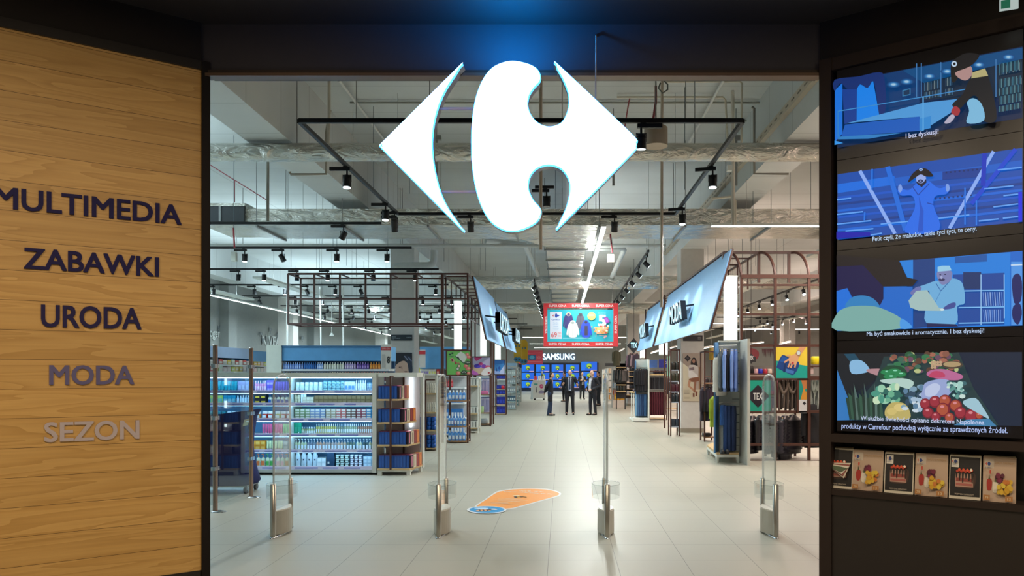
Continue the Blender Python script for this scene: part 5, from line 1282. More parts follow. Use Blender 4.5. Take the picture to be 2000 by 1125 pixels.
fascia(-1, 18.0, 23.2, -2.135, -1.81, 4.0, 2.48, 'sky blue leaning sign board nearer the opening on the beauty side')
fascia(-1, 24.4, 29.6, -2.19, -1.82, 4.0, 2.48, 'sky blue leaning sign board farther along the beauty side')
fascia(1, 14.05, 22.3, 3.19, 2.77, 4.0, 2.49, 'large sky blue leaning sign board over fashion, nearer the opening')
fascia(1, 23.2, 27.8, 3.19, 2.80, 4.0, 2.49, 'smaller sky blue leaning sign board farther along over fashion')
CYF = mt('#c4f0ff', .4, 0, 1.6); DKS = mt('#0a141f', .5)
def blade(word, x, ya, yb, z0, z1, side, lab, board_x):
    """raised lit word parallel to the aisle, standing off its board on two arms"""
    e = emp('lit_word', lab, 'sign', (x, (ya + yb) / 2, z0))
    m = MB()
    if side > 0:   # faces -x, reads from far to near
        m.text(word, Vector((x, yb, z0)), Vector((0, ya - yb, 0)), Vector((0, 0, z1 - z0)), CYF, .02, .12, Vector((-1, 0, 0)), DKS)
    else:
        m.text(word, Vector((x, ya, z0)), Vector((0, yb - ya, 0)), Vector((0, 0, z1 - z0)), CYF, .02, .12, Vector((1, 0, 0)), DKS)
    part('letters', m, e)
    for yy in (ya + .25, yb - .25):
        part('arm', MB().bar((x + side * .0, yy, z1 - .12), (board_x, yy, z1 - .08), .04, DKS), e)
blade('MODA', 2.78, 16.5, 18.4, 2.86, 3.30, 1, 'lit word MODA on the larger fashion board', 3.02)
blade('MODA', 2.80, 23.9, 25.8, 2.86, 3.30, 1, 'lit word MODA on the smaller fashion board farther along', 3.02)
blade('URODA', -1.67, 18.5, 21.4, 2.74, 3.20, -1, 'lit word URODA on the nearer beauty board', -2.0)
blade('URODA', -1.67, 24.7, 27.3, 2.74, 3.18, -1, 'lit word URODA on the farther beauty board', -2.03)
# luminous columns standing in the racks
def glow_box(px0, px1, py0, py1, Y, lab):
    x0, x1 = XX(px0, Y), XX(px1, Y); z0, z1 = ZZ(py1, Y), ZZ(py0, Y); wd = x1 - x0
    e = emp('light_column', lab, 'lamp', ((x0 + x1) / 2, Y + wd / 2, z0))
    part('diffuser', MB().bx(x0, Y, z0, x1, Y + wd, z1, mt('#eefdf8', .4, 0, 2.4)), e)
    part('cap', MB().bx(x0 - .01, Y - .01, z1, x1 + .01, Y + wd + .01, z1 + .03, WHITE), e)
    part('bracket', MB().bx(x0 - .01, Y - .01, z0 - .03, x1 + .01, Y + wd + .01, z0, WHITE), e)
glow_box(887, 900, 588, 683, 18.4, 'tall glowing white column over the green poster')
glow_box(938, 949, 621, 694, 24.6, 'glowing white column over the pink poster')
glow_box(967, 977, 655, 702, 30.6, 'small glowing white column over the blue poster')
glow_box(1418, 1440, 541, 664, 14.15, 'tallest glowing white column over the hanging shirts')
glow_box(1289, 1304, 668, 692, 24.6, 'short glowing white box below the larger fashion board end')
glow_box(1251, 1261, 680, 698, 29.2, 'small glowing white box below the farther fashion board')

# ================================================================ posters in the racks
def poster(name, lab, px0, px1, py0, py1, Y, bg, draw, ox=0, oy=0, scl=1.0):
    e = emp(name, lab, 'poster', P((px0 + px1) / 2, py1, Y))
    part('panel', MB().bx(XX(px0, Y), Y, ZZ(py1, Y), XX(px1, Y), Y + .03, ZZ(py0, Y), mt(bg, .5)), e)
    m = MB(); p = Pic(m, lambda x, y, k: P(x, y, Y - .0015 - .0007 * k), ox, oy, scl); draw(p)
    part('print', m, e)
    part('frame', MB().bx(XX(px0, Y) - .03, Y - .005, ZZ(py1, Y) - .03, XX(px1, Y) + .03, Y + .035, ZZ(py1, Y), RUST).bx(XX(px0, Y) - .03, Y - .005, ZZ(py0, Y), XX(px1, Y) + .03, Y + .035, ZZ(py0, Y) + .03, RUST).bx(XX(px0, Y) - .03, Y - .005, ZZ(py1, Y), XX(px0, Y), Y + .035, ZZ(py0, Y), RUST).bx(XX(px1, Y), Y - .005, ZZ(py1, Y), XX(px1, Y) + .03, Y + .035, ZZ(py0, Y), RUST), e)
    return e
def d1(p):   # make-up flat lay; crop 800,600 x8
    p.poly([(595, 700), (945, 690), (945, 1055), (595, 1055)], '#6cb45c')
    p.poly([(720, 760), (800, 690), (910, 760), (850, 870)], '#c4ccc4'); p.poly([(710, 770), (720, 760), (850, 870), (845, 885)], '#3c5c48')
    p.poly([(740, 775), (760, 770), (780, 800), (765, 805)], '#2c2c30')
    p.oval(630, 740, 20, 14, '#243c44', 10); p.oval(668, 718, 18, 13, '#243c44', 10); p.line([(610, 775), (690, 760)], 6, '#2c4c48')
    p.poly([(625, 815), (665, 790), (705, 830), (680, 870)], '#c48c84'); p.poly([(645, 822), (670, 808), (685, 830), (665, 850)], '#5c3430')
    p.oval(720, 870, 12, 26, '#a83c44', 8); p.oval(760, 875, 28, 8, '#c46c70', 8)
    p.oval(772, 920, 26, 28, '#2c4440', 12); p.oval(772, 920, 19, 21, '#d0b0a4', 12); p.oval(752, 962, 26, 28, '#2c4440', 12); p.oval(752, 962, 19, 21, '#c4c8c8', 12)
    for x, y, r in ((900, 740, 30), (925, 780, 34), (880, 920, 36), (915, 960, 40), (760, 1030, 40), (920, 1030, 34)): p.oval(x, y, r, r * .8, '#c86c68', 7); p.oval(x + 6, y - 6, r * .5, r * .4, '#e09c90', 7)
    for x, y in ((905, 870), (850, 1020)):
        p.oval(x, y, 50, 34, '#2c4438', 9)
        for k in range(3): p.line([(x - 34 + k * 22, y - 20), (x - 24 + k * 22, y + 4), (x - 8 + k * 22, y - 16)], 5, '#c4ccc0')
poster('framed_poster', 'green framed poster of make-up and leaves on the beauty rack', 873, 918.5, 686, 732, 17.72, '#6cb45c', d1, 800, 600, 8)
def d2(p):
    p.poly([(980, 772), (1258, 772), (1258, 1052), (980, 1052)], '#b4acc8')
    p.blob([(1010, 790), (1060, 775), (1130, 785), (1080, 820), (1040, 840)], '#c8407c', 4); p.blob([(985, 900), (1100, 950), (1260, 930), (1260, 1052), (985, 1052)], '#c4a890', 4)
    p.oval(1060, 920, 55, 34, '#4c38b0'); p.oval(1110, 885, 34, 24, '#b83c78'); p.oval(1160, 925, 40, 32, '#7c3ca4'); p.oval(1220, 930, 40, 22, '#c45474'); p.blob([(1170, 960), (1258, 940), (1258, 1052), (1120, 1052)], '#dcd4d4', 4); p.blob([(980, 985), (1040, 1010), (1080, 1052), (980, 1052)], '#b45cb0', 3); p.oval(1238, 1025, 18, 14, '#a8343c')
poster('framed_poster', 'framed poster of a bowl with violet and pink soaps', 923, 957, 698, 731, 23.3, '#b4acc8', d2, 800, 600, 8)
def d3(p):
    p.poly([(1325, 830), (1485, 830), (1485, 1050), (1325, 1050)], '#3c84c8'); p.poly([(1325, 830), (1485, 830), (1485, 880), (1325, 900)], '#2c6cb4')
    p.poly([(1485, 900), (1485, 1050), (1380, 1050)], '#c8d0ec'); p.poly([(1325, 990), (1400, 1000), (1420, 1050), (1325, 1050)], '#9cb4e4')
    p.poly([(1345, 1000), (1358, 930), (1372, 1000)], '#1c4484'); p.oval(1402, 950, 18, 24, '#1c54a4')
poster('framed_poster', 'small framed blue winter poster, farthest along the beauty racks', 966, 985.5, 704, 731, 30.1, '#3c84c8', d3, 800, 600, 8)

# ================================================================ beauty racks along the aisle
R = random.Random(21)
# rack of sky blue bottles
Y = 17.75; x0, x1 = XX(873, Y), -2.27
e = emp('bottle_rack', 'rounded wooden shelf rack of sky blue bottles under the green poster', 'shelf unit', ((x0 + x1) / 2, Y, 0))
for z in (1.017, .41, .06):
    o = [(x0, Y + .5, z)] + [(x0 + (x1 - x0) * t / 8, Y - .16 * math.sin(math.pi * (t + 1) / 10), z) for t in range(9)] + [(x1, Y + .5, z)]
    part('shelf', MB().prism([Vector(q) - Vector((0, 0, .035)) for q in o], (0, 0, .035), mt('#8c6c4c', .5)), e)
part('post', MB().bx(x0 - .02, Y + .46, 0, x0 + .02, Y + .5, 1.6, RUST), e)
part('post', MB().bx(x1 - .02, Y + .46, 0, x1 + .02, Y + .5, 1.6, RUST), e)
for z, lv, n in ((1.017, 'top', 5), (.41, 'middle', 6), (.06, 'lowest', 5)):
    row('bottle', x0 + .03, x1 - .03, n, Y - .07, z, .24, '#4c94dc', '#dce8f0', 'sky blue bottle with white cap on the %s rounded shelf' % lv, 1, .08)
put('sponge', goods('pack', .16, .16, .14, '#c8b088', '#c8b088'), (x0 + .2, Y + .25, 1.017), 'tan bath sponge among the sky blue bottles', 'sponge')
put('bath_cap', goods('pack', .16, .12, .14, '#a42c34', '#a42c34'), (x0 + .08, Y + .3, .41), 'red bath puff on the middle rounded shelf', 'bath puff')
# grey white rack behind
Y = 20.6; x0, x1 = XX(897, Y), XX(934, Y)
rack('end_display', 'white end display of white cartons beyond the sky blue bottles', x0, x1, Y, Y + .5, [1.32, .55, .15], 1.55, WHITE, PALEW, mt('#b4b8b4', .5))
for z, lv in ((1.32, 'top'), (.55, 'middle'), (.15, 'lowest')):
    row('slim', x0 + .03, x1 - .03, 6, Y + .03, z, .2, '#d8dcd8', '#3c4448', 'white and black carton on the %s shelf beyond the blue bottles' % lv, 1, .2)
# rack under the pink poster
Y = 23.5; x0, x1 = XX(926, Y), XX(957, Y)
rack('end_display', 'rust framed rack of bath toys and striped cartons under the soap poster', x0, x1, Y, Y + .5, [1.0, .42, .06], 1.62, RUST, mt('#8c6c4c', .5))
row('slim', x0 + .22, x1 - .03, 5, Y + .2, 1.0, .5, '#c8c4dc', '#4c5ca4', 'tall striped carton on the upper shelf under the soap poster', 1, .2)
row('slim', x0 + .2, x1 - .03, 6, Y + .2, .42, .48, '#b8b4d4', '#4c549c', 'tall striped carton on the lower shelf under the soap poster', 1, .2)
row('pack', x0 + .03, x0 + .2, 1, Y + .05, 1.0, .34, '#d4a09c', '#c88c8c', 'pink plush pack under the soap poster', 1, .14)
row('pack', x0 + .2, x0 + .44, 1, Y, 1.0, .1, '#d06ca0', '#e08cb8', 'hot pink basket under the soap poster', 1, .14)
row('pack', x0 + .04, x0 + .3, 2, Y + .02, .42, .2, '#a4c088', '#6ca43c', 'green bath pack under the soap poster', 1, .12)
row('pack', x0 + .15, x0 + .42, 1, Y + .05, .06, .16, '#8c9498', '#2c3034', 'grey basket on the lowest shelf under the soap poster', 1, .2)
# navy carton rack
Y = 29.8; x0, x1 = XX(968, Y), XX(988, Y)
rack('end_display', 'rust framed rack of deep blue cartons under the winter poster', x0, x1, Y, Y + .5, [1.45, 1.05, .82, .42, .05], 1.62, RUST, PALEW)
for z, h, lv in ((1.45, .15, 'first'), (1.05, .14, 'second'), (.82, .18, 'third'), (.42, .3, 'fourth'), (.05, .28, 'fifth')):
    row('box', x0 + .04, x1 - .04, 3, Y + .03, z, h, '#14248c', '#2c44b4', 'deep blue carton on the %s shelf under the winter poster' % lv, 1, .2)
put('gift_box', goods('pack', .12, .12, .1, '#c41c2c', '#d83c44'), (x1 - .12, Y + .0, 1.05), 'small red pack on the deep blue carton rack', 'pack')
# glass-sided stands farther along
for k, (px, Y) in enumerate(((996, 34), (1003, 38), (1009, 43))):
    x0 = XX(px - 6, Y); x1 = x0 + .42
    rack('display_stand', '%s silver stand of small goods past the deep blue cartons' % ORD[k], x0, x1, Y, Y + .4, [1.6, 1.2, .8, .4, .06], 2.0, STEEL, mt('#9cb4b4', .3))
    for z in (1.6, 1.2, .8, .4, .06):
        row('box', x0 + .03, x1 - .03, 4, Y + .03, z, .24, R.choice(('#5c8c90', '#a4b4b4', '#3c5c74', '#8c9ca4')), '#c8d4d4', 'small boxed item on the %s silver stand, shelf at %s height' % (ORD[k], {1.6: 'head', 1.2: 'chest', .8: 'waist', .4: 'knee', .06: 'floor'}[z]), 1, .2)
# shelf unit seen between column and rack
Y = 19.2; x0, x1 = XX(820, Y), XX(862, Y)
e = emp('shelf_unit', 'sky blue headed shelf unit behind the rust pergola post', 'shelf unit', ((x0 + x1) / 2, Y + .3, 0))
part('header', MB().bx(x0, Y, 1.78, XX(914, Y), Y + .5, 2.35, BLUEH), e)
part('back_panel', MB().bx(x0, Y + .45, 0, x1 + .6, Y + .5, 1.78, mt('#c8ccd0', .5)), e)
for z in (1.62, 1.3, .9, .5, .1): part('shelf', MB().bx(x0, Y + .02, z - .04, x1 + .6, Y + .45, z, mt('#d4dce0', .4)), e)
for c1, c2, n, nm in (('#d8d4d0', '#9c8cc8', 3, 'white and violet'), ('#e0e0dc', '#dcdc7c', 3, 'white and yellow'), ('#c83c3c', '#e0b0a8', 1, 'red')):
    a = x0 + .02 + {'white and violet': 0, 'white and yellow': .2, 'red': .41}[nm]
    row('box', a, a + n * .066, n, Y + .03, 1.62, .15, c1, c2, '%s carton below the sky blue header by the pergola post' % nm, 1, .12)
row('bottle', x0 + .02, x1 + .3, 11, Y + .03, 1.3, .22, '#c0343c', '#d8747c', 'red bottle on the shelf by the pergola post')
for z, lv in ((.9, 'waist'), (.5, 'knee'), (.1, 'lowest')):
    row('box', x0 + .5, x1 + .55, 8, Y + .03, z, .24, '#3c7cc4', '#d4e0ec', 'blue and white carton on the %s shelf behind the blue bottles' % lv, 1, .14)
e = emp('price_card', 'white price card with a red band beyond the beauty column', 'sign', P(825, 720, 19.0))
part('card', MB().bx(XX(819, 19), 19, ZZ(718, 19), XX(831, 19), 19.01, ZZ(683, 19), mt('#c8c6c2', .5)).bx(XX(819, 19), 18.995, ZZ(692, 19), XX(831, 19), 19, ZZ(685, 19), mt('#b8343c', .5)), e)

# ================================================================ fashion: clothes
_CL = {}
def cloth_mesh(kind, c):
    """garment hanging from z=0, facing -y; unit metres"""
    key = (kind, c)
    if key in _CL: return _CL[key]
    m = MB(); M_ = mt(c, .85 if kind != 'jacket' else .38, 0, 0, .18); n = 20
    def loft(prof, M_, cx=0.0, ripple=.05, lean=0.0):
        vs = []
        for z, hw, hd in prof:
            for i in range(n):
                a = 2 * math.pi * i / n; q = 1 + ripple * math.sin(a * 4 + z * 6) + ripple * .6 * math.sin(a * 7 - z * 9)
                vs.append((cx + lean * z + math.cos(a) * hw * q, math.sin(a) * hd * q, z))
        m.add(vs, [(j * n + i, (j + 1) * n + i, (j + 1) * n + (i + 1) % n, j * n + (i + 1) % n) for j in range(len(prof) - 1) for i in range(n)], M_, True)
        m.add(vs[:n], [tuple(range(n))], M_); m.add(vs[-n:], [tuple(range(n))[::-1]], M_)
    if kind == 'shirt':
        loft([(-.05, .05, .035), (-.08, .07, .045), (-.12, .13, .055), (-.18, .20, .055), (-.26, .21, .06), (-.45, .21, .06), (-.74, .22, .06), (-.76, .20, .05)], M_)
        for s in (-1, 1): loft([(-.15, .04, .045), (-.22, .06, .055), (-.45, .055, .05), (-.70, .042, .045)], M_, s * .205, .06, s * -.10)
    elif kind == 'jacket':
        pr = [(-.04, .06, .05), (-.08, .12, .08), (-.13, .21, .10)]
        for k in range(10):
            z = -.16 - k * .06; pr += [(z, .255, .135), (z - .045, .232, .10)]
        loft(pr + [(-.80, .22, .10)], M_, 0, .02)
        for s in (-1, 1):
            pr = [(-.12, .05, .06)]
            for k in range(9):
                z = -.16 - k * .06; pr += [(z, .08, .09), (z - .045, .062, .066)]
            loft(pr, M_, s * .25, .02, s * -.05)
    elif kind == 'trousers':
        loft([(-.05, .17, .04), (-.09, .175, .05), (-.22, .18, .06)], M_, 0, .03)
        for s in (-1, 1): loft([(-.20, .095, .055), (-.5, .08, .05), (-.92, .065, .045)], M_, s * .085, .04)
    elif kind == 'shorts':
        loft([(-.04, .15, .05), (-.1, .16, .06), (-.2, .165, .06)], M_, 0, .04)
        for s in (-1, 1): loft([(-.18, .09, .055), (-.42, .10, .06)], M_, s * .085, .05)
    elif kind == 'coat':
        loft([(-.04, .06, .05), (-.08, .12, .08), (-.13, .21, .09), (-.5, .20, .09), (-.95, .24, .10)], M_, 0, .06)
        for s in (-1, 1): loft([(-.13, .05, .05), (-.3, .062, .06), (-.7, .048, .045)], M_, s * .225, .05, s * -.05)
    m.tube([(0, 0, -.06), (0, 0, -.01), (.012, 0, .012), (.03, 0, .012), (.036, 0, -.004)], .004, STEEL, 6)
    m.bar((-.14, 0, -.085), (0, 0, -.055), .012, PALEW); m.bar((0, 0, -.055), (.14, 0, -.085), .012, PALEW)
    _CL[key] = m.mesh(kind); return _CL[key]
def hang(kind, c, x, y, z, rz, lab, cat='clothes', group=None, sc_=1.0):
    o = put({'shirt': 'shirt', 'jacket': 'puffer_jacket', 'trousers': 'trousers', 'shorts': 'shorts', 'coat': 'coat'}[kind], cloth_mesh(kind, c), (x, y, z), lab, cat, group, rz)
    o.scale = (sc_, sc_, sc_); return o

# white end stand with shirts and jeans
Y = 13.75
e = emp('clothes_stand', 'white slatted clothes stand with a blue side by the closest gate to the screens', 'clothes stand', (3.15, 13.7, 0))
part('slat_panel', MB().bx(XX(1404, 13.95), 13.95, .15, XX(1449, 13.95), 14.0, 2.26, mt('#bcc4c0', .5)), e)
for z in [.3 + k * .145 for k in range(13)]:
    part('slot', MB().bx(XX(1430, 13.95), 13.943, z, XX(1449, 13.95), 13.951, z + .012, mt('#4c585c', .6)), e)
part('side_panel', MB().prism([Vector((XX(1397, 13.6), 13.6, .2)), Vector((XX(1404, 13.95), 13.95, .2)), Vector((XX(1404, 13.95), 13.95, 2.24)), Vector((XX(1397, 13.6), 13.6, 2.22))], (-.03, .0, 0), mt('#4c80b4', .5)), e, 'sky blue side')
part('end_board', MB().bx(3.33, 13.35, .0, 3.38, 14.0, 2.28, mt('#cfd0c6', .5)), e)
part('top_panel', MB().bx(XX(1404, 13.9), 13.9, 2.24, 3.33, 14.0, 2.27, mt('#c4ccc6', .5)), e)
part('upper_rail', MB().cyl((XX(1407, 13.6), 13.72, 2.16), (XX(1440, 13.6), 13.62, 2.17), .016, WHITE, n=10), e)
part('lower_rail', MB().cyl((XX(1408, 13.6), 13.72, 1.11), (XX(1440, 13.6), 13.62, 1.12), .012, STEEL, n=10), e)
o = [FL(1381, 888), FL(1400, 905), FL(1443, 905), FL(1444, 886), FL(1400, 880)]
o = [Vector((q.x, q.y, .20)) for q in o]
part('platform', MB().prism([q - Vector((0, 0, .04)) for q in o], (0, 0, .04), PALEW), e)
m = MB(); m.prism([q - Vector((0, 0, .09)) for q in o], (0, 0, .05), WHITE)
for q in (o[0], o[1], o[2], o[3]):
    c = sum(o, Vector()) / 5; d = q + (c - q) * .07
    m.cyl((d.x, d.y, 0), (d.x, d.y, .12), .022, WHITE, .04, n=8)
part('base', m, e)
for k, (px, c, nm, yy) in enumerate(((1406, '#5c6468', 'charcoal shirt, first on the upper rail', 0), (1412.5, '#7c9cdc', 'light blue shirt, first on the upper rail', -.06), (1420, '#20242c', 'dark tie-neck shirt between two light blue shirts', 0), (1427, '#7c9cdc', 'light blue shirt in the middle of the upper rail', -.05), (1435, '#6c8cd0', 'light blue shirt beside the slatted panel edge', -.02))):
    hang('shirt', c, XX(px, 13.65) + .02, 13.66 + yy, 2.16, 1.3, nm + ' of the white stand', 'shirt', 'shirts on the white stand', 1.05).scale = (.85, .62, 1.1)
hang('shirt', '#c8c8c0', XX(1412, 13.7), 13.80, 2.12, 1.0, 'pale grey long shirt hanging behind the light blue shirts', 'shirt', None, 1.15)
for k, (px, c, kd, nm) in enumerate(((1410, '#16447c', 'shorts', 'bright denim shorts, first'), (1416, '#123466', 'trousers', 'mid blue jeans, second'), (1423, '#0e2a54', 'trousers', 'dark blue jeans, third'), (1431, '#0c2248', 'trousers', 'darkest blue jeans, fourth'))):
    hang(kd, c, XX(px, 13.65) + .02, 13.66, 1.11, 1.2, nm + ' on the lower rail of the white stand', 'jeans', 'jeans on the white stand', .95).scale = (.85, .8, .95)
for dx in (0, .085):
    m = MB(); bx0 = XX(1411, 13.4) + dx
    m.lathe([(.05, 0), (.052, .02), (.045, .06), (.03, .085)], mt('#141416', .4), (bx0, 13.42, .2), 12, .8, 1.5)
    solo('shoe', m, 'black ankle shoe on the wooden platform under the jeans', 'shoe', 'pair of black shoes')

# rust frame with posters and puffer jackets
Yt = 14.1
def fx(px): return XX(px, Yt)
segs = []
for px in (1447.5, 1514, 1580): segs.append(('post', [((fx(px), Yt, 0), (fx(px), Yt, 3.5), .05)]))
for px in (1426, 1497, 1558, 1620): segs.append(('rear_post', [((fx(px), Yt + .55, 3.45), (fx(px), Yt + .55, 4.04), .05)]))
for py, t in ((540, .07), (675, .045), (740, .05), (804, .05), (868, .05), (901, .04)):
    segs.append(('rail', [((fx(1447), Yt, ZZ(py, Yt)), (fx(1640), Yt, ZZ(py, Yt)), t)]))
segs.append(('rail', [((fx(1426), Yt + .55, 4.04), (fx(1640), Yt + .55, 4.04), .05), ((fx(1426), Yt + .55, 3.4), (fx(1640), Yt + .55, 3.4), .04), ((fx(1450), Yt + .9, 2.85), (fx(1640), Yt + .9, 2.85), .05)]))
for px in (1426, 1497, 1558): segs.append(('rear_foot', [((fx(px) + .2, Yt + .8, 0), (fx(px) + .2, Yt + .8, 1.0), .04)]))
for x in (3.19, 3.5):
    segs.append(('side_rail', [((x if x < 3.3 else fx(1497), Yt + .55, 4.04), (x if x < 3.3 else 3.9, 27.5, 4.04), .04)]))
segs.append(('side_rail', [((3.25, Yt + .55, 3.35), (3.25, 27.5, 3.35), .035)]))
for k in range(14): segs.append(('rung', [((3.19, 15.4 + .9 * k, 4.04), (3.85, 15.4 + .9 * k, 4.04), .03), ((3.85, 15.4 + .9 * k, 3.4), (3.85, 15.4 + .9 * k, 4.04), .03)]))
for y in (22.5, 27.6): segs.append(('post', [((3.1, y, 0), (3.1, y, 4.04), .045)]))
e = rods('arched_pergola', 'rust brown arched tube frame holding posters and puffer jackets', segs)
for px in (1447.5, 1514, 1580):
    arc = [(fx(px), Yt, 3.45)]
    for k in range(1, 9):
        a = math.pi / 2 * k / 8
        arc.append((fx(px) - (1 - math.cos(a)) * .16, Yt + (1 - math.cos(a)) * .55, 3.45 + math.sin(a) * .59))
    part('arched_rib', MB().tube(arc, .028, RUST, 8), e)
def d4(p):  # hand with purse; crop 1490,660 x8.033
    p.poly([(205, 140), (697, 140), (697, 440), (205, 355)], '#dcc43c'); p.poly([(205, 355), (697, 440), (697, 632), (205, 632)], '#0c9c90')
    p.blob([(300, 272), (410, 310), (570, 390), (490, 575), (380, 550), (225, 470), (220, 440)], '#0c3c84', 3); p.poly([(310, 285), (400, 320), (340, 390), (270, 370)], '#1454a4'); p.poly([(360, 480), (490, 520), (480, 565), (360, 540)], '#3c74bc')
    p.line([(350, 410), (330, 540)], 26, '#0a2c64')
    p.poly([(575, 140), (680, 140), (570, 300), (500, 260)], '#c8946c')
    p.blob([(500, 255), (560, 290), (540, 380), (500, 420), (440, 400), (400, 350), (420, 300)], '#d0a078', 4)
    for a, b in (((430, 320), (335, 385)), ((430, 380), (395, 460)), ((465, 390), (435, 470)), ((520, 380), (500, 465)), ((440, 280), (380, 275))): p.line([a, b], 26, '#d0a078')
    p.oval(470, 395, 16, 18, '#b4243c', 8); p.oval(562, 235, 38, 42, '#8c7c6c', 14); p.oval(560, 235, 29, 32, '#c4d0d4', 14)
poster('framed_poster', 'yellow and teal poster of a hand on a blue purse', 1515.5, 1577, 677.5, 738.5, Yt - .06, '#0c9c90', d4, 1490, 660, 8.033)
def d5(p):  # TEX; crop 1380,640 x4.017
    p.poly([(292, 412), (440, 412), (440, 658), (292, 658)], '#0a9a84')
    p.poly([(313, 537), (403, 447), (494, 537), (403, 628)], '#1c1826'); p.text('TEX', 366, 565, 440, 565, 366, 512, '#d4d8d8', .02)
poster('framed_poster', 'green poster with a black diamond behind a security gate', 1452.5, 1505, 742.5, 803, Yt - .06, '#0a9a84', d5, 1380, 640, 4.017)
def d6(p):
    p.poly([(565, 660), (690, 660), (690, 970), (565, 970)], '#0c8c80'); p.poly([(600, 660), (690, 660), (690, 800), (640, 810)], '#b4703c'); p.poly([(640, 800), (690, 830), (690, 970), (590, 970), (620, 860)], '#c88c30'); p.oval(678, 820, 16, 24, '#0c8c80')
    p.poly([(565, 970), (690, 970), (690, 1180), (565, 1180)], '#c8ccd0'); p.poly([(622, 1025), (650, 995), (678, 1025), (650, 1055)], '#1c2028')
poster('framed_poster', 'narrow teal and orange poster with a white card below', 1560, 1576.5, 742.5, 803, Yt - .06, '#0c8c80', d6, 1490, 660, 8.033)
for k, px in enumerate((1453, 1469, 1485, 1501, 1517, 1533, 1548)):
    hang('jacket', ('#17161e', '#1d1b26')[k % 2], XX(px, 14.4), 14.40, ZZ(806 + (k * 5 % 3), 14.4), (1.2, .9, 1.1, 1.0, 1.15, .95, .6)[k], '%s black quilted jacket from the white stand, under the posters' % ORD[k], 'jacket', 'quilted jackets under the posters', (.86, .95, .88, .98, 1.04, 1.1, .98)[k])
# scarves
def scarf(px0, px1, py0, py1, Y, ca, cb, lab):
    m = MB(); n = 9
    for k in range(n):
        x = XX(px0 + (px1 - px0) * (k + .5) / n, Y); z0 = ZZ(py0, Y); z1 = ZZ(py1 - (k * 37 % 5) * 1.5, Y)
        m.tube([(x, Y + .02 * (k % 2), z0), (x + .01 * (k % 3 - 1), Y - .015, (z0 + z1) / 2), (x, Y, z1)], .022, mt((ca, cb)[k % 2], .9, 0, 0, .3), 7)
    if py1 - py0 > 40:
        for k in range(2):
            a, b = XX(px0 + k * (px1 - px0) * .45, Y), XX(px0 + (k + 1) * (px1 - px0) * .5, Y)
            m.tube([(a + (b - a) * t / 8, Y - .05, ZZ(py0 + 4, Y) - math.sin(math.pi * t / 8) * .2) for t in range(9)], .025, mt(ca, .9, 0, 0, .3), 7)
    solo('scarf', m, lab, 'scarf')
scarf(1520, 1557, 743, 803, Yt + .05, '#6c6058', '#2c2420', 'brown fringed scarves bunch beside the narrow poster')
scarf(1583, 1597, 738, 800, Yt + .1, '#9ca8a4', '#3c4444', 'checked grey scarf at the screen wall edge')
hang('coat', '#14141a', XX(1591, 14.2), 14.25, ZZ(782, 14.2), .4, 'black coat hanging at the screen wall edge', 'coat', None, .95)
put('yellow_bag', goods('pack', .16, .16, .1, '#d8c41c', '#d8c41c'), P(1592, 712, 14.6), 'yellow bag on the shelf at the screen wall edge', 'bag')
solo('edge_shelf', MB().bx(fx(1581), 14.4, ZZ(714, 14.4) - .03, fx(1630), 14.8, ZZ(714, 14.4), RUST).bx(fx(1583), 14.42, ZZ(730, 14.4), fx(1600), 14.7, ZZ(714, 14.4) - .03, mt('#c0a8a4', .6)), 'small rust shelf with pink goods at the screen wall edge', 'shelf')
# accessories seen above the green poster
Yq = 16.2
e = rack('display_table', 'rust table of folded accessories behind the green poster', XX(1452, Yq), XX(1513, Yq), Yq, Yq + .5, [ZZ(732, Yq), .9, .4], 1.66, RUST, mt('#c8b0a4', .5))
for k, (px, c, nm) in enumerate(((1456, '#18161a', 'black'), (1462, '#1c181c', 'black'), (1468, '#1a1618', 'black'))):
    put('handbag', goods('pack', .12, .2, .1, c, c), (XX(px, Yq), Yq + .1, ZZ(732, Yq)), 'black handbag on the table behind the green poster', 'bag', 'black handbags')
for px, c, nm in ((1478, '#c89c9c', 'pink'), (1487, '#2434b4', 'royal blue'), (1496, '#a8283c', 'red'), (1505, '#c8b4a4', 'beige')):
    put('folded_scarf', goods('pack', .1, .13, .1, c, c), (XX(px, Yq), Yq + .1, ZZ(732, Yq)), '%s folded scarf on the table behind the green poster' % nm, 'scarf')
m = MB(); p = Pic(m, lambda x, y, k: P(x, y, 17.5 - .004 * k))
p.poly([(1459, 700), (1467, 690), (1476, 700), (1467, 711)], '#15161c'); p.text('TEX', 1463, 702.5, 1471.5, 702.5, 1463, 695, '#d8dcdc', .02)
m.bx(XX(1459, 17.52), 17.5, ZZ(707, 17.5), XX(1476, 17.52), 17.53, ZZ(697, 17.5), mt('#15161c', .5))
m.cyl(P(1467, 690, 17.51), (XX(1467, 17.51), 17.51, 6.3), .006, BLACK, n=5)
solo('diamond_sign', m, 'small hanging black diamond sign above the green poster', 'sign')
e = emp('wall_poster', 'dark red and grey graphic panel behind the hanging diamond sign', 'poster', P(1475, 705, 19))
m = MB(); m.bx(XX(1450, 19), 19, ZZ(715, 19), XX(1515, 19), 19.04, ZZ(678, 19), mt('#6c6e68', .6)); part('panel', m, e)
m = MB(); p = Pic(m, lambda x, y, k: P(x, y, 18.996 - .002 * k)); p.blob([(1452, 690), (1462, 680), (1475, 682), (1482, 688), (1480, 700), (1466, 706), (1453, 702)], '#7c2430', 4)
for k in range(8): p.poly([(1488 + k * 3, 681), (1491 + k * 3, 681), (1490 + k * 3, 692 + (k % 3) * 4)], '#4c2028')
part('print', m, e)

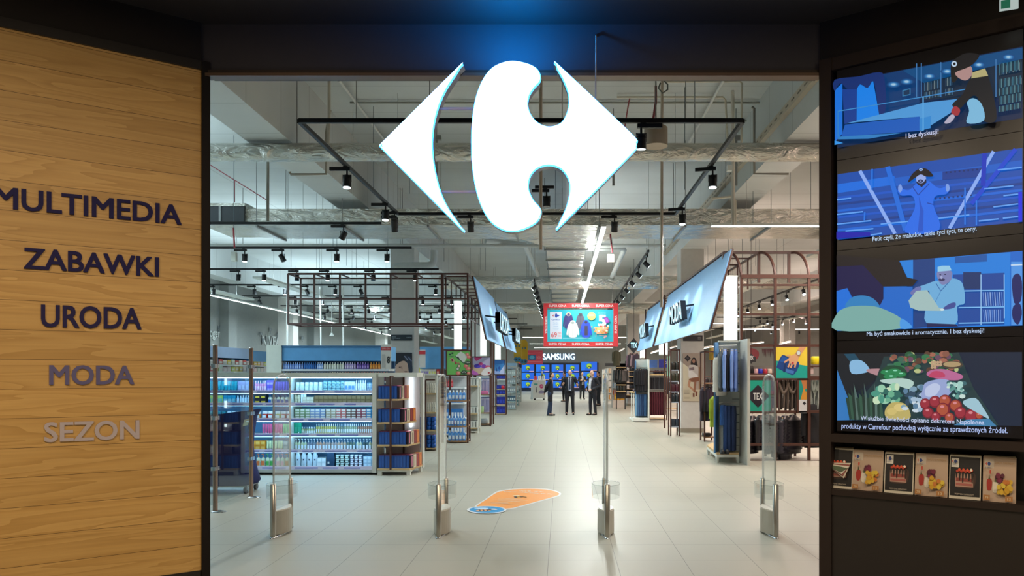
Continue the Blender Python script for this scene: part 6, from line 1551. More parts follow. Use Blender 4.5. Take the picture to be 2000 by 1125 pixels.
# ================================================================ fashion column and its poster
YC2 = 20.79
e = emp('direction_plate', 'dark direction plate with small white writing on the fashion column', 'sign', P(1354, 660, YC2))
part('plate', MB().bx(XX(1334, YC2), YC2 - .03, ZZ(666, YC2), XX(1372, YC2), YC2, ZZ(655, YC2), mt('#1c1820', .5)), e)
m = MB(); p = Pic(m, lambda x, y, k: P(x, y, YC2 - .031 - .0006 * k)); p.text('MODA', 1363, 660.5, 1370, 660.5, 1363, 658, '#a8a4a4'); p.text('DZIECKO', 1363, 663, 1370, 663, 1363, 661.2, '#a8a4a4')
part('writing', m, e)
e = emp('poster', 'tall poster of a seated woman in a white jumper on the fashion column', 'poster', P(1353, 784, YC2))
part('sheet', MB().bx(XX(1333.5, YC2), YC2 - .012, ZZ(784, YC2), XX(1372.5, YC2), YC2, ZZ(690, YC2), mt('#a8988c', .5)), e)
m = MB(); p = Pic(m, lambda x, y, k: P(x, y, YC2 - .0125 - .0006 * k), 1320, 640, 7.5)
p.poly([(105, 520), (180, 580), (260, 700), (260, 1075), (105, 1075)], '#c4b8a0'); p.rect(335, 575, 370, 930, '#94704c'); p.poly([(105, 930), (380, 900), (380, 1075), (105, 1075)], '#c0b49c')
p.poly([(125, 448), (172, 400), (218, 448), (172, 497)], '#1a1820'); p.text('TEX', 155, 458, 192, 458, 155, 436, '#6c6470')
p.blob([(250, 440), (290, 450), (310, 520), (315, 560), (230, 560), (220, 500)], '#221a1e', 4); p.oval(262, 490, 20, 30, '#a87c68')
p.blob([(190, 560), (250, 545), (320, 570), (330, 640), (310, 740), (200, 740), (185, 650)], '#cfc8c4', 4); p.poly([(190, 590), (265, 575), (270, 620), (195, 630)], '#84767c')
p.blob([(200, 745), (330, 725), (335, 780), (260, 795), (205, 785)], '#7c4c34', 3)
p.line([(205, 770), (185, 850)], 34, '#b48468'); p.line([(185, 850), (290, 940)], 28, '#b48468'); p.line([(285, 790), (270, 950)], 30, '#8c5c44'); p.line([(305, 935), (300, 1000)], 26, '#6c3828'); p.line([(260, 960), (262, 1015)], 26, '#6c3828')
for y in (915, 930, 955, 965, 1020, 1035): p.line([(120, y), (200, y)], 4, '#8c8478')
part('print', m, e)

# ================================================================ fashion: farther fixtures
# accessory spinner in front of the column
Y = 19.6; x0, x1 = XX(1310, Y), XX(1327, Y)
e = rack('accessory_stand', 'rust framed stand of dark bags hanging in front of the fashion column', x0, x1, Y, Y + .4, [ZZ(722, Y), ZZ(744, Y), ZZ(765, Y), ZZ(785, Y), .26], 2.3, RUST, mt('#9ca4b4', .4))
for k, (z, c, nm) in enumerate(((ZZ(722, Y), '#262420', 'black'), (ZZ(744, Y), '#3c3828', 'olive'), (ZZ(765, Y), '#4c1c28', 'maroon'), (ZZ(785, Y), '#20262c', 'dark grey'), (.26, '#2c3440', 'slate'))):
    for j in range(2):
        put('handbag', goods('pack', .11, .2, .12, c, c), (x0 + .07 + j * .11, Y + .06, z), '%s bag on the accessory stand by the fashion column, shelf %s' % (nm, ORD[k]), 'bag', '%s bags on the accessory stand' % nm)
# maroon trousers wall
Y = 26.5; x0, x1 = XX(1268, Y), XX(1302, Y)
e = rack('clothes_rack', 'rust rack with maroon trousers below black trousers', x0, x1, Y, Y + .5, [.06], 1.75, RUST, PALEW)
part('rail', MB().cyl((x0, Y + .2, 1.56), (x1, Y + .2, 1.56), .014, STEEL, n=8), e)
part('rail', MB().cyl((x0, Y + .2, 1.04), (x1, Y + .2, 1.04), .014, STEEL, n=8), e)
part('top_shelf', MB().bx(x0, Y, 1.60, x1, Y + .5, 1.64, PALEW), e)
for k in range(7): hang('trousers', '#4c1424', x0 + .06 + k * .085, Y + .2, 1.04, 1.3, '%s pair of maroon trousers from the white jacket stand' % ORD[k], 'trousers', 'maroon trousers', .95)
for k in range(7): hang('shorts', ('#2c2e34', '#1a1a20')[k % 2], x0 + .06 + k * .085, Y + .22, 1.56, 1.3, '%s dark trousers folded above the maroon trousers' % ORD[k], 'trousers', 'dark trousers', 1.1)
for k in range(4): put('hat', goods('pack', .1, .14, .1, '#2c2434', '#2c2434'), (x0 + .2 + k * .1, Y + .1, 1.64), 'dark hat on the shelf above the maroon trousers', 'hat', 'dark hats')
m = MB(); m.bx(XX(1266, 28), 28, ZZ(718, 28), XX(1284, 28), 28.05, ZZ(703, 28), mt('#3c68b0', .5)).bx(XX(1287, 28), 28, ZZ(718, 28), XX(1303, 28), 28.05, ZZ(702, 28), mt('#1c2c94', .5))
m.text('TO', P(1296, 711, 27.99), (.12, 0, 0), (0, 0, .1), mt('#d8dce8', .5))
solo('wall_panel', m, 'blue panels standing above the maroon trousers', 'sign')
solo('mint_panel', MB().bx(XX(1303, 25.9), 25.9, ZZ(735, 25.9), XX(1309, 25.9), 25.95, ZZ(695, 25.9), mt('#8cc4b0', .5)), 'narrow mint green panel at the end of the maroon trousers rack', 'panel')
# white stand with black jackets and jeans
Y = 25.6; x0, x1 = XX(1243, Y), XX(1265, Y)
e = emp('clothes_stand', 'white stand with black jackets above blue jeans', 'clothes stand', ((x0 + x1) / 2, Y, 0))
part('back_panel', MB().bx(x0, Y + .3, 0, x1, Y + .34, 2.15, mt('#c4ccc8', .5)), e)
part('end_board', MB().bx(x1, Y - .1, 0, x1 + .05, Y + .34, 2.15, mt('#cfd4cc', .5)), e)
part('blue_side', MB().bx(x0 - .02, Y + .1, .2, x0, Y + .34, 2.1, mt('#3c78b0', .5)), e)
part('upper_rail', MB().cyl((x0, Y + .05, 1.86), (x1, Y + .05, 1.86), .014, STEEL, n=8), e)
part('lower_rail', MB().cyl((x0, Y + .05, .98), (x1, Y + .05, .98), .014, STEEL, n=8), e)
part('base', MB().bx(x0 - .12, Y - .2, .02, x1 - .01, Y + .3, .14, WHITE), e)
for k in range(5): hang('coat', ('#14161c', '#1c1c24')[k % 2], x0 + .03 + k * .075, Y + .04, 1.86, 1.1, '%s black jacket on the white stand above blue jeans' % ORD[k], 'jacket', 'black jackets above jeans', .85)
for k in range(5): hang('trousers', ('#6c98b8', '#3c6088', '#2c4c74', '#1c3860', '#2c5480')[k], x0 + .03 + k * .075, Y + .04, .98, 1.1, '%s pair of blue jeans on the white stand below black jackets' % ORD[k], 'jeans', 'blue jeans below jackets', .85)
e = emp('white_table', 'white slatted low table beside the stand of black jackets', 'table', (XX(1237, 27), 27, 0))
part('top', MB().bx(XX(1231, 27), 26.6, .96, XX(1246, 27), 27.5, 1.0, PALEW), e)
for k in range(4): part('slat', MB().bx(XX(1231 + k * 4, 27), 26.65, .05, XX(1233 + k * 4, 27), 26.7, .96, WHITE), e)
part('base', MB().bx(XX(1231, 27), 26.6, 0, XX(1246, 27), 27.5, .05, WHITE), e)
put('folded_jumper', goods('pack', .2, .1, .2, '#54485c', '#54485c'), (XX(1241, 27), 26.9, 1.0), 'folded dark jumper on the low white table', 'jumper')
# dark wall with narrow wooden shelves, hung coat and diamond sign
Y = 37.6
e = emp('shelf_wall', 'dark wall of narrow wooden shelves under the lit diamond sign', 'shelf unit', (XX(1233, Y), Y, 0))
part('back_panel', MB().bx(XX(1222, Y), Y + .3, .4, XX(1246, Y), Y + .35, 2.3, mt('#2c282c', .6)), e)
for py in (713, 725, 735, 747, 759, 771): part('shelf', MB().bx(XX(1224, Y), Y, ZZ(py, Y) - .03, XX(1243, Y), Y + .3, ZZ(py, Y), PALEW), e)
for py in (725, 735, 747, 759, 771):
    row('pack', XX(1230, Y), XX(1243, Y), 3, Y + .03, ZZ(py, Y), .2, '#1c2230', '#2c3444', 'dark folded clothes on the wooden shelf wall under the diamond sign', 1, .2)
    row('box', XX(1224.5, Y), XX(1229, Y), 1, Y + .03, ZZ(py, Y), .2, '#c8c4c0', '#a4a4a8', 'white card box on the wooden shelf wall under the diamond sign', 1, .1)
Y = 34
e = emp('shelf_stand', 'black stand with wooden shelves and dark winter jackets by the aisle', 'shelf unit', (XX(1213, Y), Y, 0))
part('frame', MB().bx(XX(1204, Y), Y + .3, .5, XX(1223, Y), Y + .34, 2.1, mt('#1c1a1e', .6)).bx(XX(1183, Y), Y + .3, 2.0, XX(1243, Y), Y + .4, 2.14, mt('#3c3c3e', .6)).bx(XX(1204, Y), Y + .3, 0, XX(1206, Y), Y + .34, .5, BLACK).bx(XX(1221, Y), Y + .3, 0, XX(1223, Y), Y + .34, .5, BLACK), e)
for py in (717, 751, 764): part('shelf', MB().bx(XX(1204, Y), Y, ZZ(py, Y) - .04, XX(1223, Y), Y + .3, ZZ(py, Y), PALEW), e)
for k in range(3): hang('jacket', '#181c1c', XX(1208 + k * 5, Y), Y + .1, ZZ(718.5, Y), .6, '%s dark winter jacket on the black stand by the aisle' % ORD[k], 'jacket', 'dark winter jackets', .85)
for k in range(3): put('boot', goods('pack', .12, .24, .2, '#24261e', '#3c3c30'), (XX(1208 + k * 5, Y), Y + .14, ZZ(764, Y)), 'dark boots on the lower shelf of the black stand by the aisle', 'boots', 'dark boots')
solo('hanging_wire', MB().cyl((XX(1204, 33), 33, ZZ(683, 33) + .01), (XX(1204, 33), 33, 6.3), .008, GREYM, n=5), 'wire holding the olive coat over the aisle stand', 'wire')
hang('coat', '#3a3a28', XX(1204, 33), 33, ZZ(683, 33), .5, 'olive coat hanging high over the aisle stand', 'coat', None, .75)
Y = 36.5
for k in range(2):
    for j in range(2):
        put('gift_carton', goods('box', .26, .3, .26, ('#b8861c', '#a83428')[0] if j == 0 else '#a83428', '#d8b83c'), (XX(1205 + k * 11, Y), Y + j * .3, .36 if j == 0 else .36), '%s gift carton on the pale table by the aisle' % ('gold' if j == 0 else 'red'), 'box', 'gift cartons by the aisle')
solo('pale_table', MB().bx(XX(1196, Y), Y - .2, .0, XX(1221, Y), Y + .7, .36, mt('#c8bcb0', .6)), 'pale low table carrying gift cartons by the aisle', 'table')
m = MB(); p = Pic(m, lambda x, y, k: P(x, y, 30 - .004 * k))
q = [P(1225, 675, 30), P(1238, 660, 30), P(1250, 675, 30), P(1238, 690, 30)]
m.prism(q, (0, .12, 0), mt('#14161e', .4)); p.text('TEX', 1232, 679, 1244, 679, 1232, 669, '#000000')
m2 = MB().text('TEX', P(1232, 679, 29.97), P(1244, 679, 29.97) - P(1232, 679, 29.97), Vector((0, 0, .2)), mt('#a8e8ff', .4, 0, 2.0), .03)
m.cyl(P(1238, 660, 30.06), (XX(1238, 30.06), 30.06, 6.3), .01, BLACK, n=5)
e = emp('diamond_sign', 'black diamond sign with a lit word, by the farther fashion board', 'sign', P(1238, 690, 30))
part('diamond', m, e); part('lit_letters', m2, e)
Y = 31
for k, c in enumerate(('#5c4450', '#2c2830', '#8c747c', '#3c3444')):
    hang('shirt', c, XX(1232 + k * 4, Y), Y, ZZ(688, Y), .7, '%s patterned top hanging under the lit diamond sign' % ORD[k], 'shirt', 'patterned tops', .85)
# racks beyond the shirts, seen between column and white stand
Y = 18; x0, x1 = XX(1376, Y), XX(1398, Y)
e = rack('clothes_rack', 'rust rack of dark coats between the fashion column and white stand', x0, x1, Y, Y + .5, [.12, 1.43], 2.2, RUST, mt('#8c6a4c', .5))
part('rail', MB().cyl((x0, Y + .2, 1.36), (x1, Y + .2, 1.36), .014, STEEL, n=8), e)
for k in range(4): hang('coat', ('#241a28', '#1c1824', '#2c2030', '#3c2434')[k], x0 + .03 + k * .075, Y + .2, 1.36, 1.1, '%s dark coat on the rack beside the fashion column' % ORD[k], 'coat', 'dark coats by the column', .9)
hang('coat', '#7c9420', XX(1397, 17.6), 17.7, 1.15, .9, 'lime green coat at the end of the dark coats', 'coat', None, .8)
put('shoe_pair', goods('pack', .2, .09, .2, '#1a181c', '#1a181c'), (XX(1382, Y), Y + .15, .12), 'black shoes on the low shelf under the dark coats', 'shoes')
put('yellow_bag', goods('pack', .12, .3, .1, '#a8862c', '#a8862c'), (XX(1393, Y), Y + .2, ZZ(703, Y)), 'mustard bag hanging above the dark coats', 'bag')
# distant racks behind the glass frame: broad rows of stock
for i, (px0, px1, Y, c, nm) in enumerate(((1455, 1600, 24, '#5c4c54', 'plum'), (1400, 1600, 31, '#6c5c58', 'brown'), (1300, 1420, 33, '#4c4448', 'charcoal'))):
    x0, x1 = XX(px0, Y), XX(px1, Y)
    e = rack('clothes_rack', '%s long rust rack of %s clothes deep in fashion' % (ORD[i], nm), x0, x1, Y, Y + .5, [.1], 1.55, RUST, PALEW)
    part('rail', MB().cyl((x0, Y + .25, 1.5), (x1, Y + .25, 1.5), .015, STEEL, n=8), e)
    for k in range(int((x1 - x0) / .22)):
        hang('coat' if k % 3 else 'shirt', R.choice((c, '#2c2830', '#7c6c64', '#3c3038', '#94848c', '#5c2c34')), x0 + .1 + k * .22, Y + .25, 1.5, 1.2, 'garment on the %s rack of clothes deep in fashion' % nm, 'clothes', 'garments on the %s rack' % nm, 1.0)
# ================================================================ hanging red price banner
YN = 24.0
e = emp('price_banner', 'red framed hanging banner with jackets and a price over the aisle', 'banner', P(1134, 678, YN))
def bn(x, y): return (1050 + x / 11.247, 590 + y / 11.25)
def bq(x, y, Y=YN): return P(*bn(x, y), Y)
RED = mt('#c4262c', .45)
m = MB()
for a, b in (((130, 25), (1770, 130)), ((130, 868), (1770, 975)), ((130, 130), (215, 868)), ((1665, 130), (1770, 868))):
    q = [bq(a[0], a[1]), bq(b[0], a[1]), bq(b[0], b[1]), bq(a[0], b[1])]; m.prism(q, (0, .04, 0), RED)
part('red_frame', m, e)
m = MB(); m.prism([bq(215, 165), bq(1665, 165), bq(1665, 868), bq(215, 868)], (0, .02, 0), mt('#13a6b8', .5))
part('panel', m, e)
for q in [(x, 106, x + 384, 106, x, 56) for x in (248, 755, 1282)] + [(x, 948, x + 384, 948, x, 898) for x in (242, 755, 1270)] + [(160, 315, 160, 690, 210, 315), (1742, 685, 1742, 300, 1690, 685)]:
    m = MB(); p = Pic(m, lambda x, y, k: P(x, y, YN - .003 - .0012 * k), 1050, 590, 11.25)
    p.text('SUPER CENA', *q, '#e0d4d4', .02); part('slogan', m, e, 'white words on the red frame')
m = MB(); p = Pic(m, lambda x, y, k: P(x, y, YN - .003 - .0012 * k), 1050, 590, 11.25)
p.rect(272, 218, 532, 808, '#c8ccd8')
p.poly([(322, 297), (355, 270), (350, 324)], '#b83c44'); p.oval(410, 297, 30, 48, '#1c3c9c'); p.poly([(430, 262), (485, 297), (430, 332)], '#1c3c9c'); p.rect(410, 285, 460, 309, '#1c3c9c'); p.oval(436, 262, 12, 14, '#c8ccd8'); p.oval(436, 332, 12, 14, '#c8ccd8')
p.text('Carrefour', 305, 400, 498, 400, 305, 368, '#1c5ca8', .01)
for y, a, b, t in ((468, 345, 455, 'Kurtka'), (508, 338, 458, 'dziecięca'), (548, 345, 455, 'zimowa')): p.text(t, a, y, b, y, a, y - 24, '#3c8cbc')
p.line([(335, 580), (470, 580)], 7, '#8cb0c8'); p.line([(350, 608), (455, 608)], 6, '#9cb8cc')
p.text('69', 298, 775, 425, 775, 298, 665, '#c83c34', .0); p.text('00', 445, 708, 515, 708, 445, 660, '#d06c64'); p.line([(440, 735), (515, 735)], 8, '#d89c98'); p.line([(440, 760), (515, 760)], 8, '#d8a8a4')
def coat(x0, x1, y0, y1, c, hood, inner=None):
    cx = (x0 + x1) / 2; w_ = (x1 - x0) / 2
    p.blob([(cx - w_ * .35, y0 + 30), (cx + w_ * .35, y0 + 30), (cx + w_ * .72, y0 + 90), (x1, y1 - 60), (x1 - w_ * .22, y1 - 45), (cx + w_ * .6, y0 + 190), (cx + w_ * .62, y1), (cx - w_ * .62, y1), (cx - w_ * .6, y0 + 190), (x0 + w_ * .22, y1 - 45), (x0, y1 - 60), (cx - w_ * .72, y0 + 90)], c, 3)
    p.oval(cx, y0 + 30, w_ * .42, 44, hood)
    p.oval(cx, y0 + 40, w_ * .26, 28, inner or c)
    p.line([(cx, y0 + 80), (cx, y1 - 6)], 5, inner or hood)
coat(560, 800, 235, 575, '#2c2468', '#c8b494', '#3c3474'); coat(835, 1050, 245, 575, '#4c4a5c', '#3c3a48', '#2c2c38')
coat(632, 915, 415, 762, '#ccd0cc', '#d8dcd8', '#8c9490'); coat(930, 1195, 405, 762, '#143cc0', '#1c48d0', '#1c1830'); p.rect(1030, 520, 1100, 730, '#2c2440')
p.oval(1184, 308, 92, 88, '#c4d45c', 24)
for y in (270, 300, 330): p.line([(1120, y), (1248, y)], 8, '#dce4a0')
p.text('SKLEJ NA', 1330, 272, 1500, 272, 1330, 225, '#8cc4d0'); p.text('5', 1330, 535, 1510, 535, 1330, 280, '#dce4e8', .05)
p.poly([(1450, 350), (1530, 320), (1590, 430), (1510, 475)], '#8c2c9c'); p.poly([(1470, 360), (1520, 342), (1565, 420), (1515, 445)], '#a454b4')
p.poly([(1240, 545), (1560, 545), (1530, 690), (1300, 700)], '#d8a888')
RR = random.Random(6)
for k in range(34): p.oval(RR.uniform(1260, 1550), RR.uniform(520, 680), 24, 22, RR.choice(('#d8944c', '#c84c3c', '#e0c46c', '#d8dcd0', '#8cb050', '#e0a87c')), 7)
p.line([(1290, 700), (1280, 770)], 9, '#c87c7c'); p.line([(1350, 730), (1500, 740)], 9, '#c87c7c'); p.oval(1470, 778, 20, 22, '#c89494'); p.oval(1505, 750, 18, 20, '#c87c7c'); p.oval(1190, 540, 16, 16, '#d8944c'); p.oval(1225, 597, 12, 12, '#c84c6c')
p.line([(555, 790), (1140, 782)], 5, '#9cd4dc'); p.line([(555, 805), (1185, 800)], 5, '#9cd4dc')
part('print', m, e)
for x in (260, 1640): part('hanging_wire', MB().cyl(bq(x, 25, YN + .02), Vector((bq(x, 25).x, YN + .02, 6.3)), .006, GREYM, n=5), e)

# ================================================================ the far wall of televisions
YT = 71.6
def tv(px0, py0, px1, py1, Y, lab, box=True):
    e = emp('television', lab, 'television', P((px0 + px1) / 2, py1, Y), 0, 'televisions on the far wall')
    part('casing', MB().bx(XX(px0 - .4, Y), Y, ZZ(py1 + .4, Y), XX(px1 + .4, Y), Y + .08, ZZ(py0 - .4, Y), mt('#101218', .4)), e)
    m = MB(); p = Pic(m, lambda x, y, k: P(x, y, Y - .004 - .004 * k), 0, 0, 1, 1.0)
    w_, h_ = px1 - px0, py1 - py0; cx, cy = px0 + w_ * .5, py0 + h_ * .48
    p.rect(px0, py0, px1, py1, '#0a60dc'); p.poly([(px0, py0), (px0 + w_ * .5, py0), (px0 + w_ * .2, py1), (px0, py1)], '#0874e8')
    p.oval(cx, cy, w_ * .19, h_ * .32, '#2c9c50', 10); p.oval(cx, cy - h_ * .04, w_ * .15, h_ * .24, '#a8c83c', 10); p.oval(cx + w_ * .02, cy + h_ * .16, w_ * .12, h_ * .16, '#1c3c24', 9); p.oval(cx, cy + h_ * .2, w_ * .05, h_ * .1, '#d8d83c', 8)
    if box: p.rect(px1 - w_ * .38, py1 - h_ * .10, px1 - w_ * .02, py1, '#c8a8b8')
    part('picture', m, e)
TVW = mt('#101c3c', .5)
struct('wall_television', MB().bx(XX(1012, YT + .15), YT + .15, 0, XX(1169, YT + .15), YT + .4, 2.72, TVW).bx(XX(1015, YT), YT - .3, 0, XX(1155, YT), YT + .1, .12, mt('#14243c', .5)))
COLS = [(1019, 1043), (1047, 1073), (1077.5, 1100), (1105, 1131)]
RWS = [(712, 726), (728, 742), (744, 757.5)]
for i, (a, b) in enumerate(COLS):
    for j, (c, d) in enumerate(RWS):
        tv(a, c, b, d, YT, '%s television from the yellow skateboards, %s row' % (ORD[i], ('top', 'middle', 'bottom')[j]))
tv(1135, 706.5, 1166, 724, YT, 'largest television, top of the column at the end by the bright doorway')
tv(1137, 726, 1165, 741, YT, 'television under the largest one, middle row')
tv(1138, 743, 1164, 758, YT, 'television under the largest one, bottom row')
YSg = 72.9
m = MB().text('SAMSUNG', P(1060, 702.5, YSg), P(1123, 702.5, YSg) - P(1060, 702.5, YSg), Vector((0, 0, 11.8 / F * YSg)), mt('#d8f4ff', .4, 0, 2.2), .03, .15, Vector((0, -1, 0)), mt('#1c6cb8', .4, 0, .8))
solo('lit_word', m, 'glowing white word SAMSUNG above the televisions', 'sign')
# a lintel carrying the word and a wall over the televisions
struct('wall_far', MB().bx(XX(1000, 72.96), 72.92, 2.7, XX(1180, 72.96), 73.0, 5.2, mt('#b4b6b1', .8)))
# red board and yellow skateboards
YK = 52
e = emp('red_board', 'red hanging board with a blue picture beside the television wall', 'sign', P(1045, 711, YK))
part('board', MB().bx(XX(1013, YK), YK, ZZ(711, YK), XX(1060, YK), YK + .06, ZZ(684, YK), mt('#b83048', .5)), e)
m = MB(); p = Pic(m, lambda x, y, k: P(x, y, YK - .004 - .003 * k)); p.rect(1031, 693.5, 1047, 703, '#1c4c7c'); p.oval(1039, 698, 5, 3.4, '#3c94b4'); p.line([(1030, 690), (1058, 689)], .8, '#d87c84'); p.line([(1030, 706), (1058, 706)], .8, '#d87c84'); p.text('PREZENT', 1048, 700, 1058, 700, 1048, 696, '#d88c94')
part('print', m, e)
for x in (1020, 1056): part('hanging_wire', MB().cyl(P(x, 684, YK + .03), Vector((XX(x, YK + .03), YK + .03, 6.3)), .01, GREYM, n=5), e)
for k, (px, lab) in enumerate(((1011, 'yellow giant skateboard hanging nearest the beauty boards'), (1023, 'yellow giant skateboard hanging in front of the red board'))):
    Yk = 45 + k * 1.2
    e = emp('skateboard', lab, 'skateboard', P(px, 711, Yk), 0, 'hanging skateboards')
    ol = spline([(px - 8, 680), (px - 7, 664), (px, 659), (px + 7, 664), (px + 8, 680), (px + 7, 700), (px + 4, 708), (px - 4, 708), (px - 7, 700)], 4)
    part('deck', MB().prism([P(x, y + k * 4, Yk) for x, y in ol], (0, .06, 0), mt('#b8941c', .5)), e)
    for dx, dy in ((-3, 17), (3, 17)): part('bolt_plate', MB().cyl(P(px + dx, 659 + dy + k * 4, Yk), P(px + dx, 659 + dy + k * 4, Yk - .03), .06, mt('#3c6c80', .5), n=10), e)
    for dx in (-3, 3):
        part('wheel', MB().cyl(P(px + dx, 702 + k * 4, Yk - .16), P(px + dx, 702 + k * 4, Yk - .02), .14, mt('#1c6c94', .5), n=14).cyl(P(px + dx, 702 + k * 4, Yk - .17), P(px + dx, 702 + k * 4, Yk - .155), .05, mt('#24303c', .5), n=10), e)
    part('hanging_wire', MB().cyl(P(px, 661 + k * 4, Yk + .03), Vector((XX(px, Yk + .03), Yk + .03, 6.3)), .008, GREYM, n=5), e)
# white promotion stand at the end of the aisle
Y = 46.5; x0, x1 = XX(1041, Y), XX(1065, Y)
e = emp('promotion_stand', 'white promotion stand carrying small appliances at the aisle end', 'stand', ((x0 + x1) / 2, Y + .4, 0))
part('carton_base', MB().bx(x0, Y, .1, x1, Y + .9, 1.25, mt('#cfd0cc', .6)).bx(x0 + .05, Y + .03, 0, x0 + .15, Y + .8, .1, BLACK).bx(x1 - .15, Y + .03, 0, x1 - .05, Y + .8, .1, BLACK), e)
part('side_flap', MB().prism([Vector((x0, Y, .05)), Vector((x0 - .16, Y + .2, .05)), Vector((x0 - .12, Y + .2, 1.0)), Vector((x0, Y, 1.2))], (0, .03, 0), mt('#c0c2c0', .6)), e)
m = MB(); p = Pic(m, lambda x, y, k: P(x, y, Y - .003 - .002 * k)); p.oval(1057.5, 754.5, 3.6, 4.2, '#c02c6c'); p.text('-30%', 1055, 756, 1060, 756, 1055, 753, '#e8d0dc'); p.rect(1043, 749, 1050, 752, '#4c9c94'); p.line([(1047, 756), (1048, 767)], 1.6, '#4c4c54'); p.blob([(1052, 768), (1056, 762), (1062, 764), (1063, 768)], '#8c84a4', 3)
part('print', m, e)
for k, (c, nm) in enumerate((('#c8343c', 'red'), ('#d8dce0', 'white'), ('#b8bcc0', 'silver'))):
    put('small_appliance', goods('flask', .2, .3, .2, c, '#3c4048'), (x0 + .15 + k * .25, Y + .3, 1.25), '%s small appliance on the white promotion stand' % nm, 'appliance')
put('small_appliance', goods('pump', .12, .8, .12, '#8c9094', '#3c4048'), (x0 + .55, Y + .5, 1.25), 'tall grey upright vacuum on the white promotion stand', 'appliance')

# goods racks lining the aisle on the fashion side, far end
RF = random.Random(8)
for k, (Y, px) in enumerate(((40, 1196), (45, 1188), (52, 1182), (60, 1177))):
    x0 = XX(px, Y); x1 = x0 + .9
    rack('display_stand', '%s white stand of bright goods along the far aisle, fashion side' % ORD[k], x0, x1, Y, Y + .5, [.1, .5, .9, 1.3, 1.7], 2.0, WHITE, WHITE, mt('#c0bcb8', .6))
    for z in (.1, .5, .9, 1.3, 1.7):
        row('slim', x0 + .04, x1 - .04, 4, Y + .03, z, .28, RF.choice(('#c8881c', '#d0d0cc', '#b85c3c', '#8cacc4', '#d8b890')), '#e0dcd4', 'boxed goods on the %s far stand, fashion side, at %s height' % (ORD[k], {.1: 'floor', .5: 'knee', .9: 'waist', 1.3: 'chest', 1.7: 'head'}[z]), 1, .3)
for k, (Y, px) in enumerate(((48, 1006), (56, 1010))):
    x0 = XX(px, Y) - .7; x1 = x0 + .7
    rack('display_stand', '%s white stand of goods before the televisions, beauty side' % ORD[k], x0, x1, Y, Y + .5, [.1, .5, .9, 1.3, 1.7], 2.1, WHITE, WHITE, mt('#a8acb0', .6))
    for z in (.1, .5, .9, 1.3, 1.7):
        row('slim', x0 + .04, x1 - .04, 4, Y + .03, z, .28, RF.choice(('#8c9ca8', '#c8ccd0', '#3c5478', '#a8b4b8')), '#d4d8dc', 'boxed goods on the %s white stand before the televisions at %s height' % (ORD[k], {.1: 'floor', .5: 'knee', .9: 'waist', 1.3: 'chest', 1.7: 'head'}[z]), 1, .3)
# rows of tall shelving farther back on both sides (each a stocked run)
for k, (x0, x1, Y, hc, nm) in enumerate(((-9.5, -5.2, 24.0, '#5c9cd0', 'sky blue'), (-11, -4.0, 30.5, '#6ca4d4', 'light blue'), (-11, -3.2, 37, '#7cacd4', 'powder blue'), (-10, -2.8, 45, '#8cb0cc', 'dusty blue'))):
    e = emp('shelf_unit', 'long %s headed shelf run deep in the beauty area' % nm, 'shelf unit', ((x0 + x1) / 2, Y + .3, 0))
    part('header', MB().bx(x0, Y, 1.95, x1, Y + .5, 2.3, mt(hc, .5)), e)
    part('back_panel', MB().bx(x0, Y + .45, 0, x1, Y + .5, 1.95, mt('#c0c8cc', .5)), e)
    for z in (1.7, 1.3, .9, .5, .1): part('shelf', MB().bx(x0, Y + .02, z - .04, x1, Y + .45, z, mt('#d4dce0', .4)), e)
    n = int((x1 - x0) / .3)
    for i in range(n):
        if XX(560, Y) < x0 + i * .3 < XX(1000, Y):
            c = RF.choice(('#d0d4d8', '#3c6cb4', '#b43c48', '#d8c45c', '#8c6cb0', '#6cb08c'))
            put('carton', goods('box', .27, .2, .2, c, '#e0e0dc'), (x0 + i * .3 + .15, Y + .15, 1.7), 'carton under the %s header deep in beauty' % nm, 'box', 'cartons under the %s header' % nm)

# ================================================================ people
def blob_mesh(prims, voxel, smooth=6):
    """union of capsules and ellipsoids turned into one continuous skin"""
    m = MB(); mat0 = WHITE
    def ell(c, r, mt_=mat0):
        n, k = 14, 9; vs = []
        for j in range(k + 1):
            t = math.pi * j / k
            for i in range(n):
                a = 2 * math.pi * i / n
                vs.append((c[0] + r[0] * math.sin(t) * math.cos(a), c[1] + r[1] * math.sin(t) * math.sin(a), c[2] + r[2] * math.cos(t)))
        m.add(vs, [(j * n + i, (j + 1) * n + i, (j + 1) * n + (i + 1) % n, j * n + (i + 1) % n) for j in range(k) for i in range(n)], mat0)
    for q in prims:
        if q[0] == 'e': ell(q[1], q[2])
        else:
            _, a, b, ra, rb = q[:5]; fl = q[5] if len(q) > 5 else 1.0
            a, b = Vector(a), Vector(b); N = max(2, int((b - a).length / (min(ra, rb) * .6)))
            for i in range(N + 1):
                t = i / N; r = ra + (rb - ra) * t; ell(a.lerp(b, t), (r, r * fl, r))
    o = bpy.data.objects.new('b', m.mesh('b')); COL.objects.link(o)
    md = o.modifiers.new('r', 'REMESH'); md.mode = 'VOXEL'; md.voxel_size = voxel; md.use_smooth_shade = True
    s = o.modifiers.new('s', 'SMOOTH'); s.iterations = smooth; s.factor = .5
    me = bpy.data.meshes.new_from_object(o.evaluated_get(bpy.context.evaluated_depsgraph_get()))
    bpy.data.objects.remove(o)
    return me
def skin_part(name, prims, voxel, mat, parent, smooth=5, label=None):
    me = blob_mesh(prims, voxel, smooth); me.materials.clear(); me.materials.append(mat)
    for p_ in me.polygons: p_.use_smooth = True
    o = bpy.data.objects.new(name, me); COL.objects.link(o); o.parent = parent
    return tag(o, label)
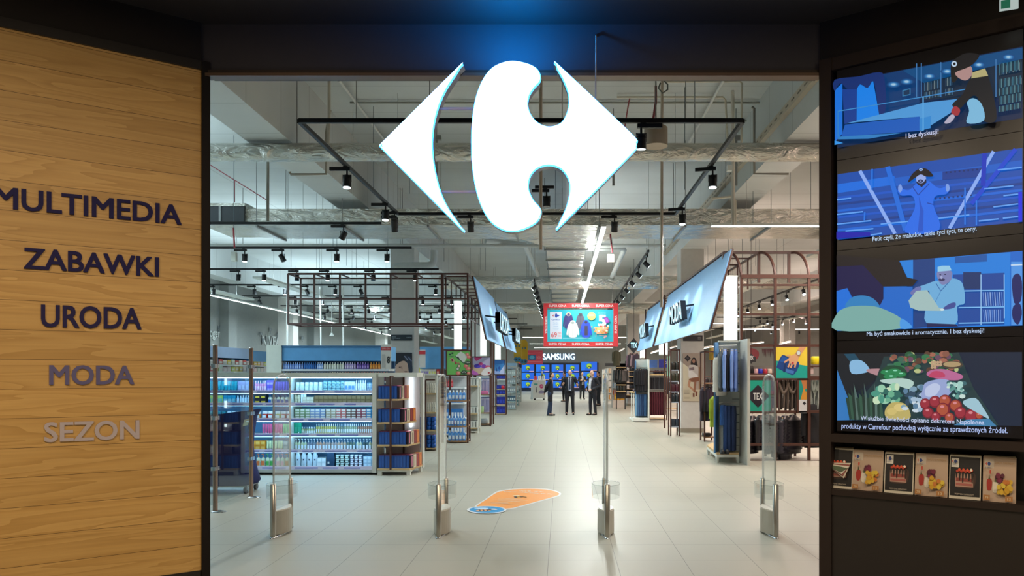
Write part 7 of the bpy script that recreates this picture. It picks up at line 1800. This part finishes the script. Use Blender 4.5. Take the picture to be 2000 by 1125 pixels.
def hand(w, d, side, flip=1):
    """palm and five curled fingers from wrist w along direction d"""
    d = Vector(d).normalized(); w = Vector(w); out = []
    u = d.cross(Vector((0, 1, 0))); u = u.normalized() if u.length > .2 else Vector((1, 0, 0)); n = u.cross(d)
    p = w + d * .05
    out.append(('c', w, w + d * .085, .022, .034, .6))
    for k, l in enumerate((.062, .075, .078, .066)):
        b = w + d * .09 + u * ((k - 1.5) * .019)
        t1 = b + d * l * .55 + n * .006 * flip; t2 = t1 + d * l * .4 + n * .022 * flip
        out += [('c', b, t1, .0095, .0088), ('c', t1, t2, .0088, .0075)]
    b = w + d * .035 - u * .03 * side
    out += [('c', b, b + d * .04 - u * .018 * side + n * .008, .012, .010), ('c', b + d * .04 - u * .018 * side + n * .008, b + d * .072 - u * .016 * side + n * .018, .010, .008)]
    return out
def person(lab, loc, rz, h, elbows, wrists, hdirs, suit, trs, shirt=None, tie=None, hair='#241c18', bald=False, lean=0.0, headtilt=0.0, skin='#c49a80', feet=((.11, 0), (-.11, 0)), belly=0.0, long=False, beard=None, group=None):
    e = emp('person', lab, 'person', loc, rz, group); k = h / 1.8; e.scale = (k, k, k)
    SK = mt(skin, .6); SU = mt(suit, .8); TR = mt(trs, .8)
    hip = [(s * .095, 0, .93) for s in (1, -1)]; knee = [(s * .105 + (feet[i][0] - s * .11) * .5, feet[i][1] * .5 - .015, .50) for i, s in enumerate((1, -1))]; ank = [(feet[i][0], feet[i][1] + .02, .09) for i in range(2)]
    hy = -lean; head = (0, hy - .02 - headtilt * .05, 1.665); sh = [(s * .195, hy * .8, 1.45) for s in (1, -1)]
    el = [Vector(x) for x in elbows]; wr = [Vector(x) for x in wrists]
    B = [('c', (0, hy, 1.46), (0, hy - .01, 1.58), .058, .054), ('e', head, (.076, .094, .118)), ('e', (head[0], head[1] - .02, head[2] - .055), (.056, .068, .062)), ('e', (0, head[1] - .098, head[2] - .012), (.013, .02, .024)), ('e', (0, head[1] - .085, head[2] - .058), (.024, .012, .009))]
    for s in (1, -1): B.append(('e', (s * .077, head[1] + .008, head[2] - .008), (.012, .022, .034)))
    B += [('c', (0, hy, 1.40), (0, 0, 1.0), .12, .11, .75)]
    for i in range(2):
        B += [('c', sh[i], el[i], .045, .036), ('c', el[i], wr[i], .034, .024)] + hand(wr[i], hdirs[i], 1 if i == 0 else -1)
        B += [('c', hip[i], knee[i], .075, .05), ('c', knee[i], ank[i], .048, .034), ('c', ank[i], (ank[i][0], ank[i][1] - .1, .05), .035, .03)]
    skin_part('body', B, .0085, SK, e, 4)
    J = [('c', (0, hy * .9, 1.44), (0, hy * .5, 1.25), .10, .145, .72), ('c', (.09, hy * .85, 1.43), (.17, hy * .8, 1.43), .075, .068), ('c', (-.09, hy * .85, 1.43), (-.17, hy * .8, 1.43), .075, .068), ('c', (.075, hy * .6, 1.35), (.07, -belly, .95), .105, .105, .95), ('c', (-.075, hy * .6, 1.35), (-.07, -belly, .95), .105, .105, .95), ('c', (.075, -belly * .5, .95), (.085, 0, .66 if long else .80), .105, .115, .85), ('c', (-.075, -belly * .5, .95), (-.085, 0, .66 if long else .80), .105, .115, .85)]
    for i in range(2): J += [('c', sh[i], el[i], .067, .055), ('c', el[i], el[i].lerp(wr[i], .96), .055, .042)]
    skin_part('jacket', J, .013, SU, e, 5)
    T = []
    for i in range(2): T += [('c', hip[i], knee[i], .098, .072), ('c', knee[i], (ank[i][0], ank[i][1], .085), .07, .058)]
    T.append(('c', (-.06, 0, .96), (.06, 0, .96), .11, .11, .9))
    skin_part('trousers', T, .013, TR, e, 5)
    SHM = mt('#101012', .3)
    for i in range(2):
        skin_part('shoe', [('c', (feet[i][0], feet[i][1] + .05, .042), (feet[i][0] + (.015 if i == 0 else -.015), feet[i][1] - .15, .034), .042, .036, 1.0), ('e', (feet[i][0], feet[i][1] - .05, .018), (.045, .13, .018))], .008, SHM, e, 4)
    if shirt:
        m = MB(); q = [(-.055, hy - .115, 1.475), (.055, hy - .115, 1.475), (.055, hy * .6 - .155 - belly * .4, 1.2), (.05, -.135 - belly, .95), (-.05, -.135 - belly, .95), (-.055, hy * .6 - .155 - belly * .4, 1.2)]
        m.prism([Vector(v) for v in (q[0], q[1], q[2], q[5])], (0, .04, 0), mt(shirt, .7)); m.prism([Vector(v) for v in (q[5], q[2], q[3], q[4])], (0, .04, 0), mt(shirt, .7))
        m.tube([(math.cos(a) * .062, hy - .012 + math.sin(a) * .062, 1.512) for a in [2 * math.pi * j / 12 for j in range(12)]], .016, mt(shirt, .7), 7, True)
        o = bpy.data.objects.new('shirt', m.mesh('shirt')); COL.objects.link(o); o.parent = e
        if tie:
            m = MB(); a = Vector((0, hy - .122, 1.47)); b = Vector((0, hy * .6 - .165 - belly * .4, 1.2)); c = Vector((0, -.147 - belly, .98))
            m.add([a + Vector((-.018, 0, 0)), a + Vector((.018, 0, 0)), b + Vector((.03, 0, 0)), b + Vector((-.03, 0, 0)), c + Vector((.035, 0, .05)), c + Vector((0, 0, 0)), c + Vector((-.035, 0, .05))], [(0, 3, 2, 1), (3, 6, 5, 4, 2)], mt(tie, .6))
            m.lathe([(.02, -.02), (.026, .01), (.022, .02)], mt(tie, .6), a, 8)
            o = bpy.data.objects.new('tie', m.mesh('tie')); COL.objects.link(o); o.parent = e
    HA = mt(hair, .8)
    if not bald:
        skin_part('hair', [('e', (head[0], head[1] + .018, head[2] + .03), (.083, .09, .098)), ('e', (head[0], head[1] + .05, head[2] - .03), (.078, .06, .08))], .008, HA, e, 3)
    else:
        skin_part('hair', [('c', (.074, head[1] + .02, head[2] - .0), (.045, head[1] + .075, head[2] - .02), .016, .02), ('c', (-.074, head[1] + .02, head[2]), (-.045, head[1] + .075, head[2] - .02), .016, .02), ('c', (.045, head[1] + .078, head[2] - .02), (-.045, head[1] + .078, head[2] - .02), .02, .02)], .007, HA, e, 2)
    if beard: skin_part('beard', [('c', (-.04, head[1] - .062, head[2] - .075), (.04, head[1] - .062, head[2] - .075), .022, .022), ('e', (0, head[1] - .075, head[2] - .098), (.034, .02, .022))], .007, mt(beard, .8), e, 2)
    m = MB()
    for s in (1, -1): m.lathe([(.002, -.007), (.0105, 0), (.002, .007)], mt('#1c1614', .3), (s * .031, head[1] - .088, head[2] + .006), 8).bx(s * .016, head[1] - .094, head[2] + .025, s * .048, head[1] - .086, head[2] + .031, HA)
    o = bpy.data.objects.new('eyes', m.mesh('eyes')); COL.objects.link(o); o.parent = e
    return e
PX = lambda px, Y: XX(px, Y)
PI = math.pi
# three men talking in the aisle
person('bald man in a dark suit, white shirt and navy tie gesturing with both hands', (PX(1113, 29.9), 29.9, 0), 0, 1.83, [(.30, .04, 1.18), (-.30, .04, 1.18)], [(.30, -.22, 1.13), (-.28, -.24, 1.17)], [(-.15, -.6, .45), (.2, -.6, .5)], '#10131e', '#0e111b', '#b8bcc8', '#12233f', '#6c5c50', True, 0, 0, '#c49880', ((.13, 0), (-.13, -.02)), .05, beard='#6c5a50')
person('dark haired man in a black jacket and blue jeans, hands behind his back', (PX(1074.5, 29.2), 29.2, 0), PI / 2 - .1, 1.72, [(.25, .14, 1.20), (-.25, .14, 1.20)], [(.06, .20, .98), (-.04, .22, .95)], [(-.6, .15, -.4), (.6, .15, -.4)], '#11131c', '#152a46', None, None, '#33261e', False, .03, .3, '#b88c74', ((.07, -.02), (-.07, .05)), .03, True)
person('balding man in a dark suit and white shirt turned towards the other two', (PX(1158, 29.6), 29.6, 0), -PI / 2 + .75, 1.80, [(.28, .10, 1.17), (-.27, .06, 1.18)], [(.14, -.20, 1.02), (-.20, -.18, 1.05)], [(-.7, -.3, -.2), (.5, -.5, -.3)], '#12141f', '#11131d', '#bfc3cc', None, '#8c7668', True, .03, .2, '#c49c88', ((.10, .03), (-.10, -.06)), .06)
# people farther back
person('man in a dark jacket with folded arms standing before the televisions', (PX(1137, 48), 48, 0), .25, 1.78, [(.27, -.02, 1.20), (-.27, -.02, 1.20)], [(-.02, -.22, 1.24), (.04, -.22, 1.18)], [(-1, -.1, .1), (1, -.1, .1)], '#181a22', '#15171e', '#a8aab0', None, '#1c1614', False)
person('person in dark clothes half hidden behind the bald man', (PX(1102.5, 44), 44, 0), -.9, 1.76, [(.25, .02, 1.18), (-.25, .02, 1.18)], [(.25, -.08, .95), (-.25, -.08, .95)], [(0, -.2, -1), (0, -.2, -1)], '#14161e', '#14161d', None, None, '#2c2018', False)
person('man in a dark jacket standing behind the balding man', (PX(1169, 38.5), 38.5, 0), -1.2, 1.78, [(.25, .02, 1.18), (-.25, .02, 1.18)], [(.2, -.2, 1.0), (-.2, -.2, 1.0)], [(-.3, -.7, -.2), (.3, -.7, -.2)], '#161821', '#14161d', None, None, '#241a16', False)
person('woman in black with a pale collar carrying a bag by the silver stands', (PX(1005, 41), 41, 0), 1.0, 1.7, [(.24, .02, 1.18), (-.24, .02, 1.18)], [(.2, -.2, 1.08), (-.2, -.22, 1.1)], [(-.3, -.7, 0), (.3, -.7, 0)], '#14141a', '#121218', '#c8b8a8', None, '#5c3c2c', False)
